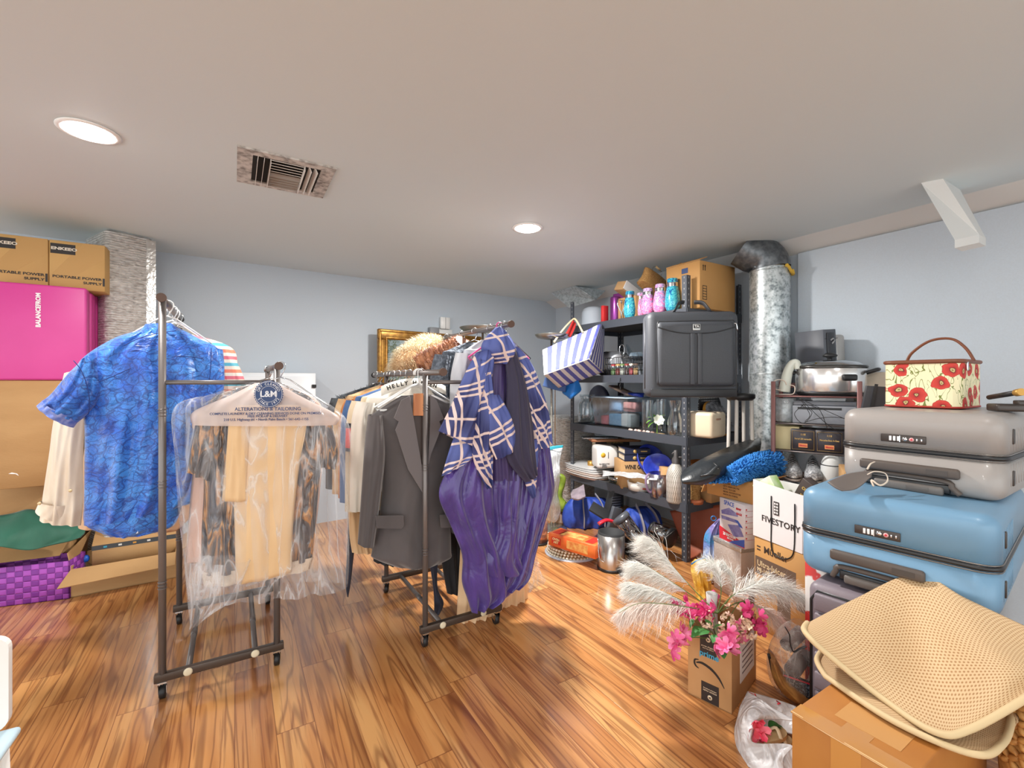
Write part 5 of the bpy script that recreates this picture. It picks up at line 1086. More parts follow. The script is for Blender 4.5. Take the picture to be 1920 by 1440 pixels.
for nm, lab, off, sz, cc in (('packet', 'coral pink patterned packet inside the clear tub', (-.12, -.03, .135), (.13, .10, .08), (232, 150, 140)), ('packet', 'pale blue packet inside the clear tub', (.06, -.04, .13), (.14, .08, .10), (140, 178, 214)), ('packet', 'teal zigzag packet low inside the clear tub', (.0, -.02, .012), (.16, .14, .10), (70, 130, 160)), ('packet', 'red packet at the near end of the clear tub', (.13, 0.0, .012), (.08, .12, .08), (196, 60, 70)), ('packet', 'cream packet at the far end of the clear tub', (-.12, .0, .012), (.10, .12, .11), (222, 206, 190))):
    c = Vector(off); a_ = RZ + PI / 2; l = g.location + Vector((c.x * math.cos(a_) - c.y * math.sin(a_), c.x * math.sin(a_) + c.y * math.cos(a_), c.z))
    q_ = thing(nm, lab, 'packet', l, a_ + .05); mb = MB(); mb.box((0, 0, sz[2] / 2), sz, bev=.012, seg=2); mb.obj('body', mat('packet_%d_%d' % (cc[0], cc[1]), cc, .5, col2=tuple(min(255, int(x * .8 + 50)) for x in cc), nscale=60), q_)
g = thing('blue_sachet', 'shiny blue and beige pouch lying on the clear tub’s rim', 'pouch', put(1180, 2.74, T3 + bh2 + .012), RZ + PI / 2); mb = MB(); mb.loft([(Vector((-.13, 0, .02)), Vector((-.10, 0, .03)), .10), (Vector((-.14, 0, -.005)), Vector((.0, 0, .03)), .12)], (.004, 2, 2), 5, 20, (True, True)); 
mb.obj('tip', mat('blue_wrap', (44, 74, 190), .3), g); mb = MB(); mb.box((.08, .0, .045), (.24, .10, .02), R=Matrix.Rotation(-.3, 3, 'Y'), bev=.008); mb.obj('body', mat('beige_wrap', (200, 180, 160), .4, col2=(110, 100, 110), nscale=14), g)
g = thing('frying_pan', 'dark round pan standing on edge behind the clear tub', 'pan', put(1121, 3.02, T3), RZ + PI / 2); mb = MB(); mb.lathe([(0, 0), (.13, 0), (.145, .03), (.142, .032), (.12, .004), (0, .004)], c=(0, 0, .20), n=36, R=Matrix.Rotation(PI / 2 - .15, 3, 'X')); mb.lathe([(0,0),(.01,0),(.01,.02),(0,.02)], c=(0,0,.05)); mb.obj('pan_body', mat('pan_indigo', (50, 54, 76), .35), g)
for i, (px_, v_, hh, rr, lab) in enumerate(((1214, 2.66, .24, .042, 'tall plain glass vase left of the white paper flower'), (1228, 2.80, .22, .05, 'tall plain glass vase behind the white paper flower'), (1240, 2.70, .25, .035, 'slim glass vase right of the white paper flower'))):
    g = lobj('glass_vase', lab, 'vase', put(px_, v_, T3), [(0, .01), (rr * .9, 0), (rr, .01), (rr, hh * .9), (rr * 1.05, hh)], M_glr, n=14, group='glass vases on the third shelf')
g = thing('glass_pitcher', 'flared clear glass pitcher-vase nearest the front post on the third shelf', 'vase', put(1266, 2.60, T3), 0)
mb = MB(); mb.lathe([(0, .008), (.04, 0), (.046, .01), (.052, .06), (.05, .11), (.032, .17), (.030, .19), (.045, .245), (.047, .25)], n=16); mb.obj('body', M_glr, g)
M_leafl = mat('lime_leaf', (120, 176, 70), .6); M_petw = mat('white_petal', (236, 240, 226), .6)
def blossom(mb, c, r, n=6, tilt=None, cup=.35, R=None):
    R = R or Matrix.Rotation(rnd.uniform(0, 6.28), 3, 'Z') @ Matrix.Rotation(rnd.uniform(-.8, .8), 3, 'X')
    for k in range(n):
        a = 2 * PI * k / n; Rk = R @ Matrix.Rotation(a, 3, 'Z')
        pts = [(0, 0, 0), (.35, .30, .12 + cup * .3), (.8, .34, .2 + cup), (1.05, 0, .16 + cup * 1.2), (.8, -.34, .2 + cup), (.35, -.30, .12 + cup * .3), (.6, 0, .05 + cup * .6)]
        v = [mb.bm.verts.new(Vector(c) + Rk @ (Vector(p) * r)) for p in pts]
        for a_, b_, c_ in ((0, 1, 6), (1, 2, 6), (2, 3, 6), (3, 4, 6), (4, 5, 6), (5, 0, 6)): mb.face([v[a_], v[b_], v[c_]], smooth=True)
def leaf(mb, base, tip, w, bend=.2):
    base, tip = Vector(base), Vector(tip); d = tip - base; s = d.cross(Vector((0, 0, 1))); s = (s if s.length > 1e-5 else Vector((1, 0, 0))).normalized() * w; up = s.cross(d).normalized() * d.length * bend
    pr = [0, .7, 1.0, .8, .45, 0]; L_r, M_r, R_r = [], [], []
    for i, k in enumerate(pr):
        t = i / 5; c = base + d * t + up * math.sin(PI * t); M_r.append(mb.bm.verts.new(c)); 
        L_r.append(mb.bm.verts.new(c + s * k + up * .15) if 0 < i < 5 else M_r[-1]); R_r.append(mb.bm.verts.new(c - s * k + up * .15) if 0 < i < 5 else M_r[-1])
    for i in range(5):
        for a_ in (L_r, R_r):
            vs = [M_r[i], M_r[i + 1]] + [x for x in (a_[i + 1], a_[i]) if x not in (M_r[i], M_r[i + 1])]
            if len(set(vs)) >= 3: mb.face(vs, smooth=True)
g = thing('paper_flower', 'white artificial flower with lime green leaves between the glass vases', 'artificial flower', put(1232, 2.60, T3), 0)
mb = MB(); mb.tube([(0, 0, 0), (0, 0, .10)], .003, 6); mb.obj('stem', M_leafl, g)
mb = MB(); blossom(mb, (.0, -.02, .10), .04, 7, R=Matrix.Rotation(1.2, 3, 'X')); blossom(mb, (.0, -.03, .10), .025, 6, R=Matrix.Rotation(1.2, 3, 'X')); mb.obj('bloom', M_petw, g)
mb = MB(); [leaf(mb, (0, 0, .09), (math.cos(a) * .085, -.01, .09 + math.sin(a) * .07), .02) for a in (2.2, 2.7, 3.3, 3.8, .3, .8, -.4)]; mb.obj('leaves', M_leafl, g)
g = thing('pink_beads', 'string of pinkish shells lying on the third shelf’s front edge', 'shell string', put(1200, 2.585, T3), RZ + PI / 2); mb = MB()
for k in range(9): mb.lathe([(0, 0), (.012, .006), (.013, .012), (.006, .02), (0, .021)], c=(-.12 + k * .028, .01 * math.sin(k * 2), 0), n=10)
mb.obj('shells', mat('shell_pink', (206, 160, 146), .5, col2=(226, 206, 196), nscale=40), g)
lobj('wood_coaster', 'round pale wooden coaster under the paper flower', 'coaster', put(1233, 2.60, T3 - .001), [(0, 0), (.05, 0), (.05, .008), (0, .008)], mat('pale_wood', (220, 184, 134), .5))
g = thing('toaster', 'cream two-slot toaster right of the shelf’s front post', 'toaster', (*W(1322, 0, 3.08).xy, T3), RZ + .15)
tw, td, th_ = .20, .20, .17
mb = MB(); mb.box((0, 0, th_ / 2 + .008), (tw, td, th_), bev=.025, seg=4); mb.obj('body', mat('toaster_cream', (226, 208, 180), .35), g)
mb = MB(); mb.box((-.04, -.02, th_ + .009), (.025, .15, .003)); mb.box((.04, -.02, th_ + .009), (.025, .15, .003)); mb.obj('slots', mat('slot_dark', (70, 60, 52), .6), g)
mb = MB(); mb.box((-.02, -td / 2 - .002, th_ * .78), (.06, .004, .012), bev=.001); mb.obj('slot_plate', mat('tan_plate', (170, 130, 104), .5), g); mb = MB(); mb.box((tw / 2 + .01, -.02, .09), (.03, .03, .014), bev=.004); mb.obj('lever', mat('toaster_cream', (226, 208, 180), .35), g)
g = thing('round_cushion', 'dark grey furry round cushion with an ochre rim behind the toaster', 'cushion', (*W(1346, 0, 3.22).xy, T3 + .005), RZ + .1)
mb = MB(); Rc = Matrix.Rotation(PI / 2 - .5, 3, 'X'); mb.lathe([(0, .03), (.08, .028), (.12, .012), (.125, 0)], c=(0, 0, .12), n=36, R=Rc)
def smc():
    a = rnd.uniform(0, 2 * PI); r_ = .12 * math.sqrt(rnd.random()); p = Rc @ Vector((r_ * math.cos(a), r_ * math.sin(a), .028 - r_ * .1)); return p + Vector((0, 0, .12)), (Rc @ Vector((r_ * math.cos(a) * 4, r_ * math.sin(a) * 4, 1))).normalized()
furry(mb, 1600, .018, smc); mb.obj('pile', mat('grey_plush', (86, 88, 94), .9, col2=(150, 152, 158), nscale=30), g)
mb = MB(); mb.lathe([(.122, .004), (.135, -.012), (.12, -.03), (0, -.03)], c=(0, 0, .12), n=36, R=Rc); mb.obj('rim', mat('ochre_rim', (190, 134, 50), .6), g)
def dots(name):
    a = N(name); a.set(Roughness=.5); tc = a.n('ShaderNodeTexCoord'); vo = a.n('ShaderNodeTexVoronoi', {'Vector': tc.outputs['Object'], 'Scale': 55.0, 'Randomness': 0.0}); a.l(a.ramp(vo.outputs[0], [(0, rgb((200, 200, 204))), (.28, rgb((26, 26, 30)))], 'CONSTANT'), a.p.inputs['Base Color']); return a.m
g = thing('perforated_tray', 'black round tray with a grid of pale holes propped behind the furry cushion', 'tray', (*W(1330, 0, 3.32).xy, T3 + .005), RZ + .1); mb = MB(); mb.lathe([(0, 0), (.15, 0), (.155, .01), (.15, .012), (0, .004)], c=(0, 0, .17), n=40, R=Matrix.Rotation(PI / 2 - .1, 3, 'X')); mb.obj('disc', pattern('dot_grid', dots), g)
# stool behind the shelf corner
g = thing('bar_stool', 'stool with a black round seat and white legs between the shelf and the round duct', 'stool', (*W(1388, 0, 2.86).xy, 0), 0)
zs = zat(737, 2.86); mb = MB(); mb.lathe([(0, zs - .045), (.07, zs - .045), (.085, zs - .03), (.085, zs - .008), (.07, zs), (0, zs)], n=32); mb.obj('seat', M_black, g)
for x, y in ((-.045, -.045), (.05, -.04), (.045, .05), (-.045, .05)): mb = MB(); mb.tube([(x, y, zs - .04), (x * 1.3, y * 1.3, 0)], .011, 10); mb.obj('leg', mat('stool_white', (226, 220, 212), .4), g)
# ================================================================ corner: foil duct stub and sheet-metal boot
g, w, d, h = uvbox('foil_wrap_duct', 'short foil-wrapped duct standing in the corner behind the far end of the shelf', 'duct', 3.40, 3.75, 2.66, 3.05, 0, .86, M_foil, bev=.03)
g = thing('duct_boot', 'galvanised sheet-metal duct boot in the far corner of the ceiling', 'duct', tuple(W(1078, 555, 4.6)), RZ)
M_galv = mat('galvanised', (190, 198, 202), .42, .3, col2=(160, 168, 172), nscale=40, lo=.42, hi=.62)
A4 = [onz(1033, 549, CEIL - .002), onz(1078, 536, CEIL - .002), W(1118, 562, 4.35), W(1067, 577, 4.55)]
M_ = (Matrix.Translation(g.location) @ Matrix.Rotation(RZ, 4, 'Z')).inverted()
mb = MB(); T = [mb.bm.verts.new(M_ @ p) for p in A4]; Bk = [mb.bm.verts.new(M_ @ (p + Vector((V.x * .12, V.y * .12, .10 if i > 1 else 0)))) for i, p in enumerate(A4)]
mb.face(T); mb.face(Bk[::-1]); [mb.face([T[i], T[(i + 1) % 4], Bk[(i + 1) % 4], Bk[i]]) for i in range(4)]; mb.obj('boot', M_galv, g)
mb = MB(); mb.tube([M_ @ A4[1], M_ @ A4[2]], .01, 6); mb.obj('flange', M_galv, g)
# round galvanised duct with elbow
Dd = 3.05; c = W(1443, 0, Dd); g = thing('round_duct', 'round galvanised steel air duct bending into the ceiling beside the shelf', 'duct', (c.x, c.y, 0), 0)
rr = 34 / FP * Dd; zt = zat(505, Dd)
def spangle(name):
    a = N(name); a.set(Roughness=.33, Metallic=.65); tc = a.n('ShaderNodeTexCoord'); vo = a.n('ShaderNodeTexVoronoi', {'Vector': tc.outputs['Object'], 'Scale': 70.0}); n = a.n('ShaderNodeTexNoise', {'Vector': tc.outputs['Object'], 'Scale': 30.0, 'Detail': 8.0})
    v = a.math('ADD', a.math('MULTIPLY', vo.outputs[1], .35), a.math('MULTIPLY', n.outputs[0], .7)) if False else a.math('ADD', a.math('MULTIPLY', vo.outputs[0], .25), n.outputs[0])
    a.l(a.ramp(v, [(.42, rgb((120, 128, 132))), (.58, rgb((176, 184, 186))), (.72, rgb((206, 212, 214)))]), a.p.inputs['Base Color']); return a.m
M_sp = pattern('zinc_spangle', spangle)
mb = MB(); mb.tube([(0, 0, 0), (0, 0, zt * .5), (0, 0, zt)], rr, 40, cap=False); mb.tube([(0, 0, zt * .62), (0, 0, zt * .62 + .004)], rr + .002, 40, cap=False)
for z in (zt * .64, zt - .02): mb.tube(ring_pts((0, 0, z), rr, 40, plane='xy'), .003, 5, closed=True)
mb.obj('pipe', M_sp, g)
dr = Vector((-.72, .25, 0)).normalized(); mb = MB(); e = []
for k in range(8):
    t = k / 7 * 1.0; R_ = .11; e.append(Vector((0, 0, zt)) + dr * R_ * (1 - math.cos(t * PI / 2.2)) + Vector((0, 0, R_ * math.sin(t * PI / 2.2))))
e.append(e[-1] + dr * .07 + Vector((0, 0, .05))); mb.tube(e, rr * 1.02, 32, cap=False)
for k in (2, 4, 6): mb.tube(ring_pts((0, 0, 0), .001, 4), .0001, 3, closed=True) if False else None
mb.obj('elbow', mat('galv_dark', (118, 122, 126), .4, .65, col2=(84, 88, 92), nscale=30), g)
mb = MB(); P = [Vector((math.cos(a) * rr * 1.04, math.sin(a) * rr * 1.04 - .01, zt + .01 + .05 * math.sin(a * 2.3) + rnd.uniform(-.012, .012))) for a in [-1.3 + k * .16 for k in range(18)]]
mb.tube(P, [rnd.uniform(.007, .016) for _ in P], 8); mb.obj('sealant', mat('yellow_foam', (206, 166, 60), .9, bump=.8, nscale=60), g)
# ================================================================ fourth tier
g = thing('tray_stack', 'stack of thin white and pinkish trays sticking out over the fourth shelf’s edge', 'trays', put(1112, 2.68, T4), RZ + PI / 2)
for k, (w_, d_, cc) in enumerate(((.40, .30, (206, 170, 150)), (.44, .32, (222, 220, 218)), (.43, .31, (214, 196, 186)), (.42, .30, (232, 232, 232)), (.41, .30, (226, 226, 226)), (.40, .30, (224, 226, 228)))):
    mb = MB(); mb.loft([(Vector((-w_ / 2, 0, 0)), Vector((w_ / 2, 0, 0)), d_), (Vector((-w_ / 2 - .01, 0, .012)), Vector((w_ / 2 + .01, 0, .012)), d_ + .02)], (0, 1, 1), 2, 24, (True, True), exp=.12)
    o = mb.obj('tray', mat('tray_%d' % k, cc, .35), g); o.location = (0.01 * k, 0, .016 * k)
g = thing('plastic_sheet', 'translucent crumpled plastic wrap trailing from the white trays', 'plastic wrap', put(1200, 2.62, T4 + .06), RZ + PI / 2)
world_sheet(g, 'film', film('milky_film', (226, 228, 230), base=.5, crease=.3, scale=12), [[W(1130, 882, 3.62), W(1170, 885, 3.5), W(1205, 888, 3.38), W(1236, 892, 3.24)], [W(1130, 886, 3.60), W(1165, 886, 3.45), W(1205, 893, 3.32), W(1234, 895, 3.2)], [W(1128, 894, 3.52), W(1160, 893, 3.42), W(1200, 897, 3.3), W(1232, 900, 3.15)]], .002, .03, 5, 12)
g = thing('white_canister', 'square white canister with a yellow picture label on the fourth shelf', 'canister', (*sv(1134, 2.64), T4 + .112), 0.12)
s_ = 41 / FP * sv(1134, 2.62)[1]; mb = MB(); mb.box((0, 0, s_ / 2), (s_, s_, s_), bev=.028, seg=4); mb.obj('body', M_white, g)
mb = MB(); mb.lathe([(0, 0), (.02, 0), (.02, .001), (0, .001)], c=(-s_ * .24, -s_ / 2 - .0005, s_ * .62), n=16, R=Matrix.Rotation(PI / 2, 3, 'X')); mb.obj('label_spot', mat('yellow_print', (224, 182, 60), .5), g)
for k, t in enumerate(('ILLUMINATED', 'SPEED', 'STEAM')): lettering(g, t, (-s_ * .18, -s_ / 2, s_ * (.22 - .07 * k)), .014, mat('grey_print', (90, 92, 96), .6), offset=.0004)
for k in range(2): plate(g, 'label_bar', mat('grey_print', (90, 92, 96), .6), (.0, -s_ / 2, s_ * (.55 + .12 * k)), .006, .03)
M_bk = mat('navy_book', (38, 44, 70), .5); M_bkk = mat('black_book', (44, 40, 44), .5); M_pages = mat('book_pages', (222, 210, 186), .8)
def book(name, label, c, w, d, h, rz, m, grp=None):
    g = thing(name, label, 'book' if 'book' in name else 'box', c, rz, grp)
    mb = MB(); mb.box((0, 0, .0025), (w, d, .005)); mb.box((0, 0, h - .0025), (w, d, .005)); mb.box((0, -d / 2 + .003, h / 2), (w, .006, h)); mb.obj('cover', m, g)
    mb = MB(); mb.box((0, .004, h / 2), (w - .012, d - .014, h - .011)); mb.obj('pages', M_pages, g); return g
bx, by = sv(1180, 2.68)
g = thing('wine_glass_box', 'cardboard box lettered WINE GLASSES under the two dark blue volumes', 'box', (*sv(1186, 2.69), T4 + .0), RZ + PI / 2 - PI / 2 - .16)
g.rotation_euler[2] = .05; mb = MB(); mb.box((0, 0, .105), (.24, .2, .21), bev=.003, seg=1); mb.obj('body', M_card, g); lettering(g, 'WINE GLASSES', (0.02, -.1, .165), .045, M_ink, sx=.75, offset=.0012)
book('boxed_book', 'dark blue boxed volume lying on the wine glasses box', (*sv(1188, 2.69), T4 + .211), .20, .18, .05, .05, M_bk, 'boxed volumes on the fourth shelf')
book('boxed_book', 'dark blue boxed volume, upper of the two on the wine glasses box', (*sv(1188, 2.69), T4 + .262), .20, .18, .045, .08, M_bk, 'boxed volumes on the fourth shelf')
for zc in (.175, .225):
    p = sv(1190, 2.69); q_ = [o for o in bpy.data.objects if o.name.startswith('boxed_book')][0 if zc < .2 else 1]
    mb = MB(); mb.lathe([(0, 0), (.014, 0), (.014, .001), (0, .001)], c=(-.02, -.0905, .024), n=20, R=Matrix.Rotation(PI / 2, 3, 'X')); mb.obj('medallion', mat('gold_print', (206, 170, 96), .5), q_)
    plate(q_, 'spine_text', mat('gold_print', (206, 170, 96), .5), (.05, -.09, .024), .05, .008)
g = book('black_case', 'long black case with a round gold seal left of the blue volumes', (*sv(1144, 2.86), T4 + .16), .30, .16, .15, .05, M_bkk)
lettering(g, 'SOLD ON BOARD', (0.02, -.08, .13), .018, mat('gold_print', (206, 170, 96), .5)); 
g = thing('flat_case', 'flat dark carton supporting the long black case at the back of the fourth shelf', 'box', (*sv(1144, 2.86), T4), .05); mb = MB(); mb.box((0, 0, .0795), (.28, .15, .159), bev=.002, seg=1); mb.obj('body', M_bkk, g)
g = thing('wooden_board', 'brown wooden board on top of the black case and volumes', 'board', (*sv(1150, 2.80), T4 + .313), .04); mb = MB(); mb.box((0, 0, .012), (.42, .2, .022), bev=.003, seg=1); mb.obj('board', mat('walnut', (138, 84, 54), .5, col2=(176, 120, 80), nscale=20, stretch=(.1, 1, 1)), g)
g = thing('glass_tray', 'flat clear glass tray lying on the wooden board', 'tray', (*sv(1142, 2.78), T4 + .337), .04); mb = MB(); mb.box((0, 0, .008), (.5, .22, .012), bev=.004); mb.obj('plate', glass('tray_glass', base=.25), g)
lobj('small_pot', 'small brass-coloured pot beside the white canister', 'pot', (*sv(1108, 2.66), T4 + .07), [(0, 0), (.03, 0), (.03, .06), (.026, .06), (.026, .01), (0, .01)], mat('brass', (190, 146, 74), .4, .5))
M_bb = mat('cobalt_bowl', (40, 58, 170), .3, col2=(58, 78, 196), nscale=12)
g = lobj('platter', 'pale oval dish under the blue bowls', 'dish', (*sv(1222, 2.68), T4 + .02), [(0, 0), (.07, 0), (.12, .03), (.115, .032), (.07, .006), (0, .006)], mat('pale_dish', (196, 200, 202), .3), n=32)
g = thing('blue_bowl', 'cobalt blue bowl standing tilted at the back of the fourth shelf', 'bowl', (*sv(1216, 2.76), T4 + .20), 0); mb = MB(); mb.lathe([(0, -.06), (.05, -.055), (.10, -.01), (.125, .05), (.12, .05), (.095, -.005), (.045, -.045), (0, -.05)], n=36, R=Matrix.Rotation(.5, 3, 'Y') @ Matrix.Rotation(.9, 3, 'X')); mb.obj('body', M_bb, g)
g = thing('blue_bowl', 'cobalt blue bowl tipped on its side in front of the other blue one', 'bowl', (*sv(1234, 2.68), T4 + .18), 0); mb = MB(); mb.lathe([(0, -.05), (.04, -.045), (.08, -.01), (.105, .045), (.10, .045), (.075, -.005), (.035, -.035), (0, -.04)], n=36, R=Matrix.Rotation(-.5, 3, 'Y') @ Matrix.Rotation(.8, 3, 'X')); mb.obj('body', M_bb, g)
g = thing('wooden_crate', 'light wooden box left of the glass siphon on the fourth shelf', 'box', (*sv(1258, 2.70), T4), .0); mb = MB(); mb.box((0, 0, .10), (.13, .13, .2), bev=.002, seg=1); mb.obj('body', mat('birch', (214, 168, 112), .6, col2=(196, 146, 92), nscale=9, stretch=(1, 1, .15)), g)
mb = MB(); mb.box((-.01, -.066, .16), (.04, .003, .012)); mb.obj('finger_slot', M_ink, g)
g = thing('soda_siphon', 'glass soda siphon wrapped in pale wire mesh at the front of the fourth shelf', 'siphon', (*sv(1267, 2.575), T4), 0)
def meshwrap(name):
    a = N(name); a.set(Roughness=.35, Metallic=.3); uv, u, v = uvxy(a); fx = a.math('ABSOLUTE', a.math('SUBTRACT', a.math('FRACT', a.math('ADD', a.math('MULTIPLY', u, 26.0), a.math('MULTIPLY', v, 14.0))), .5)); fy = a.math('ABSOLUTE', a.math('SUBTRACT', a.math('FRACT', a.math('SUBTRACT', a.math('MULTIPLY', u, 26.0), a.math('MULTIPLY', v, 14.0))), .5))
    f = a.math('GREATER_THAN', a.math('MAXIMUM', fx, fy), .38); a.l(a.mix(f, rgb((172, 168, 158)), rgb((228, 226, 220))), a.p.inputs['Base Color']); a.bump(f, .4, .003); return a.m
k = sv(1267, 2.575)[1] / FP; mb = MB(); mb.lathe([(0, 0), (15 * k, 0), (17 * k, 3 * k), (17 * k, 50 * k), (14 * k, 64 * k), (7 * k, 72 * k), (6 * k, 78 * k)], n=28); mb.obj('bottle', pattern('mesh_wrap', meshwrap), g)
mb = MB(); mb.lathe([(7 * k, 70 * k), (7 * k, 80 * k), (4 * k, 86 * k), (4 * k, 96 * k), (2 * k, 98 * k), (0, 98 * k)], n=20); mb.tube([(0, 0, 84 * k), (12 * k, -3 * k, 85 * k), (17 * k, -4 * k, 78 * k)], 1.6 * k, 8); mb.tube([(0, 0, 96 * k), (-8 * k, 0, 90 * k)], 1.2 * k, 8); mb.obj('siphon_head', mat('head_grey', (92, 90, 90), .4, .4), g)
g = thing('measuring_jug', 'hazy violet plastic jug with a loop handle on the fourth shelf', 'jug', (*sv(1236, 2.60), T4), 0)
k = sv(1236, 2.6)[1] / FP; M_jug = glass('violet_plastic', tint=(214, 204, 222), base=.28, rough=.2); mb = MB(); mb.lathe([(0, 0), (15 * k, 0), (17 * k, 2 * k), (20 * k, 44 * k), (18.5 * k, 44 * k), (16 * k, 3 * k)], n=28); mb.obj('body', M_jug, g)
mb = MB(); mb.tube(smooth_path([(-18 * k, -2 * k, 42 * k), (-24 * k, -5 * k, 41 * k), (-27 * k, -6 * k, 28 * k), (-22 * k, -4 * k, 12 * k), (-16 * k, -2 * k, 8 * k)], 5), 2 * k, 8); mb.obj('handle', mat('violet_handle', (150, 128, 160), .3), g)
g = lobj('casserole_dish', 'small white oven dish with a red motif near the violet jug', 'dish', (*sv(1200, 2.62), T4), [(0, 0), (.06, 0), (.085, .01), (.095, .07), (.09, .07), (.08, .015), (0, .01)], mat('ovenware', (224, 220, 212), .3), n=36)
mb = MB(); o_ = Vector((.01, -.0905, .03)); [mb.lathe([(0, 0), (.006, 0), (.006, .002), (0, .002)], c=o_ + Vector((dx, 0, dz)), n=10, R=Matrix.Rotation(PI / 2, 3, 'X')) for dx, dz in ((0, 0), (.012, .003), (-.012, .003), (0, .011))]; mb.obj('red_motif', mat('red_glaze', (196, 70, 60), .4), g)
lobj('glass_bowl', 'shallow greenish glass bowl nearer the trays', 'bowl', (*sv(1160, 2.66), T4), [(0, 0), (.06, 0), (.085, .03), (.09, .06), (.084, .06), (.06, .01), (0, .008)], glass('green_glass', tint=(206, 220, 206), base=.3), n=32)
g = thing('wicker_stand', 'small terracotta and wicker plant stand at the shelf’s front post', 'plant stand', (*W(1302, 0, 3.09).xy, T4), .2); mb = MB(); mb.lathe([(0, 0), (.055, 0), (.06, .02), (.052, .03), (0, .03)], n=24); mb.obj('foot', mat('terracotta', (190, 110, 72), .6), g); mb = MB(); mb.lathe([(.04, .03), (.035, .08), (.045, .15), (.04, .15), (.03, .08)], n=16); mb.obj('weave', M_wick, g)
g = thing('wooden_bowl', 'amber wooden bowl at the right end of the fourth shelf', 'bowl', (*W(1330, 0, 3.22).xy, T4 + .2), 0); mb = MB(); mb.lathe([(0, -.1), (.05, -.1), (.13, -.02), (.15, .05), (.14, .05), (.12, -.015), (.05, -.085), (0, -.085)], n=36); mb.obj('body', mat('amber_wood', (204, 134, 70), .4, col2=(170, 100, 48), nscale=16), g)
g = thing('cardboard_block', 'plain cardboard box under the amber wooden bowl', 'box', (*W(1330, 0, 3.22).xy, T4), RZ); mb = MB(); mb.box((0, 0, .05), (.24, .2, .098), bev=.003, seg=1); mb.obj('body', M_card, g)
# ================================================================ on the floor by the shelf
def fl(px, py): p = onz(px, py, 0); return (p.x, p.y)
M_duf = mat('blue_duffel', (38, 66, 158), .55, col2=(52, 84, 186), nscale=14, bump=.7, bdist=.01)
def duffel(label, px, D, w, h, dp, rz, zz=0):
    g = thing('duffel_bag', label, 'bag', (*W(px, 0, D).xy, zz), rz, 'blue duffel bags under the shelf'); mb = MB()
    mb.loft([(Vector((-w * .32, 0, h)), Vector((w * .30, 0, h * .96)), dp * .3), (Vector((-w * .45, 0, h * .7)), Vector((w * .45, 0, h * .72)), dp * .85), (Vector((-w * .5, 0, h * .3)), Vector((w * .5, 0, h * .3)), dp), (Vector((-w * .46, 0, 0)), Vector((w * .46, 0, 0)), dp * .85)], (.012, 4, px), 6, 40, (True, True), exp=.45); mb.obj('body', M_duf, g)
    M_web = mat('grey_webbing', (150, 148, 156), .7)
    for x in (-.18, .2): mb = MB(); mb.tube(smooth_path([(x * w, -dp * .5 - .012, .02), (x * w, -dp * .52 - .012, h * .45), (x * w * .9, -dp * .35, h * .85), (x * w * .6, -.0, h * 1.12)], 6), .014, 8, flat=.3); mb.obj('webbing', M_web, g)
    return g
duffel('crumpled blue duffel bag with grey straps, left one under the shelf', 1104, 3.80, .46, .23, .24, .15)
duffel('darker blue duffel bag with a grey strap, right one under the shelf', 1200, 3.55, .40, .22, .22, .45)
g = thing('knit_cover', 'mauve-grey limp fabric strap heap on the left duffel bag', 'fabric', tuple(W(1086, 925, 3.7)), 0)
world_sheet(g, 'fabric', cloth('mauve_scrap', (160, 146, 156), (124, 112, 124), scale=12), [[W(1074, 918, 3.75), W(1084, 914, 3.72), W(1094, 908, 3.74)], [W(1070, 926, 3.66), W(1084, 926, 3.6), W(1096, 918, 3.64)], [W(1072, 930, 3.60), W(1084, 936, 3.56), W(1098, 930, 3.58)]], .02, .01)
g = thing('copper_bin', 'pinkish copper bin with a dark rim on the floor behind the purple raincoat', 'bin', (*fl(1010, 1018), 0), 0); mb = MB(); mb.lathe([(0, .012), (.065, .012), (.068, .16), (.062, .16), (.06, .02), (0, .02)], n=28); mb.obj('body', mat('copper_steel', (206, 150, 132), .25, .7), g); mb = MB(); mb.lathe([(0, 0), (.072, 0), (.074, .014), (.068, .016), (0, .016)], n=28); mb.obj('base_rim', M_black, g)
# banana-shaped green duck ornament
g = thing('duck_ornament', 'yellow-green carved duck-like ornament standing left of the shelf', 'ornament', (*W(1052, 0, 3.85).xy, 0), 0); k = 3.85 / FP; z0 = zat(955, 3.85)
P = [L_(g, x, y, 0) for x, y in [(1045, 897), (1050, 893), (1055, 897), (1054, 908), (1048, 922), (1046, 936), (1054, 948), (1066, 950)]]
mb = MB(); mb.tube(smooth_path(P, 5), [t * k for t in [v for a, b in zip([2, 5, 6, 5.5, 7, 10, 12], [5, 6, 5.5, 7, 10, 12, 6]) for v in [a + (b - a) * i / 5 for i in range(5)]] + [5]], 14); mb.obj('body', mat('duck_green', (150, 168, 56), .45, col2=(104, 132, 40), nscale=14), g)
mb = MB(); mb.tube([L_(g, 1046, 897, 0), L_(g, 1038, 901, 0)], [3 * k, 1 * k], 10); mb.obj('beak', mat('duck_beak', (120, 96, 40), .5), g); mb = MB(); mb.lathe([(0, 0), (.05, 0), (.05, .02), (.02, .03), (.02, z0 + .03), (0, z0 + .03)], n=20); mb.obj('stand', mat('brown_base', (110, 80, 56), .5), g)
g = thing('glass_ball', 'clear glass jar beside the green duck ornament', 'jar', (*W(1068, 0, 3.95).xy, 0), 0); mb = MB(); mb.lathe([(0, .0), (.05, 0), (.07, .06), (.06, .13), (.03, .16), (.035, .18)], n=24); mb.obj('body', M_gl, g)
g = thing('zip_bag', 'clear zip bag with a turquoise seal hanging behind the poncho', 'plastic bag', tuple(W(1040, 890, 3.05)), 0)
fb = film('zip_film', (226, 232, 236), base=.35, crease=.35, scale=14)
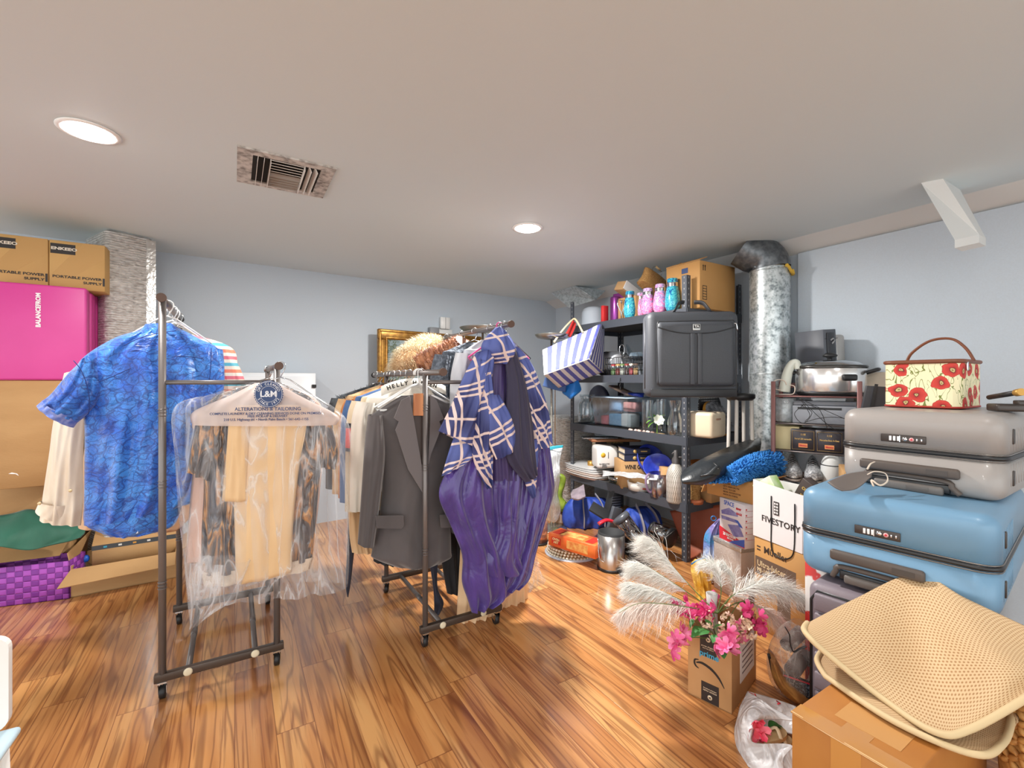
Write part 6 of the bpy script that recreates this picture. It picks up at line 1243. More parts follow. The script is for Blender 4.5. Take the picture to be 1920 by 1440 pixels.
world_sheet(g, 'film', fb, [[W(1016, 845, 3.05), W(1035, 841, 3.05), W(1055, 838, 3.08)], [W(1018, 880, 3.0), W(1036, 885, 2.97), W(1050, 875, 3.03)], [W(1022, 930, 3.0), W(1036, 935, 2.96), W(1048, 930, 3.02)], [W(1026, 975, 3.05), W(1040, 980, 3.0), W(1050, 965, 3.06)]], .012, .03, 2, 12)
world_sheet(g, 'zip_seal', mat('turquoise_zip', (60, 190, 214), .4), [[W(1014, 842, 3.04), W(1035, 837, 3.04), W(1056, 835, 3.06)], [W(1014, 849, 3.04), W(1035, 843, 3.04), W(1056, 839, 3.06)]], .006)
# round woven placemats + cracker box + envelope
M_mat = mat('woven_straw', (222, 206, 172), .8, col2=(196, 172, 130), nscale=50, bump=.8, bscale=60, bdist=.01)
cx_, cy_ = (fl(1078, 1046)[0], fl(1078, 1046)[1] + .12)
for k in range(3):
    g = thing('placemat', ['lowest round beaded placemat of the pile on the floor', 'middle round beaded placemat of the pile', 'topmost round beaded placemat under the white envelope'][k], 'placemat', (cx_ + .004 * k, cy_, .004 + .019 * k), k * .7, 'round beaded placemats on the floor')
    mb = MB(); mb.lathe([(0, 0), (.165, 0), (.168, .008), (.15, .014), (0, .014)], n=48); mb.obj('disc', mat('mat_rattan', (206, 160, 104), .7, col2=(186, 136, 80), nscale=40), g)
    mb = MB()
    for i in range(46): a = 2 * PI * i / 46; mb.box((.172 * math.cos(a), .172 * math.sin(a), .008), (.026, .016, .014), rz=a, bev=.005, seg=1)
    mb.obj('beaded_rim', mat('bead_cream', (228, 220, 200), .6), g)
g = lobj('charger_plate', 'white round plate edge showing beneath the beaded placemats', 'plate', (cx_ - .005, cy_ - .01, 0), [(0, 0), (.19, 0), (.192, .003), (0, .003)], mat('white_melamine', (222, 224, 232), .3), n=48)
g = thing('envelope', 'white envelope lying on the placemats', 'envelope', (cx_ - .01, cy_ - .05, .062), .5); mb = MB(); mb.box((0, 0, .002), (.22, .15, .003)); mb.obj('paper', M_paper, g)
mb = MB(); mb.tube([(-.11, -.075, .0045), (0, .0, .005), (.11, -.075, .0045)], .0008, 4); mb.obj('flap_edge', mat('grey_print', (90, 92, 96), .6), g)
# cracker carton: front face from (1028,1003)..(1113,1017), depth back
A_, B_ = W(1028, 0, 3.14), W(1116, 0, 2.88); rz = math.atan2(B_.y - A_.y, B_.x - A_.x); w_ = (B_ - A_).xy.length
g = thing('cracker_box', 'orange and red snack carton with windows on top of the placemats', 'snack box', ((A_.x + B_.x) / 2 - math.sin(rz) * .07, (A_.y + B_.y) / 2 + math.cos(rz) * .07, .072), rz)
M_or = mat('orange_carton', (226, 92, 44), .35, col2=(236, 128, 60), nscale=10); hh = .085; mb = MB(); mb.box((0, 0, hh / 2), (w_, .14, hh), bev=.002, seg=1); mb.obj('body', M_or, g)
M_snack = mat('snack_photo', (232, 190, 110), .4, col2=(214, 120, 60), nscale=30); plate(g, 'window', M_snack, (.05, -.07, hh * .5), w_ * .44, hh * .62); plate(g, 'badge', mat('red_label', (206, 48, 34), .4), (-w_ * .32, -.07, hh * .5), w_ * .2, hh * .55); lettering(g, 'OVEN', (-w_ * .32, -.072, hh * .62), .022, mat('cream_ink', (246, 226, 170), .5), offset=.0006); lettering(g, 'ART', (-w_ * .32, -.072, hh * .38), .022, mat('cream_ink', (246, 226, 170), .5), offset=.0006); plate(g, 'window', M_snack, (-.02, 0, hh), w_ * .5, .09, 'top')
for x in (-.36, .34): plate(g, 'panel', mat('red_label', (206, 48, 34), .4), (x * w_, 0, hh), w_ * .16, .1, 'top')
# small steel pedal bin
Db = 853 * 1.2 / (1066 - 715); g = thing('pedal_bin', 'small brushed steel pedal bin with a black liner bucket in front of the shelf', 'bin', (*W(1146, 0, 2.92).xy, 0), 0); rb = 25 / FP * 2.92; hb = zat(1000, 2.92)
mb = MB(); mb.lathe([(rb * .98, .012), (rb, .02), (rb, hb), (rb * .96, hb)], n=36); mb.obj('shell', M_steel, g); mb = MB(); mb.lathe([(0, 0), (rb * 1.04, 0), (rb * 1.05, .014), (rb, .018), (0, .018)], n=36); mb.obj('base_ring', M_black, g)
mb = MB(); mb.lathe([(rb * .95, hb - .03), (rb * .98, hb + .012), (rb * .86, hb + .014), (rb * .82, .05), (0, .05)], n=36); mb.obj('bucket', M_matte, g); mb = MB(); mb.box((.06, -rb - .015, .012), (.07, .05, .012), bev=.005); mb.obj('pedal', M_black, g)
mb = MB(); mb.tube(smooth_path([(-rb, 0, hb * .86), (-rb * 1.02, -rb * .6, hb * .4), (-rb * .7, -rb * .85, hb * .3)], 5), .003, 6); mb.obj('wire_handle', M_chrome, g)
g = thing('red_dustpan', 'glossy red handle lying across the steel pedal bin', 'handle', (*W(1142, 0, 3.12).xy, .20), .3); mb = MB(); mb.tube(smooth_path([(-.08, 0, .03), (-.02, .0, .05), (.05, 0, .03), (.11, 0, .02)], 5), .018, 10, flat=.6); mb.obj('grip', mat('glossy_red', (214, 36, 56), .25), g)
# blender jars
M_smoke = glass('smoked_glass', tint=(196, 190, 182), base=.2)
def jarlie(name, label, px, py, D, R, rb, L, cap_, body, cat='blender jar'):
    p = W(px, py, D); g = thing(name, label, cat, tuple(p), 0); mb = MB(); mb.lathe([(0, 0), (rb * .8, 0), (rb * .85, L * .12), (rb, L * .9), (rb * .96, L * .9), (rb * .8, L * .13)], n=28, R=R); mb.obj('body', body, g); mb = MB(); mb.lathe([(rb * 1.0, L * .86), (rb * 1.08, L * .88), (rb * 1.06, L * 1.02), (rb * .5, L * 1.04), (0, L * 1.02)], n=28, R=R); mb.lathe([(0, -.005), (rb * .84, -.005), (rb * .86, L * .1), (0, L * .1)], n=28, R=R); mb.obj('collar', cap_, g); return g
def Rd(v): return Vector((0, 0, 1)).rotation_difference(Vector(v).normalized()).to_matrix()
jarlie('blender_jar', 'smoked glass blender jar with a dark collar lying slanted behind the pedal bin', 1200, 1016, 3.0, Rd((-.62, .25, .78)), .058, .20, mat('slate_plastic', (84, 88, 96), .35), M_smoke)
jarlie('blender_jar', 'dark cylindrical blender jar lying with its black round base towards the camera', 1224, 992, 3.16, Rd((.55, -.72, -.15)), .062, .15, M_black, M_smoke)
g = thing('router_box', 'upright dark grey electronics box leaning among the duffel bags', 'device', tuple(W(1152, 990, 3.38)), .5); mb = MB(); mb.box((0, 0, .07), (.09, .03, .17), bev=.006, R=Matrix.Rotation(.35, 3, 'Y')); mb.obj('case', mat('slate_plastic', (84, 88, 96), .35), g)
g = thing('keyboard_pad', 'black flat device leaning on the blue duffel bag', 'device', tuple(W(1130, 962, 3.45)), -.3); mb = MB(); mb.box((0, 0, 0), (.20, .12, .02), bev=.005, R=Matrix.Rotation(.5, 3, 'Y') @ Matrix.Rotation(.3, 3, 'X')); mb.obj('case', M_matte, g)
g = thing('ribbed_speaker', 'black box with fine grille ribs standing behind the dark electronics', 'speaker', (*W(1150, 0, 3.62).xy, .14), .4); mb = MB(); mb.box((0, 0, .09), (.10, .08, .2), bev=.006, R=Matrix.Rotation(.3, 3, 'Y')); mb.obj('case', M_matte, g)
for k in range(7): mb = MB(); mb.box((-.005 * 0, -.042, .03 + k * .02), (.08, .004, .006), R=Matrix.Rotation(0, 3, 'Y')); mb.obj('rib', mat('slate_plastic', (84, 88, 96), .35), g)
# dark pans on the floor
M_pan = mat('dark_pan', (58, 52, 50), .3, .5)
for lab, px_, py_, r_, h_, z_ in (('dark round baking pan on the floor behind the pampas plumes', 1204, 1058, .13, .06, 0), ('dark brown deep pan resting on the baking pan', 1200, 1044, .11, .07, .062)):
    g = thing('baking_pan', lab, 'pan', (*W(px_, 0, 3.05).xy, z_), 0); mb = MB(); mb.lathe([(0, 0), (r_ * .9, 0), (r_, h_), (r_ * 1.04, h_), (r_ * 1.04, h_ - .004), (r_ * .96, h_ - .008), (r_ * .86, .006), (0, .006)], n=36); mb.obj('body', M_pan, g)
# terracotta panel leaning in the bay
g = thing('terracotta_panel', 'large terracotta-brown panel leaning under the shelf’s near end', 'panel', (*W(1300, 0, 3.25).xy, 0), RZ)
world_sheet(g, 'panel', mat('terracotta_panel', (150, 76, 50), .45, col2=(166, 88, 60), nscale=5), [[W(1256, 958, 3.36), W(1300, 952, 3.24), W(1352, 946, 3.12)], [W(1276, 1010, 3.24), W(1316, 1010, 3.15), W(1360, 1010, 3.04)], [W(1298, 1056, 3.02), W(1330, 1062, 2.98), W(1366, 1068, 2.90)]], .018)
# ================================================================ boxes right of the shelf
g, w, d, h = carton('foil_box', 'silvery foil-wrapped box on the floor below the vacuum-bag carton', 'box', 1338, 2.66, 1389, 2.46, 0, .296, .17, mat('foil_card', (198, 182, 172), .35, .3, bump=.6, nscale=70, bdist=.006), seam=False)
mb = MB(); mb.box((0, 0, h - .012), (w + .006, d + .006, .03), bev=.004); mb.obj('lid_fold', mat('foil_lid', (206, 206, 204), .25, .6, bump=.8, nscale=50, bdist=.01), g)
g, w, d, h = carton('vacuum_bag_carton', 'printed red, white and blue space-saver carton standing on the foil box', 'box', 1349, 2.62, 1396, 2.44, .297, .535, .10, mat('carton_white', (228, 222, 226), .4), seam=False)
M_pr = mat('print_red', (206, 46, 60), .4); M_pb = mat('print_blue', (60, 96, 190), .4); M_pv = mat('print_violet', (112, 106, 170), .45, col2=(150, 150, 200), nscale=30)
def poly(g, name, m, pts, y, t=.0008, label=None): mb = MB(); mb.prism(pts, y, y - t); return mb.obj(name, m, g, label)
yf = -d / 2
poly(g, 'red_field', M_pr, [(-w / 2, 0.004), (w / 2, 0.004), (w / 2, h * .12), (-w / 2, h * .32)], yf); poly(g, 'blue_field', M_pb, [(-w * .1, .004), (w * .5, h * .04), (w * .5, h * .22), (w * .1, h * .1)], yf - .0008)
poly(g, 'bag_picture', M_pv, [(-w * .42, h * .70), (-w * .1, h * .82), (w * .25, h * .74), (w * .25, h * .68), (-w * .4, h * .62)], yf); poly(g, 'bag_picture', M_pv, [(-w * .42, h * .58), (w * .2, h * .6), (w * .26, h * .53), (-w * .4, h * .5)], yf)
poly(g, 'bag_picture', M_pv, [(-w * .15, h * .42), (w * .3, h * .5), (w * .48, h * .28), (w * .1, h * .18)], yf - .0008); poly(g, 'arrow', M_pb, [(w * .1, h * .58), (w * .25, h * .6), (w * .4, h * .5), (w * .44, h * .46), (w * .3, h * .47), (w * .24, h * .54)], yf - .0008)
lettering(g, 'SPACE', (-w * .1, yf, h * .91), .034, M_pb, sx=.8, offset=.0003); lettering(g, 'saver', (w * .28, yf, h * .87), .022, M_pr, sx=.8, offset=.0006); lettering(g, 'BAGS', (w * .3, yf, h * .75), .016, M_pr, offset=.0006); lettering(g, '2S VACUUM', (-w * .08, yf - .001, h * .17), .022, M_paper, sx=.8, offset=.0008); lettering(g, 'SEAL BAGS', (-w * .04, yf - .001, h * .10), .012, M_paper, sx=.8, offset=.0004)
for k in range(6): plate(g, 'list_line', mat('pink_line', (206, 160, 166), .5), (w / 2, 0, h * (.2 + .13 * k)), d * .9, .003, 'right', .0006); plate(g, 'list_mark', M_pr, (w / 2, -d * .38, h * (.24 + .13 * k)), .008, .008, 'right', .0006)
g, w, d, h = carton('cardboard_box', 'torn-open tan cardboard box with printed lines, wedged on top of the space-saver carton', 'box', 1325, 2.70, 1412, 2.44, .537, .655, .22, M_card2, seam=False)
for k, t in enumerate(('PURE COTTON MAT', 'COLOR: WHITE', 'QTY: 500PCS/CTN', 'N.W.: 15.3 LBS', 'MEAS: 35X25X27CM', 'MADE IN CHINA')): lettering(g, t, (-w * .12, -d / 2, h * (.82 - .13 * k)), .0125, mat('faded_ink', (120, 84, 54), .6), align='LEFT', offset=.0003)
quad(g, 'flap', M_card2, [(w / 2, -d / 2, h), (w / 2, d / 2, h), (w / 2 + .05, d / 2, h + .025), (w / 2 + .05, -d / 2, h + .02)], .004)
quad(g, 'flap', M_card2, [(-w / 2, -d / 2, h * .8), (-w / 2, d / 2, h * .8), (-w / 2 - .04, d / 2, .02), (-w / 2 - .04, -d / 2, .0)], .004)
# blue chenille mat, rolled on the box
def chen(mb, sampler, n, ln, r):
    for _ in range(n):
        p, nn = sampler(); d_ = (nn + Vector((rnd.uniform(-1, 1), rnd.uniform(-1, 1), rnd.uniform(-1, 1))) * .5).normalized(); s = d_.orthogonal().normalized() * r; t = d_.cross(s).normalized() * r
        a = [mb.bm.verts.new(p + q) for q in (s, t, -s, -t)]; b = [mb.bm.verts.new(p + d_ * ln + q * .8) for q in (s, t, -s, -t)]; c_ = mb.bm.verts.new(p + d_ * (ln + r))
        for i in range(4): mb.face([a[i], a[(i + 1) % 4], b[(i + 1) % 4], b[i]], smooth=True); mb.face([b[i], b[(i + 1) % 4], c_], smooth=True)
g = thing('chenille_mat', 'bright blue chenille bath mat with noodle pile, rolled on top of the torn tan box', 'bath mat', tuple(W(1380, 890, 2.50)), 0)
P = smooth_path([W(q[0], q[1], q[2]) - g.location for q in ((1372, 893, 2.46), (1395, 882, 2.48), (1420, 872, 2.55), (1452, 868, 2.62))], 6); R0 = [.030 + .026 * (i / (len(P) - 1)) for i in range(len(P))]
mb = MB(); mb.tube(P, R0, 16)
def smr():
    i = rnd.randrange(len(P) - 1); t = (P[i + 1] - P[i]).normalized(); a = t.cross(Vector((0, 0, 1))).normalized(); b = a.cross(t); th = rnd.uniform(0, 2 * PI); nn = a * math.cos(th) + b * math.sin(th); return P[i].lerp(P[i + 1], rnd.random()) + nn * R0[i], nn
chen(mb, smr, 1300, .022, .0052); M_chen = mat('chenille_blue', (34, 112, 190), .8, col2=(58, 140, 214), nscale=40); mb.obj('pile_roll', M_chen, g)
mb = MB(); fl_ = bez_sheet(None, [[W(1308, 908, 2.62), W(1340, 906, 2.5), W(1380, 905, 2.42)], [W(1312, 898, 2.7), W(1345, 890, 2.62), W(1390, 884, 2.6)]]); fl_ = [[p - g.location for p in r] for r in fl_]; mb.grid(fl_)
def smf(): r_ = rnd.choice(fl_); return rnd.choice(r_) + Vector((rnd.uniform(-.012, .012), rnd.uniform(-.012, .012), 0)), Vector((0, -.6, .8)).normalized()
chen(mb, smf, 380, .018, .0045); mb.obj('pile_flap', M_chen, g)
g = thing('leather_garment', 'folded black leather garment lying across the blue chenille mat', 'garment', tuple(W(1350, 870, 2.5)), 0)
M_lea = mat('black_leather', (40, 44, 48), .35, bump=.4, nscale=30, bdist=.008)
rws = [[(1283, 880, 2.62), (1320, 858, 2.62), (1365, 838, 2.7), (1400, 826, 2.8), (1424, 822, 2.9)], [(1276, 893, 2.50), (1312, 876, 2.48), (1355, 858, 2.52), (1400, 842, 2.62), (1428, 832, 2.76)], [(1278, 906, 2.46), (1312, 900, 2.42), (1350, 885, 2.44), (1392, 860, 2.56), (1424, 848, 2.68)], [(1290, 909, 2.50), (1320, 908, 2.46), (1352, 894, 2.48), (1390, 868, 2.60), (1420, 852, 2.72)]]
world_sheet(g, 'fold', M_lea, [[W(*q) for q in r] for r in rws], .03, .012, 4, 8, nv=7, nu=7)
world_sheet(g, 'flap', M_lea, [[W(1330, 882, 2.42), W(1345, 872, 2.40), W(1352, 880, 2.40)], [W(1312, 892, 2.41), W(1330, 890, 2.38), W(1350, 892, 2.40)]], .008)
mb = MB(); mb.tube([p - g.location for p in smooth_path([W(1338, 868, 2.44), W(1346, 876, 2.40), W(1344, 885, 2.40)], 4)], .0025, 6); mb.obj('zipper', M_chrome, g)
# painted plastic shopping bag and yellow crinkled bag
def scenic(name):
    a = N(name); a.set(Roughness=.3); tc = a.n('ShaderNodeTexCoord'); sp = a.n('ShaderNodeSeparateXYZ', {0: tc.outputs['Object']}); n = a.n('ShaderNodeTexNoise', {'Vector': tc.outputs['Object'], 'Scale': 14.0, 'Detail': 3.0, 'Distortion': 1.0})
    v = a.math('ADD', a.math('MULTIPLY', sp.outputs[2], 3.1), a.math('MULTIPLY', a.math('SUBTRACT', n.outputs[0], .5), .5)); a.l(a.ramp(v, [(.0, rgb((226, 196, 40))), (.18, rgb((214, 190, 50))), (.3, rgb((84, 150, 60))), (.42, rgb((200, 216, 230))), (.6, rgb((110, 140, 206))), (.75, rgb((70, 150, 206))), (.9, rgb((130, 120, 180)))]), a.p.inputs['Base Color']); a.bump(n.outputs[0], .8, .02); return a.m
g = thing('picture_bag', 'glossy plastic bag printed with blue sky and green meadow beside the shelf’s front post', 'shopping bag', (*W(1334, 0, 2.72).xy, .02), -.2)
panel(g, 'body', pattern('scenic_print', scenic), [(1345, 975, 1352, 972, .02), (1322, 1000, 1350, 1005, .05), (1318, 1040, 1350, 1040, .07), (1314, 1080, 1348, 1084, .07)], .06, folds=(.008, 3, 4), cap=(True, True), nu=30)
mb = MB(); p = L_(g, 1338, 972, -.01); mb.tube(ring_pts((p.x, p.y, p.z), .014, 14), .003, 6, closed=True); mb.obj('handle_loop', mat('sky_blue_plastic', (40, 130, 200), .3), g)
g = thing('yellow_bag', 'crinkled golden yellow bag with a blue rim behind the plumes', 'bag', (*W(1312, 0, 2.5).xy, 0), 0)
panel(g, 'body', mat('golden_crinkle', (222, 170, 50), .35, col2=(240, 206, 110), nscale=14, bump=.9, bscale=22, bdist=.02), [(1298, 1054, 1322, 1048, .05), (1296, 1072, 1330, 1070, .09), (1302, 1100, 1332, 1100, .1), (1306, 1124, 1330, 1124, .1)], .08, folds=(.012, 3, 2), cap=(True, True), nu=30)
mb = MB(); mb.tube([L_(g, 1296, 1058, -.03), L_(g, 1308, 1050, -.04), L_(g, 1322, 1046, -.03)], .004, 6); mb.obj('rim', mat('sky_blue_plastic', (40, 130, 200), .3), g)
# juicer carton
g, w, d, h = carton('juicer_carton', 'kraft juicer carton with brown panels on the floor behind the flowers', 'box', 1414, 2.25, 1520, 1.96, 0, .438, .22, M_card2, seam=False); yf = -d / 2
M_brn = mat('print_brown', (104, 86, 74), .55); M_dk = mat('print_dark', (66, 54, 48), .55)
lettering(g, 'Müeller', (-w / 2 + .125, yf, h * .885), .046, M_dk, offset=.0004, sx=.95); plate(g, 'logo_bar', M_dk, (-w / 2 + .028, yf, h * .90), .02, .006); plate(g, 'logo_bar', M_dk, (-w / 2 + .028, yf, h * .865), .02, .006)
plate(g, 'brown_panel', M_brn, (-w / 2 + .12, yf, h * .69), .225, .085, 'front', .0006); M_pi = mat('pale_kraft_ink', (222, 200, 160), .5)
lettering(g, 'Ultra-Juicer', (-w / 2 + .02, yf - .0006, h * .715), .038, M_pi, align='LEFT', sx=.9, offset=.0003); lettering(g, 'MJ-100', (-w / 2 + .02, yf - .0006, h * .645), .026, M_pi, align='LEFT', offset=.0003)
for z in (.50, .22): plate(g, 'icon', M_dk, (-w / 2 + .07, yf, h * z), .026, .03); plate(g, 'icon_field', M_pi, (-w / 2 + .07, yf - .0012, h * z), .014, .018)
plate(g, 'brown_panel', M_brn, (-w / 2 + .17, yf, h * .28), .07, h * .5, 'front', .0005); lettering(g, 'Oil', (-w / 2 + .26, yf, h * .20), .06, M_dk, rot=-PI / 2, shear=.3)
plate(g, 'brown_panel', M_brn, (-w / 2 + .26, yf, h * .52), .05, h * .2, 'front', .0005)
# white paper bag on it
M_pbag = mat('bag_white', (226, 222, 222), .5)
loc, rz, w = frame2(1413, 2.25, 1505, 2.0, .441, .12); g = thing('paper_bag', 'white paper shopping bag with a black cord handle standing on the juicer carton', 'paper bag', loc, rz); h = .275; t = .003; d = .12
for nm, q in (('front_panel', [(-w / 2, -d / 2, 0), (w / 2, -d / 2, 0), (w / 2, -d / 2 + .004, h * .93), (-w / 2, -d / 2, h)]), ('back_panel', [(-w / 2, d / 2, 0), (w / 2, d / 2, 0), (w / 2, d / 2, h), (-w / 2, d / 2, h * .98)]), ('side_panel', [(-w / 2, -d / 2, 0), (-w / 2, d / 2, 0), (-w / 2, d / 2, h), (-w / 2, -d / 2, h)]), ('side_panel', [(w / 2, -d / 2, 0), (w / 2, d / 2, 0), (w / 2, d / 2, h), (w / 2, -d / 2, h * .93)]), ('bottom', [(-w / 2, -d / 2, .002), (w / 2, -d / 2, .002), (w / 2, d / 2, .002), (-w / 2, d / 2, .002)])): quad(g, nm, M_pbag, q, t)
lettering(g, 'FIVESTORY', (.02, -d / 2 - .002, h * .36), .040, M_ink, sx=1.0, space=1.05, offset=.0004)
ic = MB(); p = Vector((.0, -d / 2 - .003, h * .60)); ic.box(p, (.028, .0012, .062)); icn = ic.obj('building_mark', M_ink, g)
for i in range(2):
    for j in range(4): plate(icn, 'window', M_pbag, (p.x - .006 + i * .012, p.y - .0008, p.z - .021 + j * .014), .008, .009)
mb = MB(); mb.tube(smooth_path([L_(g, x, y, -d / 2 - .004) for x, y in ((1446, 930), (1446, 985), (1447, 1030), (1460, 1045), (1476, 1048), (1488, 1035), (1490, 985), (1490, 945))], 6), .0028, 8); mb.obj('cord_handle', M_black, g)
gb = thing('green_carton', 'lime green and white carton sticking out of the white paper bag', 'box', (loc[0] - .02, loc[1] + .02, .50), rz); mb = MB(); mb.box((-.03, 0, .13), (.12, .05, .20), R=Matrix.Rotation(-.6, 3, 'Y'), bev=.002); mb.obj('body', mat('lime_print', (150, 206, 60), .4, col2=(226, 236, 214), nscale=9), gb)
gb = thing('dark_carton', 'dark brown carton with gold script sticking out of the white paper bag', 'box', (loc[0] + .02, loc[1] + .0, .50), rz); mb = MB(); R2_ = Matrix.Rotation(.5, 3, 'Y'); mb.box((.07, .01, .15), (.10, .05, .20), R=R2_, bev=.002); mb.obj('body', mat('choc_print', (70, 60, 56), .4), gb)
a_, b_ = R2_ @ Vector((1, 0, 0)), R2_ @ Vector((0, 0, 1)); o_ = Vector((.07, .01, .15)) + R2_ @ Vector((0, -.0255, .06)); lettering(gb, 'COFFEE', o_, .018, mat('gold_print', (206, 170, 96), .5), frame=(a_, b_, Vector((0, -1, 0))), offset=.0006); lettering(gb, 'espresso', o_ - b_ * .03, .014, mat('gold_print', (206, 170, 96), .5), frame=(a_, b_, Vector((0, -1, 0))))
# ================================================================ maroon shoe rack with appliances
M_mar = mat('maroon_metal', (128, 88, 86), .4, .3)
loc, rz, w = frame2(1450, 2.60, 1612, 2.36, 0, .30); rk = thing('metal_rack', 'narrow maroon metal rack holding a slow cooker, printer and boxes', 'rack', loc, rz); d = .30
ZS = [1.120, .966, .812, .650, .33]
for x in (-w / 2, w / 2):
    for y in (-d / 2, d / 2): mb = MB(); mb.box((x, y, .60), (.022, .014, 1.2), bev=.002, seg=1); mb.obj('post', M_mar, rk)
for z in ZS:
    mb = MB()
    for y in [-d / 2 + k * d / 7 for k in range(8)]: mb.tube([(-w / 2, y, z - .004), (w / 2, y, z - .004)], .0035 if abs(abs(y) - d / 2) > .01 else .005, 6)
    mb.obj('wire_shelf', M_mar if z > 1 else mat('dull_steel', (120, 112, 110), .35, .6), rk); mb = MB()
    for x in (-w / 2, w / 2): mb.tube([(x, -d / 2, z - .004), (x, d / 2, z - .004)], .005, 6)
    mb.obj('side_rail', M_mar, rk)
mb = MB(); mb.box((0, d / 2, 1.175), (w, .006, .03)); mb.obj('top_rail', M_mar, rk)
def onr(x, y, z): c, s = math.cos(rz), math.sin(rz); return (loc[0] + x * c - y * s, loc[1] + x * s + y * c, z)
def rx(px, yo): return L_(rk, px, 740, yo).x
g = thing('slow_cooker', 'oval polished steel slow cooker with a glass lid and black handles on the maroon rack', 'slow cooker', onr(rx(1556, -.02), -.02, ZS[0]), rz); k = 1.0; A_, B_ = .165, .118
def oval(mb, prof, c=(0, 0, 0), n=48): mb.lathe([(r, z) for r, z in prof], c=c, n=n, sx=1.0, sy=B_ / A_)
mb = MB(); oval(mb, [(A_ * .95, .02), (A_, .03), (A_, .15), (A_ * .98, .155)]); mb.obj('shell', mat('mirror_steel', (222, 222, 222), .2, .75, bump=.02, nscale=6, stretch=(9, 9, 1)), g); mb = MB(); oval(mb, [(0, 0), (A_ * .9, 0), (A_ * .97, .012), (A_ * .96, .022), (0, .022)]); mb.obj('base', M_black, g)
mb = MB(); oval(mb, [(A_ * 1.03, .152), (A_ * 1.05, .160), (A_ * 1.02, .168), (A_ * .94, .166)]); mb.obj('rim', mat('dark_rim', (66, 64, 62), .25, .5), g); mb = MB(); oval(mb, [(A_ * .98, .166), (A_ * .8, .186), (A_ * .4, .197), (0, .199)]); ld = mb.obj('lid', glass('lid_glass', tint=(170, 168, 160), base=.35), g); mb = MB(); mb.lathe([(.012, .198), (.012, .212), (.034, .218), (.036, .226), (.02, .238), (0, .24)], n=24); mb.obj('knob', M_black, ld)
for s in (-1, 1): mb = MB(); mb.tube(smooth_path([(s * A_ * .97, -.05, .125), (s * (A_ + .035), -.045, .14), (s * (A_ + .045), 0, .143), (s * (A_ + .035), .045, .14), (s * A_ * .97, .05, .125)], 5), .013, 10, flat=.8); mb.obj('handle', M_black, g)
mb = MB(); mb.box((A_ * .55, -B_ * .86, .10), (.07, .03, .035), rz=.45, bev=.01); mb.obj('control', M_black, g)
# grey machine behind
l3, r3, w3 = frame2(1540, 2.70, 1590, 2.98, 1.13, .13)
c3 = W(1543, 0, 2.84); g = thing('espresso_machine', 'upright dark grey and steel appliance tilted behind the slow cooker', 'appliance', (c3.x - .06, c3.y - .06, 1.122), RZ - .25); hh = .385; Rt = Matrix.Rotation(-.07, 3, 'Y')
mb = MB(); mb.box((-.03, 0, hh / 2), (.10, .19, hh), R=Rt, bev=.003, seg=1); mb.obj('body', mat('graphite', (86, 90, 98), .5), g); mb = MB(); mb.box((-.03, 0, hh * .86), (.102, .192, .003), R=Rt); mb.obj('groove', M_black, g)
mb = MB(); mb.box((.055, .0, hh / 2 - .012), (.09, .185, hh - .03), R=Rt, bev=.02, seg=3); mb.obj('steel_side', mat('satin_side', (176, 172, 168), .3, .7), g)
mb = MB(); mb.box((-.03, -.10, hh * .5), (.06, .006, hh * .9), R=Rt, bev=.004); fr = mb.obj('front_strip', mat('near_black', (46, 48, 54), .35), g); mb = MB(); mb.tube([(-.045, -.105, hh * .83), (-.03, -.107, hh * .86), (-.018, -.106, hh * .83), (-.035, -.106, hh * .78)], .005, 6); mb.obj('logo_mark', mat('silver_mark', (170, 172, 176), .4), g)
# white hand blender
g = thing('hand_mixer', 'cream-white curved hand blender with a coiled cord at the rack’s left post', 'hand blender', onr(rx(1478, -.08), -.08, ZS[0]), rz); mb = MB(); mb.tube(smooth_path([(-.02, 0, .02), (-.012, 0, .08), (.0, 0, .14), (.02, 0, .18), (.04, 0, .185), (.048, 0, .15)], 6), [.03 + (.017 - .03) * i / 30 for i in range(31)], 14); mb.obj('body', mat('cream_plastic', (216, 220, 208), .35), g)
mb = MB(); mb.tube(smooth_path([(-.04 + .035 * math.cos(t), -.03, .06 + .03 * math.sin(t)) for t in [k * .7 for k in range(8)]], 4), .003, 6); mb.tube(smooth_path([(-.06, -.04, .006), (-.02, -.06, .006), (.03, -.05, .01), (.035, -.04, .05), (.01, -.04, .06)], 5), .0025, 6); mb.obj('cord', mat('cream_cord', (222, 206, 190), .4), g)
g = thing('printer', 'grey home printer on the maroon rack’s second shelf', 'printer', onr(.04, .0, ZS[1]), rz); mb = MB(); mb.box((0, 0, .05), (w * .74, .26, .10), bev=.006); mb.obj('body', mat('printer_grey', (142, 146, 154), .4), g); mb = MB(); mb.box((0, 0, .112), (w * .72, .25, .022), bev=.006); mb.obj('lid', mat('printer_lid', (118, 122, 130), .35), g)
mb = MB(); mb.box((-.02, -.128, .085), (.2, .006, .012)); mb.obj('panel_strip', M_black, g); mb = MB(); mb.box((.02, 0, .135), (.15, .16, .02), bev=.004); mb.obj('top_tray', mat('tray_white', (206, 208, 210), .4), g)
g = thing('metal_canister', 'dull blue-grey galvanised canister on the rack’s second shelf', 'canister', onr(rx(1473, -.06), -.06, ZS[1]), rz); mb = MB(); mb.lathe([(0, 0), (.045, 0), (.05, .008), (.052, .135), (.049, .137), (.046, .01), (0, .01)], n=28); mb.obj('body', M_galv, g)
mb = MB(); mb.tube(ring_pts((.01, -.053, .12), .01, 12), .0018, 5, closed=True); mb.obj('ring', M_chrome, g)
g = thing('cable_tangle', 'tangle of thin black cables hanging in front of the grey printer', 'cables', onr(0, -.16, .97), rz)
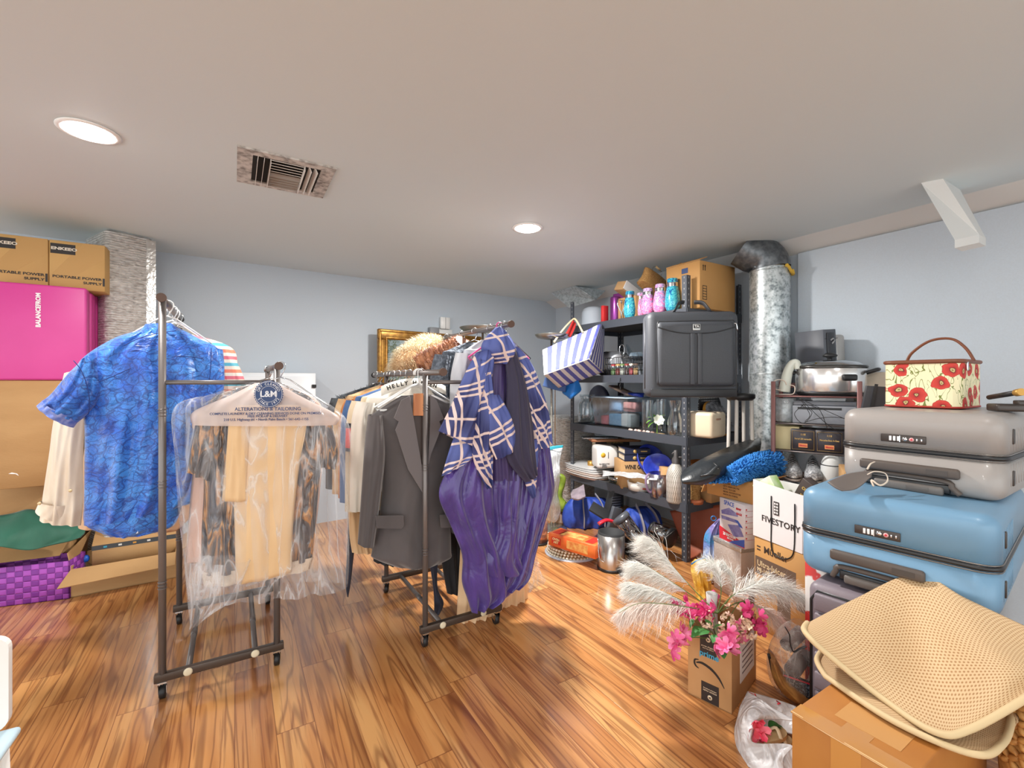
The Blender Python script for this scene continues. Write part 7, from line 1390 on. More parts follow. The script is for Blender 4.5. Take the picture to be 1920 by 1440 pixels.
for q in ([(-.07, 0, .14), (-.02, -.01, .05), (-.04, -.02, .01), (.02, -.01, .03), (.10, -.01, .04), (.2, 0, .02)], [(-.08, 0, .145), (0, -.01, .1), (.08, -.01, .06), (.18, 0, .01)], [(-.05, 0, .10), (-.09, -.02, .05), (-.05, -.02, .0), (-.01, -.01, .06), (-.06, -.01, .10), (.02, 0, .08), (.06, 0, -.03)], [(-.07, 0, .14), (.04, -.02, .02), (.12, 0, -.05)]): mb = MB(); mb.tube(smooth_path(q, 7), .0016, 6); mb.obj('cable', M_black, g)
g = thing('cream_box', 'plain cream box at the left end of the rack’s third shelf', 'box', onr(rx(1478, .0), .0, ZS[2]), rz); mb = MB(); mb.box((0, 0, .065), (.13, .22, .13), bev=.002, seg=1); mb.obj('body', mat('cream_card', (220, 206, 160), .6), g)
M_mb = mat('model_box', (52, 48, 54), .4); M_gold = mat('gold_line', (196, 160, 96), .45)
for i, (pxc, l1, l2, lab) in enumerate(((1507, '1:18', 'Ferrari 250 maranello', 'black model-car box with gold lettering, left one on the rack’s third shelf'), (1556, '1:18', 'Mercedes-Benz A-Class', 'black model-car box with gold lettering, right one beside the grey suitcase'))):
    g = thing('model_car_box', lab, 'box', onr(rx(pxc, -.10), -.06, ZS[2]), rz, 'black model-car boxes'); bw3, bh3 = .118 if i == 0 else .125, .122; mb = MB(); mb.box((0, 0, bh3 / 2), (bw3, .16, bh3), bev=.0015, seg=1); mb.obj('body', M_mb, g)
    mb = MB(); mb.tube([(sx * (bw3 / 2 - .008), -.0808, z) for sx, z in ((-1, .01), (1, .01), (1, bh3 - .01), (-1, bh3 - .01))], .0011, 5, closed=True); mb.obj('gold_frame', M_gold, g)
    lettering(g, l1, (0, -.0805, bh3 * .76), .014, M_gold, offset=.0004); lettering(g, l2, (0, -.0805, bh3 * .56), .0125, M_gold, offset=.0004, sx=.72); plate(g, 'maker_patch', mat('orange_patch', (226, 146, 90), .5), (0, -.08, bh3 * .27), .042, .022); lettering(g, 'Maisto', (0, -.0815, bh3 * .27), .013, M_pr, offset=.0003)
# sneakers
M_sn = mat('glitter_sneaker', (188, 190, 192), .4, col2=(120, 122, 126), nscale=120, lo=.4, hi=.6)
def sneaker(label, x, rzz):
    g = thing('sneaker', label, 'shoe', onr(x, -.06, ZS[3]), rzz, 'pair of grey glitter sneakers')
    mb = MB(); rowsS = []
    for y, wd_, hh_ in ((-.125, .03, .03), (-.115, .07, .045), (-.08, .092, .055), (-.02, .088, .07), (.03, .075, .095), (.08, .072, .10), (.115, .06, .098), (.125, .03, .09)):
        rowsS.append([Vector((wd_ / 2 * math.cos(t), y, .022 + (hh_ - .0) * max(0, math.sin(t)) if math.sin(t) > 0 else .02)) for t in [k * 2 * PI / 16 for k in range(16)]])
    mb.grid(rowsS, closed=True); mb.face([v for v in mb.bm.verts][:16]); mb.obj('upper', M_sn, g)
    mb = MB(); pts = [(.046 * math.cos(t) * (1 if math.sin(t) < 0 else .85), .13 * math.sin(t)) for t in [k * 2 * PI / 28 for k in range(28)]]; mb.prism(pts, .0, .026, 'z'); mb.obj('sole', mat('sole_white', (216, 214, 210), .5), g)
    mb = MB(); mb.tube([(p[0] * 1.01, p[1] * 1.01, .014) for p in pts], .003, 5, closed=True); mb.obj('sole_stripe', M_black, g)
    for k in range(4): mb = MB(); mb.tube([(-.022, -.05 + k * .022, .070 + k * .008), (0, -.052 + k * .022, .084 + k * .009), (.022, -.05 + k * .022, .070 + k * .008)], .003, 6); mb.obj('lace', M_black, g)
sneaker('grey glitter sneaker with a white sole, left one of the pair on the rack', rx(1483, -.14), rz + .15); sneaker('grey glitter sneaker with a white sole, right one of the pair on the rack', rx(1522, -.14), rz + .1)
g = thing('white_jug', 'white plastic jug at the right end of the rack’s fourth shelf', 'jug', onr(rx(1560, -.10), -.10, ZS[3]), rz); mb = MB(); mb.lathe([(0, 0), (.05, 0), (.054, .01), (.052, .09), (.046, .12), (.04, .145), (.03, .15), (0, .15)], n=28); mb.obj('body', mat('jug_white', (216, 218, 216), .35), g); mb = MB(); mb.lathe([(.053, .095), (.053, .098), (.052, .099)], n=28); mb.obj('seam', M_black, g)
for k, (x_, lab) in enumerate(((rx(1575, 0), 'dark storage case standing low in the maroon rack'),)): pass
# black case and crossbar behind the suitcases
g = thing('black_case', 'black angular folded case standing behind the grey suitcase', 'case', (*W(1642, 0, 2.12).xy, .78), -.55); mb = MB(); mb.prism([(-.10, .0), (.10, .0), (.10, .39), (-.035, .40)], -.03, .03); mb.obj('shell', mat('case_black', (58, 60, 66), .5), g)
mb = MB(); mb.box((-.035, -.034, .2), (.012, .01, .42), R=Matrix.Rotation(.16, 3, 'Y')); mb.obj('edge_rail', M_black, g)
g = thing('case_stand', 'stacked brown storage box hidden behind the suitcases under the black case', 'box', (*W(1650, 0, 2.14).xy, 0), -.55); mb = MB(); mb.box((0, 0, .39), (.30, .24, .778), bev=.003, seg=1); mb.obj('body', M_card, g)
g = thing('beige_cushion', 'beige rounded cushion edge behind the black case', 'cushion', (*W(1668, 0, 2.48).xy, 1.06), -.4); mb = MB(); mb.loft([(Vector((-.06, 0, .19)), Vector((.06, 0, .19)), .03), (Vector((-.15, 0, .14)), Vector((.15, 0, .14)), .07), (Vector((-.16, 0, -.05)), Vector((.16, 0, -.05)), .08)], (.001, 2, 1), 6, 24, (True, True)); mb.obj('body', mat('beige_pad', (192, 178, 160), .7), g)
# ================================================================ suitcases
def ribbed(name, col, rough=.38):
    a = N(name); a.set(Roughness=rough); a.p.inputs['Coat Weight'].default_value = .15; a.p.inputs['Base Color'].default_value = rgb(col)
    tc = a.n('ShaderNodeTexCoord'); n = a.n('ShaderNodeTexNoise', {'Vector': tc.outputs['Object'], 'Scale': 900.0, 'Detail': 1.0}); a.bump(n.outputs[0], .25, .0006); return a.m
def hardcase(name, label, pxL, DL, pxR, DR, z0, z1, depth, m, lock_px, seam_gap=.014, ribs=True):
    """hard-shell suitcase lying flat; short handle side faces local -y"""
    loc, rz, w = frame2(pxL, DL, pxR, DR, z0, depth); g = thing(name, label, 'suitcase', loc, rz); h = z1 - z0; zs = h * .50; d = depth
    for nm, za, zb in (('lower_shell', 0, zs - seam_gap / 2), ('upper_shell', zs + seam_gap / 2, h)):
        t = bmesh.new(); bmesh.ops.create_cube(t, size=1.0)
        for v in t.verts: v.co = Vector((v.co.x * w, v.co.y * d, v.co.z * (zb - za)))
        ve = [e for e in t.edges if abs(e.verts[0].co.z - e.verts[1].co.z) > .01]; bmesh.ops.bevel(t, geom=ve, offset=.055, segments=7, affect='EDGES', profile=.5)
        oz = (zb - za) / 2 * (-1 if nm[0] == 'l' else 1); oe = [e for e in t.edges if all(abs(v.co.z - oz) < 1e-4 for v in e.verts)]
        bmesh.ops.bevel(t, geom=oe, offset=.042, segments=6, affect='EDGES', profile=.5)
        mb = MB(); mb.merge(t, Matrix.Translation((0, 0, (za + zb) / 2)), smooth=True); t.free(); mb.obj(nm, m, g)
    def loop(o, z):
        r = .055; out = []
        for cx2, cy2, a0 in ((w / 2 - r, d / 2 - r, 0), (-w / 2 + r, d / 2 - r, PI / 2), (-w / 2 + r, -d / 2 + r, PI), (w / 2 - r, -d / 2 + r, 1.5 * PI)):
            for k in range(7): a = a0 + k * PI / 12; out.append((cx2 + (r + o) * math.cos(a), cy2 + (r + o) * math.sin(a), z))
        return out
    mb = MB(); mb.tube(loop(-.003, zs), .0085, 8, closed=True); mb.obj('zipper', M_blackz, g)
    for dz in (-seam_gap * .75, seam_gap * .75): mb = MB(); mb.tube(loop(.001, zs + dz), .0025, 6, closed=True); mb.obj('zip_piping', M_piping, g)
    if ribs:
        for k in range(7):
            yv = -d / 2 + .07 + k * .035
            for s_ in (1,):
                mb = MB(); mb.tube([(w / 2 - .0005, yv, .05), (w / 2 - .0005, yv, zs - .02)], .002, 6); mb.tube([(w / 2 - .0005, yv, zs + .02), (w / 2 - .0005, yv, h - .05)], .002, 6); mb.tube([(w / 2 - .03, yv, h - .001), (-w / 2 + .05, yv + .0, h - .001)], .0001, 3); mb.obj('rib', m, g)
    for zc in (h * .26, h * .74): mb = MB(); mb.box((w / 2, -d / 2 + .10, zc), (.008, .018, .05), bev=.003); mb.obj('hinge', M_hinge, g)
    # lock
    x0, x1, yy = lock_px; c = L_(g, (x0 + x1) / 2, yy, -d / 2); lw = (L_(g, x1, yy, -d / 2) - L_(g, x0, yy, -d / 2)).length; zc = zs + .04; y_ = -d / 2 - .001; P_ = lambda x, z, dy=0: (c.x + x * lw, y_ - dy, zc + z)
    mb = MB(); mb.box((c.x, y_ - .001, zc), (lw, .006, .028), bev=.002); lk = mb.obj('lock', M_hinge, g, 'dark combination lock plate')
    for k in range(3): mb = MB(); mb.box(P_(-.27 + .09 * k, 0, .005), (lw * .055, .004, .017), bev=.001); mb.obj('dial', M_paper, lk)
    mb = MB(); mb.box(P_(-.06, 0, .004), (lw * .02, .002, .022)); mb.lathe([(0, 0), (.0075, 0), (.0075, .002), (0, .002)], c=P_(.05, 0, .004), n=16, R=Matrix.Rotation(PI / 2, 3, 'X')); mb.obj('keyhole', M_chrome, lk)
    mb = MB(); mb.lathe([(0, 0), (.007, 0), (.007, .0015), (0, .0015)], c=P_(.20, 0, .004), n=16, R=Matrix.Rotation(PI / 2, 3, 'X')); mb.obj('red_diamond', mat('diamond_pink', (226, 170, 170), .4), lk); mb = MB(); mb.prism([(c.x + .2 * lw - .004, zc), (c.x + .2 * lw, zc - .004), (c.x + .2 * lw + .004, zc), (c.x + .2 * lw, zc + .004)], y_ - .0055, y_ - .007); mb.obj('diamond_mark', M_pr, lk)
    for x in (.31, .41): mb = MB(); mb.box(P_(x, 0, .004), (lw * .035, .003, .010), bev=.001); mb.obj('button', M_chrome, lk)
    return g, w, d, h, zs
M_blackz = mat('zip_black', (34, 34, 36), .35); M_piping = mat('chrome_piping', (126, 120, 116), .25, .7); M_hinge = mat('dark_bronze', (66, 58, 54), .35, .3)
M_hand = mat('handle_bronze', (84, 74, 68), .5)
def handleset(g, px_top, px_tel, d, rec=True):
    """carry handle and telescopic handle traced on the front plane"""
    a, b = L_(g, px_top[0], px_top[1], -d / 2 - .012), L_(g, px_top[2], px_top[3], -d / 2 - .012); z = (a.z + b.z) / 2; x0, x1 = a.x, b.x; hh = .036
    mb = MB(); mb.box(((x0 + x1) / 2, -d / 2 - .010, z), (x1 - x0, .022, hh), bev=.010, seg=4); o = mb.obj('carry_handle', M_hand, g)
    mb = MB(); mb.box(((x0 + x1) / 2 + (x1 - x0) * .30, -d / 2 - .0215, z), (.055, .0015, .016)); mb.obj('name_panel', mat('panel_bronze', (70, 62, 58), .4), o)
    a, b = L_(g, px_tel[0], px_tel[1], -d / 2), L_(g, px_tel[2], px_tel[3], -d / 2); x0, x1 = a.x, b.x; z1, z0 = max(a.z, .05), .0
    mb = MB(); fr_ = [(x0 - .01, z0 + .01), (x0, z1 - .02), (x0 + .02, z1), (x1 - .03, z1), (x1 - .005, z1 - .02), (x1 + .015, z0 + .01)]
    mb.tube(smooth_path([(x, -d / 2 - .004, z) for x, z in fr_], 4), .010, 8, flat=.9); mb.obj('handle_surround', M_hand, g)
    mb = MB(); mb.box(((x0 + x1) / 2, -d / 2 + .0, (z1 + z0) / 2 - .002), (x1 - x0 - .02, .010, max(.02, z1 - z0 - .02)), bev=.004); mb.obj('recess', M_blackz, g)
    mb = MB(); mb.box(((x0 + x1) / 2, -d / 2 - .008, z1 - .036), (x1 - x0 - .05, .018, .030), bev=.008, seg=3); t_ = mb.obj('telescopic_grip', mat('grip_grey', (104, 98, 94), .4), g); mb = MB(); mb.box(((x0 + x1) / 2 + .03, -d / 2 - .0175, z1 - .036), (.06, .0015, .016), bev=.0005); mb.obj('release_button', mat('grip_grey2', (92, 86, 82), .4), t_)
M_sblue = ribbed('shell_blue', (110, 150, 180)); M_sgrey = ribbed('shell_grey', (158, 152, 148))
bs, wb, db, hb_, zsb = hardcase('suitcase', 'large steel-blue hard-shell suitcase lying flat under the silver-grey one', 1497, 1.686, 1876, 1.28, .508, .812, .72, M_sblue, (1603, 1686, 1010))
handleset(bs, (1556, 1045, 1735, 1075), (1568, 1075, 1720, 1110), db)
gs, wg, dg, hg_, zsg = hardcase('suitcase', 'silver-grey hard-shell suitcase lying flat on top of the blue one', 1574, 1.80, 1885, 1.42, .8125, 1.094, .62, M_sgrey, (1651, 1735, 830))
handleset(gs, (1612, 870, 1800, 888), (1625, 900, 1790, 915), dg)
# handle tag
g = thing('luggage_tag', 'grey leather luggage tag on a pale strap hanging from the silver-grey suitcase’s handle', 'luggage tag', tuple(W(1600, 900, 1.60)), 0)
world_sheet(g, 'tag', mat('tag_leather', (104, 96, 92), .5), [[W(1552, 903, 1.56), W(1590, 888, 1.60), W(1636, 882, 1.62)], [W(1566, 913, 1.53), W(1602, 908, 1.55), W(1634, 892, 1.58)], [W(1580, 920, 1.52), W(1606, 915, 1.53), W(1630, 896, 1.57)]], .004)
mb = MB(); mb.tube([p - g.location for p in smooth_path([W(1626, 890, 1.58), W(1640, 884, 1.57), W(1660, 888, 1.56), W(1664, 902, 1.54), W(1650, 910, 1.53), W(1634, 900, 1.55), W(1638, 912, 1.54)], 5)], .003, 8, flat=.6); mb.tube([p - g.location for p in smooth_path([W(1626, 880, 1.6), W(1632, 870, 1.62), W(1640, 866, 1.64)], 4)], .003, 8, flat=.6); mb.obj('strap', mat('strap_pale', (206, 192, 176), .6), g)
# floral vanity case
def poppies(name):
    a = N(name); a.set(Roughness=.6); tc = a.n('ShaderNodeTexCoord'); sp = a.n('ShaderNodeSeparateXYZ', {0: tc.outputs['Object']})
    geo = a.n('ShaderNodeNewGeometry'); uu = a.math('ADD', sp.outputs[0], sp.outputs[1]); vv = a.n('ShaderNodeCombineXYZ', {0: uu, 1: sp.outputs[2], 2: 0.0})
    d = a.n('ShaderNodeTexNoise', {'Vector': vv.outputs[0], 'Scale': 22.0, 'Detail': 2.0}); vec = a.n('ShaderNodeVectorMath', {0: vv.outputs[0], 1: a.n('ShaderNodeVectorMath', {0: d.outputs['Color'], 'Scale': .035}, operation='SCALE').outputs[0]}, operation='ADD').outputs[0]
    vo = a.n('ShaderNodeTexVoronoi', {'Vector': vec, 'Scale': 14.0, 'Randomness': .75}, voronoi_dimensions='2D'); dist = vo.outputs[0]
    flo = a.ramp(dist, [(0, rgb((44, 30, 24))), (.07, rgb((220, 196, 130))), (.10, rgb((70, 20, 20))), (.15, rgb((178, 40, 34))), (.34, rgb((206, 62, 50))), (.38, rgb((168, 36, 34))), (.395, rgb((232, 220, 176)))], 'LINEAR')
    keep = a.math('GREATER_THAN', a.n('ShaderNodeSeparateColor', {0: vo.outputs[1]}).outputs[0], .22); isf = a.math('MULTIPLY', a.math('LESS_THAN', dist, .39), keep)
    n2 = a.n('ShaderNodeTexNoise', {'Vector': a.n('ShaderNodeMapping', {0: vv.outputs[0], 3: (1, .4, 1)}).outputs[0], 'Scale': 46.0, 'Detail': 1.0, 'Distortion': .8}); st = a.math('LESS_THAN', a.math('ABSOLUTE', a.math('SUBTRACT', n2.outputs[0], .5)), .018)
    base = a.mix(st, rgb((236, 226, 186)), rgb((120, 130, 60))); a.l(a.mix(isf, base, flo), a.p.inputs['Base Color']); return a.m
M_pop = pattern('poppy_canvas', poppies); M_bl = mat('brown_leather', (122, 70, 46), .45)
loc, rz, w = frame2(1655, 1.88, 1803, 1.68, 1.095, .27); g = thing('vanity_case', 'cream vanity case printed with red poppies on top of the silver-grey suitcase', 'vanity case', loc, rz); d = .27; hv = .185
mb = MB(); t = bmesh.new(); bmesh.ops.create_cube(t, size=1.0)
for v in t.verts: v.co = Vector((v.co.x * w, v.co.y * d, v.co.z * hv))
bmesh.ops.bevel(t, geom=[e for e in t.edges if abs(e.verts[0].co.z - e.verts[1].co.z) > .01], offset=.035, segments=5, affect='EDGES', profile=.5); mb.merge(t, Matrix.Translation((0, 0, hv / 2 + .004)), smooth=False); t.free(); mb.obj('body', M_pop, g)
def rr_loop(w, d, r, z, o=0): 
    out = []
    for cx2, cy2, a0 in ((w / 2 - r, d / 2 - r, 0), (-w / 2 + r, d / 2 - r, PI / 2), (-w / 2 + r, -d / 2 + r, PI), (w / 2 - r, -d / 2 + r, 1.5 * PI)):
        for k in range(6): a = a0 + k * PI / 10; out.append((cx2 + (r + o) * math.cos(a), cy2 + (r + o) * math.sin(a), z))
    return out
mb = MB(); mb.tube(rr_loop(w, d, .035, hv - .004), .008, 8, closed=True); mb.obj('top_band', M_bl, g, 'brown leather zip band'); mb = MB(); mb.tube(rr_loop(w, d, .035, .006), .004, 8, closed=True); mb.obj('bottom_piping', mat('red_piping', (170, 50, 40), .5), g)
mb = MB(); mb.tube(smooth_path([(-w * .34, 0, hv), (-w * .26, 0, hv + .04), (-w * .02, 0, hv + .085), (w * .25, 0, hv + .088), (w * .42, 0, hv + .05), (w * .52, 0, hv + .0)], 7), .011, 10, flat=.45); mb.obj('handle', M_bl, g, 'brown leather handle')
mb = MB(); mb.box((w / 2 + .004, -d * .30, hv - .02), (.006, .014, .04), bev=.002); mb.obj('zip_pull', M_chrome, g)
# telescopic rod and black clips beside it
g = thing('telescopic_rod', 'black rod with a brass end cap lying behind the vanity case', 'rod', tuple(W(1890, 738, 1.55)), 0); mb = MB(); mb.tube([W(1855, 745, 1.70) - g.location, W(1908, 736, 1.52) - g.location], .009, 12); mb.obj('rod', M_black, g); mb = MB(); mb.tube([W(1906, 736.5, 1.525) - g.location, W(1916, 734.8, 1.50) - g.location], .012, 14); mb.obj('cap', mat('brass', (190, 146, 74), .4, .5), g)
g = thing('black_clip', 'flat black plastic bracket lying on the silver-grey suitcase right of the vanity case', 'bracket', tuple(W(1893, 757, 1.58)), -.3); g.location[2] = 1.095; mb = MB(); mb.box((0, 0, .014), (.10, .06, .026), bev=.006); mb.box((.03, -.01, .03), (.04, .03, .02), bev=.004); mb.obj('body', M_hinge, g)
# dark mauve upright suitcase under the blue one
M_mauve = mat('mauve_shell', (128, 118, 126), .45, bump=.1, nscale=200)
loc, rz, w = frame2(1513, 1.62, 1700, 1.40, 0, .30); g = thing('suitcase', 'mauve-grey quilted suitcase standing upright under the blue one', 'suitcase', loc, rz); h = .49; d = .30
mb = MB(); mb.box((0, 0, h / 2 + .01), (w, d, h - .02), bev=.03, seg=4); mb.obj('shell', M_mauve, g)
mb = MB(); mb.tube([(sx * (w / 2 - .012 - (.02 if c_ else 0)), -d / 2 + .004, z) for sx, z, c_ in ((-1, .03, 0), (-1, h - .06, 0), (-1, h - .025, 1), (1, h - .025, 1), (1, h - .06, 0), (1, .03, 0))], .005, 8); mb.obj('piping', M_blackz, g)
for k in range(6): z = .06 + k * .068; mb = MB(); mb.box((.0, -d / 2 - .004, z + .03), (w - .05, .016, .060), bev=.0075, seg=3); mb.obj('quilted_band', M_mauve, g)
for x in (-w / 2 + .04, w / 2 - .04): mb = MB(); mb.box((x, 0, .008), (.03, .2, .016)); mb.obj('foot', M_black, g)
g = thing('red_white_carton', 'red and white carton corner behind the mauve suitcase', 'box', (*W(1516, 0, 1.80).xy, .0), -.6); mb = MB(); mb.box((0.05, 0, .25), (.12, .10, .50), bev=.002, seg=1); mb.obj('body', mat('signal_red', (206, 44, 40), .4, col2=(232, 226, 220), nscale=6, lo=.5, hi=.52), g)
# ================================================================ front right: carton, mesh mat, straw basket
zc = .38; Lc = onz(1484, 1333, zc); e1 = Vector((V.x, V.y, 0)); e2 = Vector((-U.x, -U.y, 0)); wl, dl = .235, .50
ctr = Lc + e1 * dl / 2 + e2 * wl / 2; g = thing('cardboard_box', 'heavily taped cardboard box in the front right corner under the beige mesh mat', 'box', (ctr.x, ctr.y, 0), RZ)   # local x = V, local y = U
M_cb = mat('cardboard_orange', (178, 118, 54), .55, col2=(168, 106, 44), nscale=5); mb = MB(); mb.box((0, 0, zc / 2), (dl, wl, zc), bev=.004, seg=2); mb.obj('body', M_cb, g)
M_tp = mat('shiny_tape', (190, 134, 70), .12, coat=.9); plate(g, 'tape', M_tp, (0, 0, zc), dl, .055, 'top', .0006); plate(g, 'tape', M_tp, (-dl / 2 + .02, 0, zc), .05, wl, 'top', .0009); plate(g, 'tape', M_tp, (-dl / 2, 0, zc - .05), .06, .1, 'left', .0008); plate(g, 'paper_label', mat('label_tan', (194, 142, 84), .5), (-dl / 2 + .12, -.01, zc), .09, .13, 'top', .0011); plate(g, 'tape', M_tp, (-dl / 2, 0, zc * .45), wl, .05, 'left', .0008)
mb = MB(); mb.tube(smooth_path([(-dl / 2 - .001, -wl / 2, zc - .002), (-dl / 2 - .0025, -wl * .2, zc - .001), (-dl / 2 - .0015, wl * .2, zc - .002), (-dl / 2 - .001, wl / 2, zc - .001)], 5), .0028, 6); mb.obj('crumpled_edge', mat('tape_crease', (226, 190, 140), .15, coat=.6), g)
def meshmat(name):
    a = N(name); a.set(Roughness=.75); uv, u, v = uvxy(a); s = 62.0
    x = a.math('MULTIPLY', u, s); y = a.math('MULTIPLY', v, s * .8); row = a.math('FLOOR', y); xs = a.math('ADD', x, a.math('MULTIPLY', a.math('MODULO', row, 2.0), .5))
    fx = a.math('SUBTRACT', a.math('FRACT', xs), .5); fy = a.math('SUBTRACT', a.math('FRACT', y), .5); r2 = a.math('ADD', a.math('MULTIPLY', fx, fx), a.math('MULTIPLY', fy, fy))
    f = a.ramp(r2, [(0, G1), (.05, G1), (.11, G0)]); a.l(a.mix(f, rgb((208, 178, 138)), rgb((166, 126, 82))), a.p.inputs['Base Color']); a.bump(a.math('SUBTRACT', 1.0, f), .4, .002); return a.m
M_mesh = pattern('mesh_fabric', meshmat); M_bind = mat('cream_binding', (208, 184, 142), .7)
def matlayer(g, ctrl, name, nv=10, nu=10, top=True):
    M_ = Matrix.Translation(g.location).inverted(); G_ = bez_sheet(None, [[W(*q) for q in r] for r in ctrl], nv, nu); G_ = [[M_ @ p for p in r] for r in G_]; mb = MB(); mb.grid(G_); mb.thicken(.008); mb.obj(name, M_mesh, g)
    per = G_[0] + [r[-1] for r in G_[1:]] + G_[-1][::-1][1:] + [r[0] for r in G_[::-1][1:-1]]; per = per if top else [r[0] for r in G_] + G_[-1][1:] + [r[-1] for r in G_[::-1][1:]]; mb = MB(); mb.tube(per, .0075, 8, closed=top); mb.obj('binding', M_bind, g, 'cream bound edge')
g = thing('mesh_mat', 'beige honeycomb mesh mat with cream edging, folded over the taped cardboard box', 'mat', tuple(onz(1720, 1290, zc + .01)), 0)
matlayer(g, [[(1514, 1168, 1.35), (1600, 1124, 1.42), (1715, 1076, 1.44), (1812, 1122, 1.30), (1940, 1182, 1.16)], [(1507, 1180, 1.30), (1625, 1172, 1.33), (1722, 1160, 1.33), (1835, 1190, 1.17), (1950, 1225, 1.10)], [(1522, 1200, 1.26), (1640, 1246, 1.22), (1752, 1262, 1.19), (1870, 1262, 1.06), (1960, 1262, 1.05)], [(1546, 1222, 1.24), (1650, 1306, 1.15), (1752, 1372, 1.025), (1822, 1366, 1.01), (1945, 1296, 1.00)]], 'upper_layer', top=False)
matlayer(g, [[(1552, 1208, 1.38), (1650, 1222, 1.355), (1760, 1242, 1.305), (1860, 1264, 1.25), (1925, 1292, 1.19)], [(1532, 1236, 1.32), (1645, 1300, 1.175), (1770, 1345, 1.092), (1860, 1340, 1.10), (1915, 1320, 1.135)], [(1548, 1268, 1.245), (1672, 1350, 1.082), (1822, 1413, .985), (1880, 1394, 1.012), (1899, 1338, 1.10)]], 'lower_layer')
g = thing('straw_basket', 'coarse straw-woven basket at the right edge behind the mesh mat', 'basket', (1.325, 1.10, 0), 0); M_str = mat('straw', (214, 164, 96), .6, col2=(180, 126, 64), nscale=70)
mb = MB(); mb.lathe([(0, 0), (.085, 0), (.09, .01), (.115, .42), (.108, .42), (.08, .02), (0, .015)], n=32); mb.obj('body', M_str, g)
mb = MB()
for k in range(32):
    a = k * PI / 16
    for j in range(9): zz = .27 + j * .0195; r_ = .093 + .05 * zz; c_ = Vector((r_ * math.cos(a), r_ * math.sin(a), zz)); dd = Vector((-math.sin(a), math.cos(a), .7 * (1 if (k + j) % 2 else -1))).normalized(); mb.tube([c_ - dd * .017, c_ + Vector((math.cos(a), math.sin(a), 0)) * .006, c_ + dd * .017], [.005, .008, .005], 6)
mb.obj('braided_rim', M_str, g)
# ================================================================ parcel box with flowers
loc, rz, w = frame2(1290, 1.750, 1372, 1.638, 0, .275); d = .275; h = .262
g = thing('parcel_box', 'small brown parcel box with a black arrow smile, holding the artificial flowers', 'box', loc, rz)
M_am = mat('parcel_brown', (192, 146, 98), .7, col2=(182, 136, 88), nscale=6)
t = .004; mb = MB(); mb.box((0, 0, t / 2), (w, d, t)); mb.box((0, -d / 2 + t / 2, h / 2), (w, t, h)); mb.box((0, d / 2 - t / 2, h / 2), (w, t, h)); mb.box((-w / 2 + t / 2, 0, h / 2), (t, d - 2 * t, h)); mb.box((w / 2 - t / 2, 0, h / 2), (t, d - 2 * t, h)); mb.obj('body', M_am, g)
M_lab = mat('tape_black', (48, 42, 42), .4); yf = -d / 2
plate(g, 'tape_strip', M_lab, (-w * .02, yf, h * .82), w * .38, h * .34); plate(g, 'tape_strip', M_lab, (w * .02, yf, h * .15), w * .40, h * .27); M_lw = mat('label_cream', (226, 206, 176), .5); M_cy = mat('prime_cyan', (70, 170, 210), .5)
lettering(g, 'prime', (-w * .0, yf - .0012, h * .685), .030, M_cy, offset=.0005); lettering(g, 'prime shipping', (-w * .02, yf - .0012, h * .80), .0085, M_lw); lettering(g, 'fast, free delivery', (-w * .02, yf - .0012, h * .77), .006, M_lw); lettering(g, 'amazon music', (w * .02, yf - .0012, h * .17), .0088, M_lw, rot=PI); lettering(g, 'unlimited streaming', (w * .02, yf - .0012, h * .20), .006, M_lw, rot=PI)
for z, r_ in ((h * .90, 0), (h * .09, PI)):
    x = -w * .02 if r_ == 0 else w * .02; mb = MB(); mb.lathe([(0, 0), (.0085, 0), (.0085, .0008), (0, .0008)], c=(x, yf - .0012, z), n=20, R=Matrix.Rotation(PI / 2, 3, 'X')); ro = mb.obj('round_icon', M_lw, g); s = -1 if r_ else 1; poly(ro, 'play_mark', M_lab, [(x - .003 * s, z - .004), (x + .005 * s, z), (x - .003 * s, z + .004)], yf - .0021)
def arc_shape(g, pts, ths, m, name):
    mb = MB(); P = smooth_path([Vector((x, yf, z)) for x, z in pts], 6); n = len(P); top, bot = [], []
    for i, p in enumerate(P):
        tt = (P[min(i + 1, n - 1)] - P[max(i - 1, 0)]).normalized(); nn = Vector((-tt.z, 0, tt.x)); k = i / (n - 1) * (len(ths) - 1); a = int(min(k, len(ths) - 2)); th = ths[a] + (ths[a + 1] - ths[a]) * (k - a); top.append(p + nn * th); bot.append(p - nn * th)
    mb.grid([[p + Vector((0, -.0012, 0)) for p in top], [p + Vector((0, -.0012, 0)) for p in bot]], smooth=False); mb.thicken(.0008); return mb.obj(name, m, g)
arc_shape(g, [(-w * .30, h * .51), (-w * .16, h * .535), (w * .05, h * .50), (w * .22, h * .42), (w * .34, h * .31)], [.002, .0045, .005, .004, .001], M_ink, 'smile_arc')
arc_shape(g, [(-w * .24, h * .565), (-w * .33, h * .545), (-w * .34, h * .49), (-w * .30, h * .455), (-w * .24, h * .44)], [.001, .003, .0035, .003, .001], M_ink, 'smile_arrow')
plate(g, 'address_label', M_paper, (w / 2, .03, h * .55), .16, .15, 'right')
for k in range(5): plate(g, 'label_line', mat('label_grey', (120, 112, 116), .6), (w / 2 + .0012, .03, h * (.38 + .08 * k)), .12, .006, 'right', .0005)
quad(g, 'flap', M_am, [(w / 2, -d / 2 + .01, h), (w / 2, d / 2 - .01, h), (w / 2 - .02, d / 2 - .01, h - .07), (w / 2 - .02, -d / 2 + .01, h - .07)], .003)
bc = Vector((loc[0], loc[1], 0))
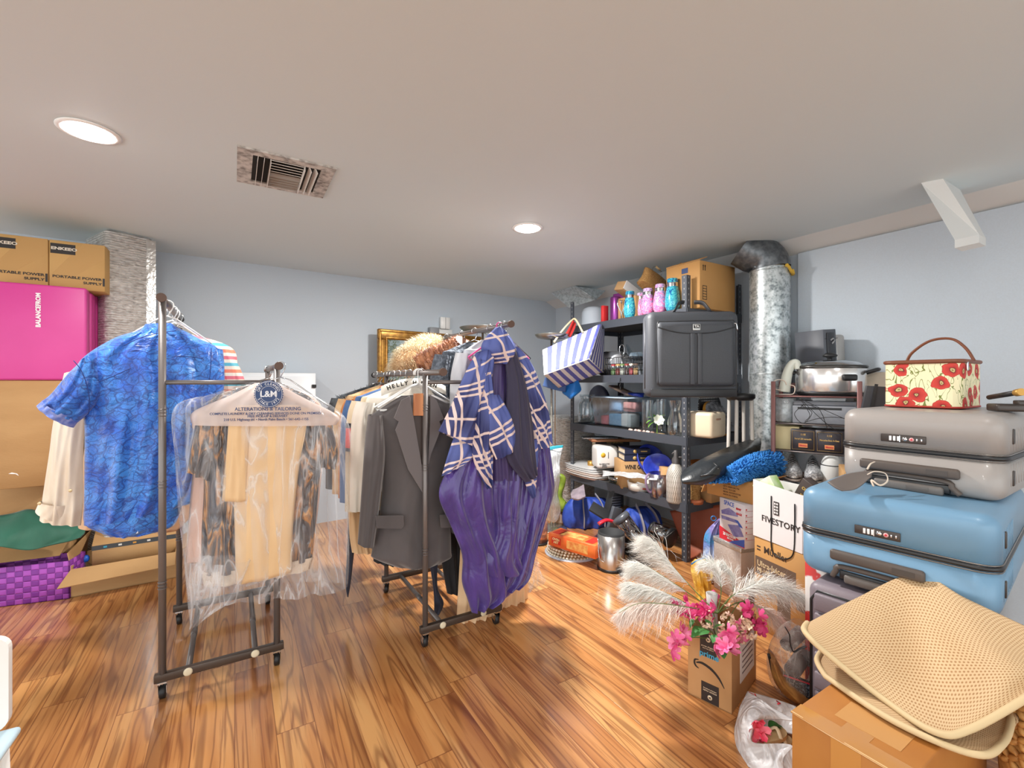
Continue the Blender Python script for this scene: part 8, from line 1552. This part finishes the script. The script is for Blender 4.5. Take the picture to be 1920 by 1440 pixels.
v = thing('vase', 'slim white ceramic vase standing in the parcel box among the flowers', 'vase', (bc.x - .03, bc.y + .03, .006), 0); mb = MB(); mb.lathe([(0, 0), (.035, 0), (.042, .02), (.034, .14), (.022, .24), (.019, .30), (.022, .345), (.018, .345), (.014, .30), (.03, .1), (0, .05)], n=28); mb.obj('body', mat('white_ceramic', (206, 204, 202), .35), v)
vt = Vector((bc.x - .03, bc.y + .03, .40))
# pampas plumes
M_pam = mat('pampas_ivory', (240, 238, 232), .8, sheen=.3); M_pamp = mat('pampas_blush', (238, 222, 212), .8, sheen=.3); M_stem = mat('stem_green', (96, 116, 60), .6)
def plume(label, pts, m, frac=.42, n=620, ln=.10, side=None, droop=.5, stem=True):
    g = thing('pampas_plume', label, 'pampas grass', tuple(vt), 0, 'artificial pampas plumes in the white vase')
    P = smooth_path([W(*q) - vt for q in pts], 10); m_ = len(P); mb = MB(); mb.tube(P, [.0022 * (1 - .6 * i / m_) for i in range(m_)], 6); mb.obj('stem', M_stem, g); mb = MB(); s0 = int(m_ * frac)
    for _ in range(n):
        f = rnd.random() ** .8; k = s0 + f * (m_ - 1 - s0); i = min(int(k), m_ - 2); p = P[i].lerp(P[i + 1], k - i); t_ = (P[i + 1] - P[i]).normalized()
        env = math.sin(PI * min(1, .12 + f * .88)) ** .6 * .75 + .35 * (1 - f); l = ln * env * rnd.uniform(.6, 1.15)
        o = t_.orthogonal().normalized(); a = rnd.uniform(0, 2 * PI); rad = (Matrix.Rotation(a, 3, t_) @ o)
        if side is not None: rad = (rad + Vector(side) * 1.1).normalized()
        dv = (t_ * rnd.uniform(.7, 1.2) + rad * rnd.uniform(.45, .9)).normalized(); q1 = p + dv * l * .5; q2 = p + dv * l + Vector((0, 0, -droop * l * rnd.uniform(.3, 1)))
        s = dv.cross(Vector((rnd.uniform(-1, 1), rnd.uniform(-1, 1), rnd.uniform(-1, 1)))).normalized() * .00085
        a_, b_, c_, d_, e_ = (mb.bm.verts.new(x) for x in (p - s, p + s, q1 + s * .8, q1 - s * .8, q2)); mb.face([a_, b_, c_, d_]); mb.face([d_, c_, e_])
        for _k in range(2):
            r2 = q1 + (q2 - q1) * rnd.random() * .7; e2_ = r2 + (dv + Vector((rnd.uniform(-.6, .6), rnd.uniform(-.6, .6), rnd.uniform(-.9, .3)))).normalized() * l * .35; A1 = mb.bm.verts.new(r2 - s * .6); B1 = mb.bm.verts.new(r2 + s * .6); C1 = mb.bm.verts.new(e2_); mb.face([A1, B1, C1])
    mb.obj('feather', m, g); return g
b0 = (1345, 1150, 1.76)
SL = (-.6, -.2, -.7)
plume('ivory pampas plume reaching furthest up and left, its tip before the shelf', [b0, (1300, 1105, 1.85), (1262, 1062, 1.92), (1235, 1025, 1.98), (1216, 1008, 2.0)], M_pam, side=SL, n=1100, ln=.15, frac=.3)
plume('ivory pampas plume, second from the top of those leaning left', [b0, (1300, 1118, 1.80), (1250, 1085, 1.82), (1215, 1063, 1.84), (1195, 1060, 1.84)], M_pam, side=SL, n=1000, ln=.14, frac=.3)
plume('ivory pampas plume, third from the top of those leaning left', [b0, (1305, 1140, 1.72), (1255, 1115, 1.70), (1210, 1100, 1.70), (1180, 1094, 1.70)], M_pam, side=SL, n=1000, ln=.125, frac=.3)
plume('blush-tinted pampas plume, lowest of those leaning left', [b0, (1300, 1140, 1.68), (1240, 1132, 1.64), (1195, 1132, 1.62), (1160, 1150, 1.60)], M_pamp, side=(0, 0, -1), n=1000, ln=.115, frac=.28)
plume('short curled ivory pampas plume standing upright left of the vase’s mouth', [b0, (1352, 1110, 1.80), (1348, 1080, 1.84), (1335, 1060, 1.85), (1318, 1056, 1.86)], M_pam, side=(-.5, 0, -.5), n=600, ln=.085, frac=.3)
plume('short curled ivory pampas plume standing upright right of the vase’s mouth', [b0, (1372, 1115, 1.84), (1376, 1085, 1.88), (1362, 1066, 1.90), (1350, 1056, 1.9)], M_pam, side=(-.5, 0, -.4), n=600, ln=.08, frac=.28)
plume('ivory pampas plume arching to the right before the juicer carton', [b0, (1372, 1118, 1.76), (1415, 1098, 1.78), (1460, 1098, 1.80), (1505, 1118, 1.80)], M_pam, side=(.1, 0, -.3), n=1100, ln=.12, frac=.25)
plume('ivory pampas plume sweeping down to the right of the parcel box', [b0, (1390, 1128, 1.80), (1430, 1140, 1.84), (1455, 1158, 1.86), (1475, 1178, 1.88)], M_pamp, side=(0, 0, -.5), n=520, ln=.09, frac=.35)
# bougainvillea and cream blossom sprays
M_bg = mat('bougain_pink', (216, 44, 118), .55, col2=(236, 92, 150), nscale=30); M_bg2 = mat('bougain_light', (240, 92, 160), .55, col2=(246, 150, 186), nscale=30); M_crm = mat('cream_blossom', (240, 222, 190), .6, col2=(244, 200, 184), nscale=25); M_lf = mat('leaf_green', (44, 110, 50), .5, col2=(70, 140, 66), nscale=14)
def spray(label, pts, m, n, r, sp, seed):
    """pts: stem path in px; blooms scattered about its end"""
    rr_ = random.Random(seed); g = thing('flower_spray', label, 'artificial flower', tuple(vt), 0, 'artificial flower sprays in the parcel box'); P = smooth_path([W(*q) - vt for q in pts], 6); mb = MB(); mb.tube(P, .0018, 6); mb.obj('stem', M_stem, g); e = P[-1]
    for k in range(n):
        c = e + Vector((rr_.gauss(0, sp), rr_.gauss(0, sp * .7), rr_.gauss(0, sp))); mb = MB(); blossom(mb, c, r * rr_.uniform(.9, 1.35), 5 if r > .018 else 4, R=Matrix.Rotation(rr_.uniform(0, 6), 3, 'Z') @ Matrix.Rotation(rr_.uniform(.6, 1.9), 3, 'X') @ Matrix.Rotation(rr_.uniform(0, 6), 3, 'Z'), cup=.5); mb.obj('bloom', m, g)
    return g
bb = (1345, 1200, 1.72)
spray('hot pink flower spray at the upper left of the bouquet, under the plumes', [bb, (1310, 1170, 1.70), (1285, 1150, 1.68)], M_bg, 9, .022, .020, 1)
spray('hot pink flower spray left of the vase’s neck', [bb, (1330, 1160, 1.70), (1316, 1142, 1.72)], M_bg, 9, .022, .022, 2)
spray('hot pink flower spray just behind the vase’s mouth', [bb, (1338, 1150, 1.80), (1330, 1128, 1.84)], M_bg, 6, .020, .018, 3)
spray('bright pink flower spray dangling over the left rim of the parcel box', [bb, (1305, 1195, 1.68), (1275, 1200, 1.66)], M_bg2, 10, .022, .020, 4)
spray('bright pink flower spray hanging over the front of the parcel box', [bb, (1358, 1205, 1.62), (1368, 1216, 1.57)], M_bg2, 11, .024, .020, 5)
spray('hot pink flower spray at the right side of the bouquet', [bb, (1385, 1175, 1.72), (1405, 1155, 1.74)], M_bg, 8, .021, .020, 6)
spray('hot pink flower spray drooping at the far right of the bouquet', [bb, (1400, 1175, 1.74), (1424, 1172, 1.74)], M_bg, 7, .020, .016, 7)
spray('pink flower spray low at the box’s right rim', [bb, (1375, 1198, 1.70), (1388, 1195, 1.70)], M_bg2, 6, .020, .016, 8)
spray('cream blossom spray right of the vase', [bb, (1370, 1175, 1.72), (1378, 1168, 1.72)], M_crm, 22, .012, .024, 9)
spray('cream blossom spray low on the right side of the bouquet', [bb, (1382, 1185, 1.70), (1400, 1185, 1.70)], M_crm, 18, .012, .022, 10)
spray('cream blossom spray at the top right of the bouquet', [bb, (1375, 1145, 1.78), (1388, 1128, 1.82)], M_crm, 16, .011, .022, 11)
spray('cream blossom spray left of the vase above the big leaf', [bb, (1330, 1180, 1.68), (1328, 1168, 1.68)], M_crm, 14, .011, .018, 12)
spray('cream blossom spray low in front of the vase', [bb, (1348, 1195, 1.65), (1350, 1190, 1.64)], M_crm, 14, .011, .018, 13)
g = thing('leaf_sprig', 'green-leaved sprig at the left rim of the parcel box', 'leaves', tuple(vt), 0); mb = MB(); q = W(1335, 1185, 1.66) - vt; mb.tube([W(1345, 1200, 1.7) - vt, q], .002, 6); mb.obj('stem', M_stem, g)
for a_, b_, w_ in (((1328, 1180, 1.66), (1296, 1196, 1.62), .030), ((1330, 1175, 1.66), (1322, 1160, 1.64), .014), ((1336, 1180, 1.64), (1356, 1172, 1.62), .014), ((1342, 1190, 1.62), (1336, 1206, 1.60), .014), ((1352, 1215, 1.58), (1358, 1236, 1.56), .016), ((1300, 1160, 1.66), (1294, 1178, 1.63), .009)): mb = MB(); leaf(mb, W(*a_) - vt, W(*b_) - vt, w_, .12); mb.obj('leaf', M_lf, g)
# clear tote with rolled grey mats
gb = thing('clear_tote', 'round-bottomed clear plastic tote with black straps beside the mauve suitcase', 'bag', (*W(1482, 0, 1.76).xy, .0), -.35)
M_tf = film('tote_film', (206, 196, 188), base=.16, crease=.3, scale=12)
panel(gb, 'film', M_tf, [(1484, 1164, 1510, 1168, .06), (1462, 1180, 1520, 1182, .12), (1443, 1210, 1526, 1212, .17), (1437, 1245, 1526, 1250, .19), (1446, 1280, 1526, 1285, .18), (1470, 1308, 1526, 1312, .12)], .16, yo=-.0, folds=(.004, 3, 2), nu=40)
panel(gb, 'ochre_base', mat('ochre_lining', (190, 140, 74), .5, col2=(150, 100, 54), nscale=24, bump=.6, bdist=.01), [(1441, 1230, 1452, 1230, .10), (1446, 1262, 1475, 1266, .13), (1458, 1288, 1515, 1296, .13), (1480, 1306, 1524, 1308, .10)], .12, yo=-.045, folds=(.003, 3, 3), cap=(True, True), nu=30)
mb = MB(); mb.tube(smooth_path([L_(gb, x, y, -.10) for x, y in ((1472, 1176), (1480, 1190), (1482, 1208), (1488, 1222), (1500, 1216), (1512, 1212))], 5), .006, 8, flat=.35); mb.obj('strap', M_black, gb)
mb = MB(); mb.tube(smooth_path([L_(gb, x, y, -.06) for x, y in ((1441, 1226), (1450, 1262), (1462, 1285), (1480, 1308), (1500, 1314), (1524, 1308))], 5), .005, 8); mb.obj('rim_piping', M_black, gb)
def rollmat(label, px, py, D, ax, r, L):
    g = thing('rolled_mat', label, 'rolled mat', tuple(W(px, py, D)), 0, 'rolled grey ribbed mats in the clear tote'); R = Rd(ax); mb = MB()
    sp = [(r * (.25 + .75 * k / 60) * math.cos(k * .42), r * (.25 + .75 * k / 60) * math.sin(k * .42)) for k in range(61)]
    mb.grid([[R @ Vector((x, y, 0)) for x, y in sp], [R @ Vector((x, y, L)) for x, y in sp]]); mb.thicken(.003); mb.obj('roll', mat('grey_ribbed', (128, 114, 110), .8, col2=(108, 96, 92), nscale=8, bump=.8, bscale=160, bdist=.004), g)
rollmat('grey ribbed mat roll lying lowest in the clear tote, spiral end to the front', 1484, 1258, 1.70, (.75, .62, .12), .030, .10)
rollmat('grey ribbed mat roll high in the clear tote under the black strap', 1474, 1210, 1.72, (.8, .58, .1), .026, .12)
rollmat('grey ribbed mat roll at the right of the clear tote touching the suitcase', 1506, 1238, 1.74, (.7, .7, .1), .026, .08)
g = thing('sequin_pouch', 'dark sequined pouch with red piping at the bottom of the clear tote', 'pouch', tuple(W(1502, 1290, 1.69)), -.35); mb = MB(); mb.loft([(Vector((-.06, 0, .04)), Vector((.06, 0, .02)), .03), (Vector((-.05, 0, -.01)), Vector((.07, 0, -.03)), .04)], (.002, 2, 1), 4, 20, (True, True)); mb.obj('body', mat('sequins', (50, 56, 66), .25, .5, col2=(150, 160, 170), nscale=160, lo=.5, hi=.7), g); mb = MB(); mb.tube([(-.06, -.012, .042), (.06, -.012, .022)], .003, 6); mb.obj('piping', M_pr, g)
# white grocery bag with a pink flower in the foreground
gb = thing('grocery_bag', 'translucent white plastic shopping bag with red print, left of the taped box', 'plastic bag', (*onz(1432, 1400, 0).xy, .002), 0)
M_gb = film('grocery_film', (226, 226, 228), base=.62, crease=.25, scale=10, rough=.25, stretch=(1, 1, 1))
def bagsheet(name, ctrl, th=.002, amp=.012, sd=3): return world_sheet(gb, name, M_gb, [[W(*q) for q in r] for r in ctrl], th, amp, sd, 14, nv=8, nu=8)
bagsheet('front_film', [[(1400, 1296, 1.64), (1425, 1310, 1.56), (1455, 1330, 1.50), (1490, 1352, 1.46)], [(1386, 1330, 1.60), (1402, 1330, 1.50), (1420, 1342, 1.46), (1430, 1350, 1.46)], [(1376, 1362, 1.56), (1392, 1370, 1.46), (1404, 1384, 1.42), (1412, 1392, 1.42)], [(1380, 1400, 1.50), (1400, 1412, 1.42), (1430, 1408, 1.40), (1488, 1400, 1.38)], [(1400, 1436, 1.42), (1420, 1450, 1.38), (1450, 1470, 1.33), (1490, 1480, 1.32)]])
bagsheet('back_film', [[(1402, 1296, 1.66), (1432, 1304, 1.64), (1462, 1314, 1.60), (1492, 1324, 1.58)], [(1412, 1330, 1.62), (1438, 1334, 1.58), (1465, 1338, 1.56), (1492, 1345, 1.54)], [(1420, 1360, 1.58), (1442, 1368, 1.54), (1466, 1372, 1.52), (1492, 1378, 1.50)]])
bagsheet('handle_loop', [[(1450, 1412, 1.40), (1448, 1428, 1.38), (1450, 1446, 1.36)], [(1464, 1404, 1.38), (1456, 1424, 1.36), (1458, 1446, 1.34)], [(1490, 1396, 1.38), (1470, 1420, 1.36), (1468, 1446, 1.34)]], .003)
mb = MB()
for q in (((1404, 1298, 1.635), (1412, 1302, 1.62), (1409, 1304, 1.61)), ((1410, 1302, 1.62), (1418, 1306, 1.60), (1415, 1301, 1.60)), ((1456, 1314, 1.60), (1463, 1319, 1.58), (1458, 1320, 1.57))): mb.tube([W(*p) - gb.location for p in q], .0022, 5)
mb.obj('red_print', M_pr, gb)
g = thing('pink_flower', 'coral pink artificial flower peeping from the white shopping bag', 'artificial flower', tuple(W(1422, 1366, 1.46)), 0)
for k, (dx, dy, s_) in enumerate(((0, 0, .030), (-12, 6, .024), (8, 8, .022), (-6, -16, .020), (2, 14, .022))): mb = MB(); blossom(mb, W(1422 + dx, 1366 + dy, 1.44) - g.location, s_, 5, R=Matrix.Rotation(1.2 + .3 * k, 3, 'X') @ Matrix.Rotation(k, 3, 'Z'), cup=.45); mb.obj('bloom', mat('coral_petal', (232, 60, 96), .5, col2=(246, 132, 150), nscale=30), g)
mb = MB(); [leaf(mb, W(1440, 1362, 1.47) - g.location, W(1440 + dx, 1362 + dy, 1.47) - g.location, .012) for dx, dy in ((18, -6), (14, 8), (26, 2), (40, 20))]; mb.obj('leaves', M_lf, g)
for k, (x, y, lab) in enumerate(((1452, 1380, 'beige slipper sole peeping from the white shopping bag under the pink flower'), (1462, 1394, 'beige slipper sole lower down in the white shopping bag'))):
    g = thing('slipper', lab, 'slipper', tuple(W(x, y, 1.44)), .5); mb = MB(); pts = [(.05 * math.cos(t) * (1.0), .022 * math.sin(t) * (1 + .3 * math.cos(t))) for t in [i * 2 * PI / 24 for i in range(24)]]; mb.prism(pts, -.006, .006, 'z'); mb.obj('sole', mat('slipper_beige', (196, 168, 124), .6), g); mb = MB(); mb.tube(smooth_path([(.0, -.022, .004), (.01, 0, .022), (.0, .022, .004)], 4), .006, 8, flat=.4); mb.obj('strap', mat('slipper_strap', (222, 204, 170), .5), g)
# ================================================================ left edge: white plastic chair, only its near edge in view
g = thing('plastic_chair', 'white plastic chair with a pale blue seat, cut off at the left edge', 'chair', (*W(-66, 0, 1.12).xy, 0), .5)
M_pc = mat('chair_white', (232, 230, 226), .35); o = g.location
hz0, hz1 = zat(1345, 1.1), zat(1215, 1.1)
mb = MB(); t = bmesh.new(); bmesh.ops.create_cube(t, size=1.0)
for vv in t.verts: vv.co = Vector((vv.co.x * .16, vv.co.y * .02, vv.co.z * (hz1 - .32)))
bmesh.ops.bevel(t, geom=[e for e in t.edges if abs(e.verts[0].co.y - e.verts[1].co.y) > .01], offset=.03, segments=5, affect='EDGES', profile=.5); mb.merge(t, Matrix.Translation((0, 0, (hz1 + .32) / 2)), smooth=False); t.free(); mb.obj('backrest', M_pc, g)
mb = MB(); mb.box((.02, -.16, .315), (.17, .30, .02), bev=.009, seg=3); mb.obj('seat', mat('seat_pale_blue', (190, 214, 226), .4), g)
for x in (-.05, .07):
    for y in (-.02, -.28): mb = MB(); mb.tube([(x, y, .305), (x * 1.15, y * 1.05, 0)], [.014, .011], 10); mb.obj('leg', M_pc, g)
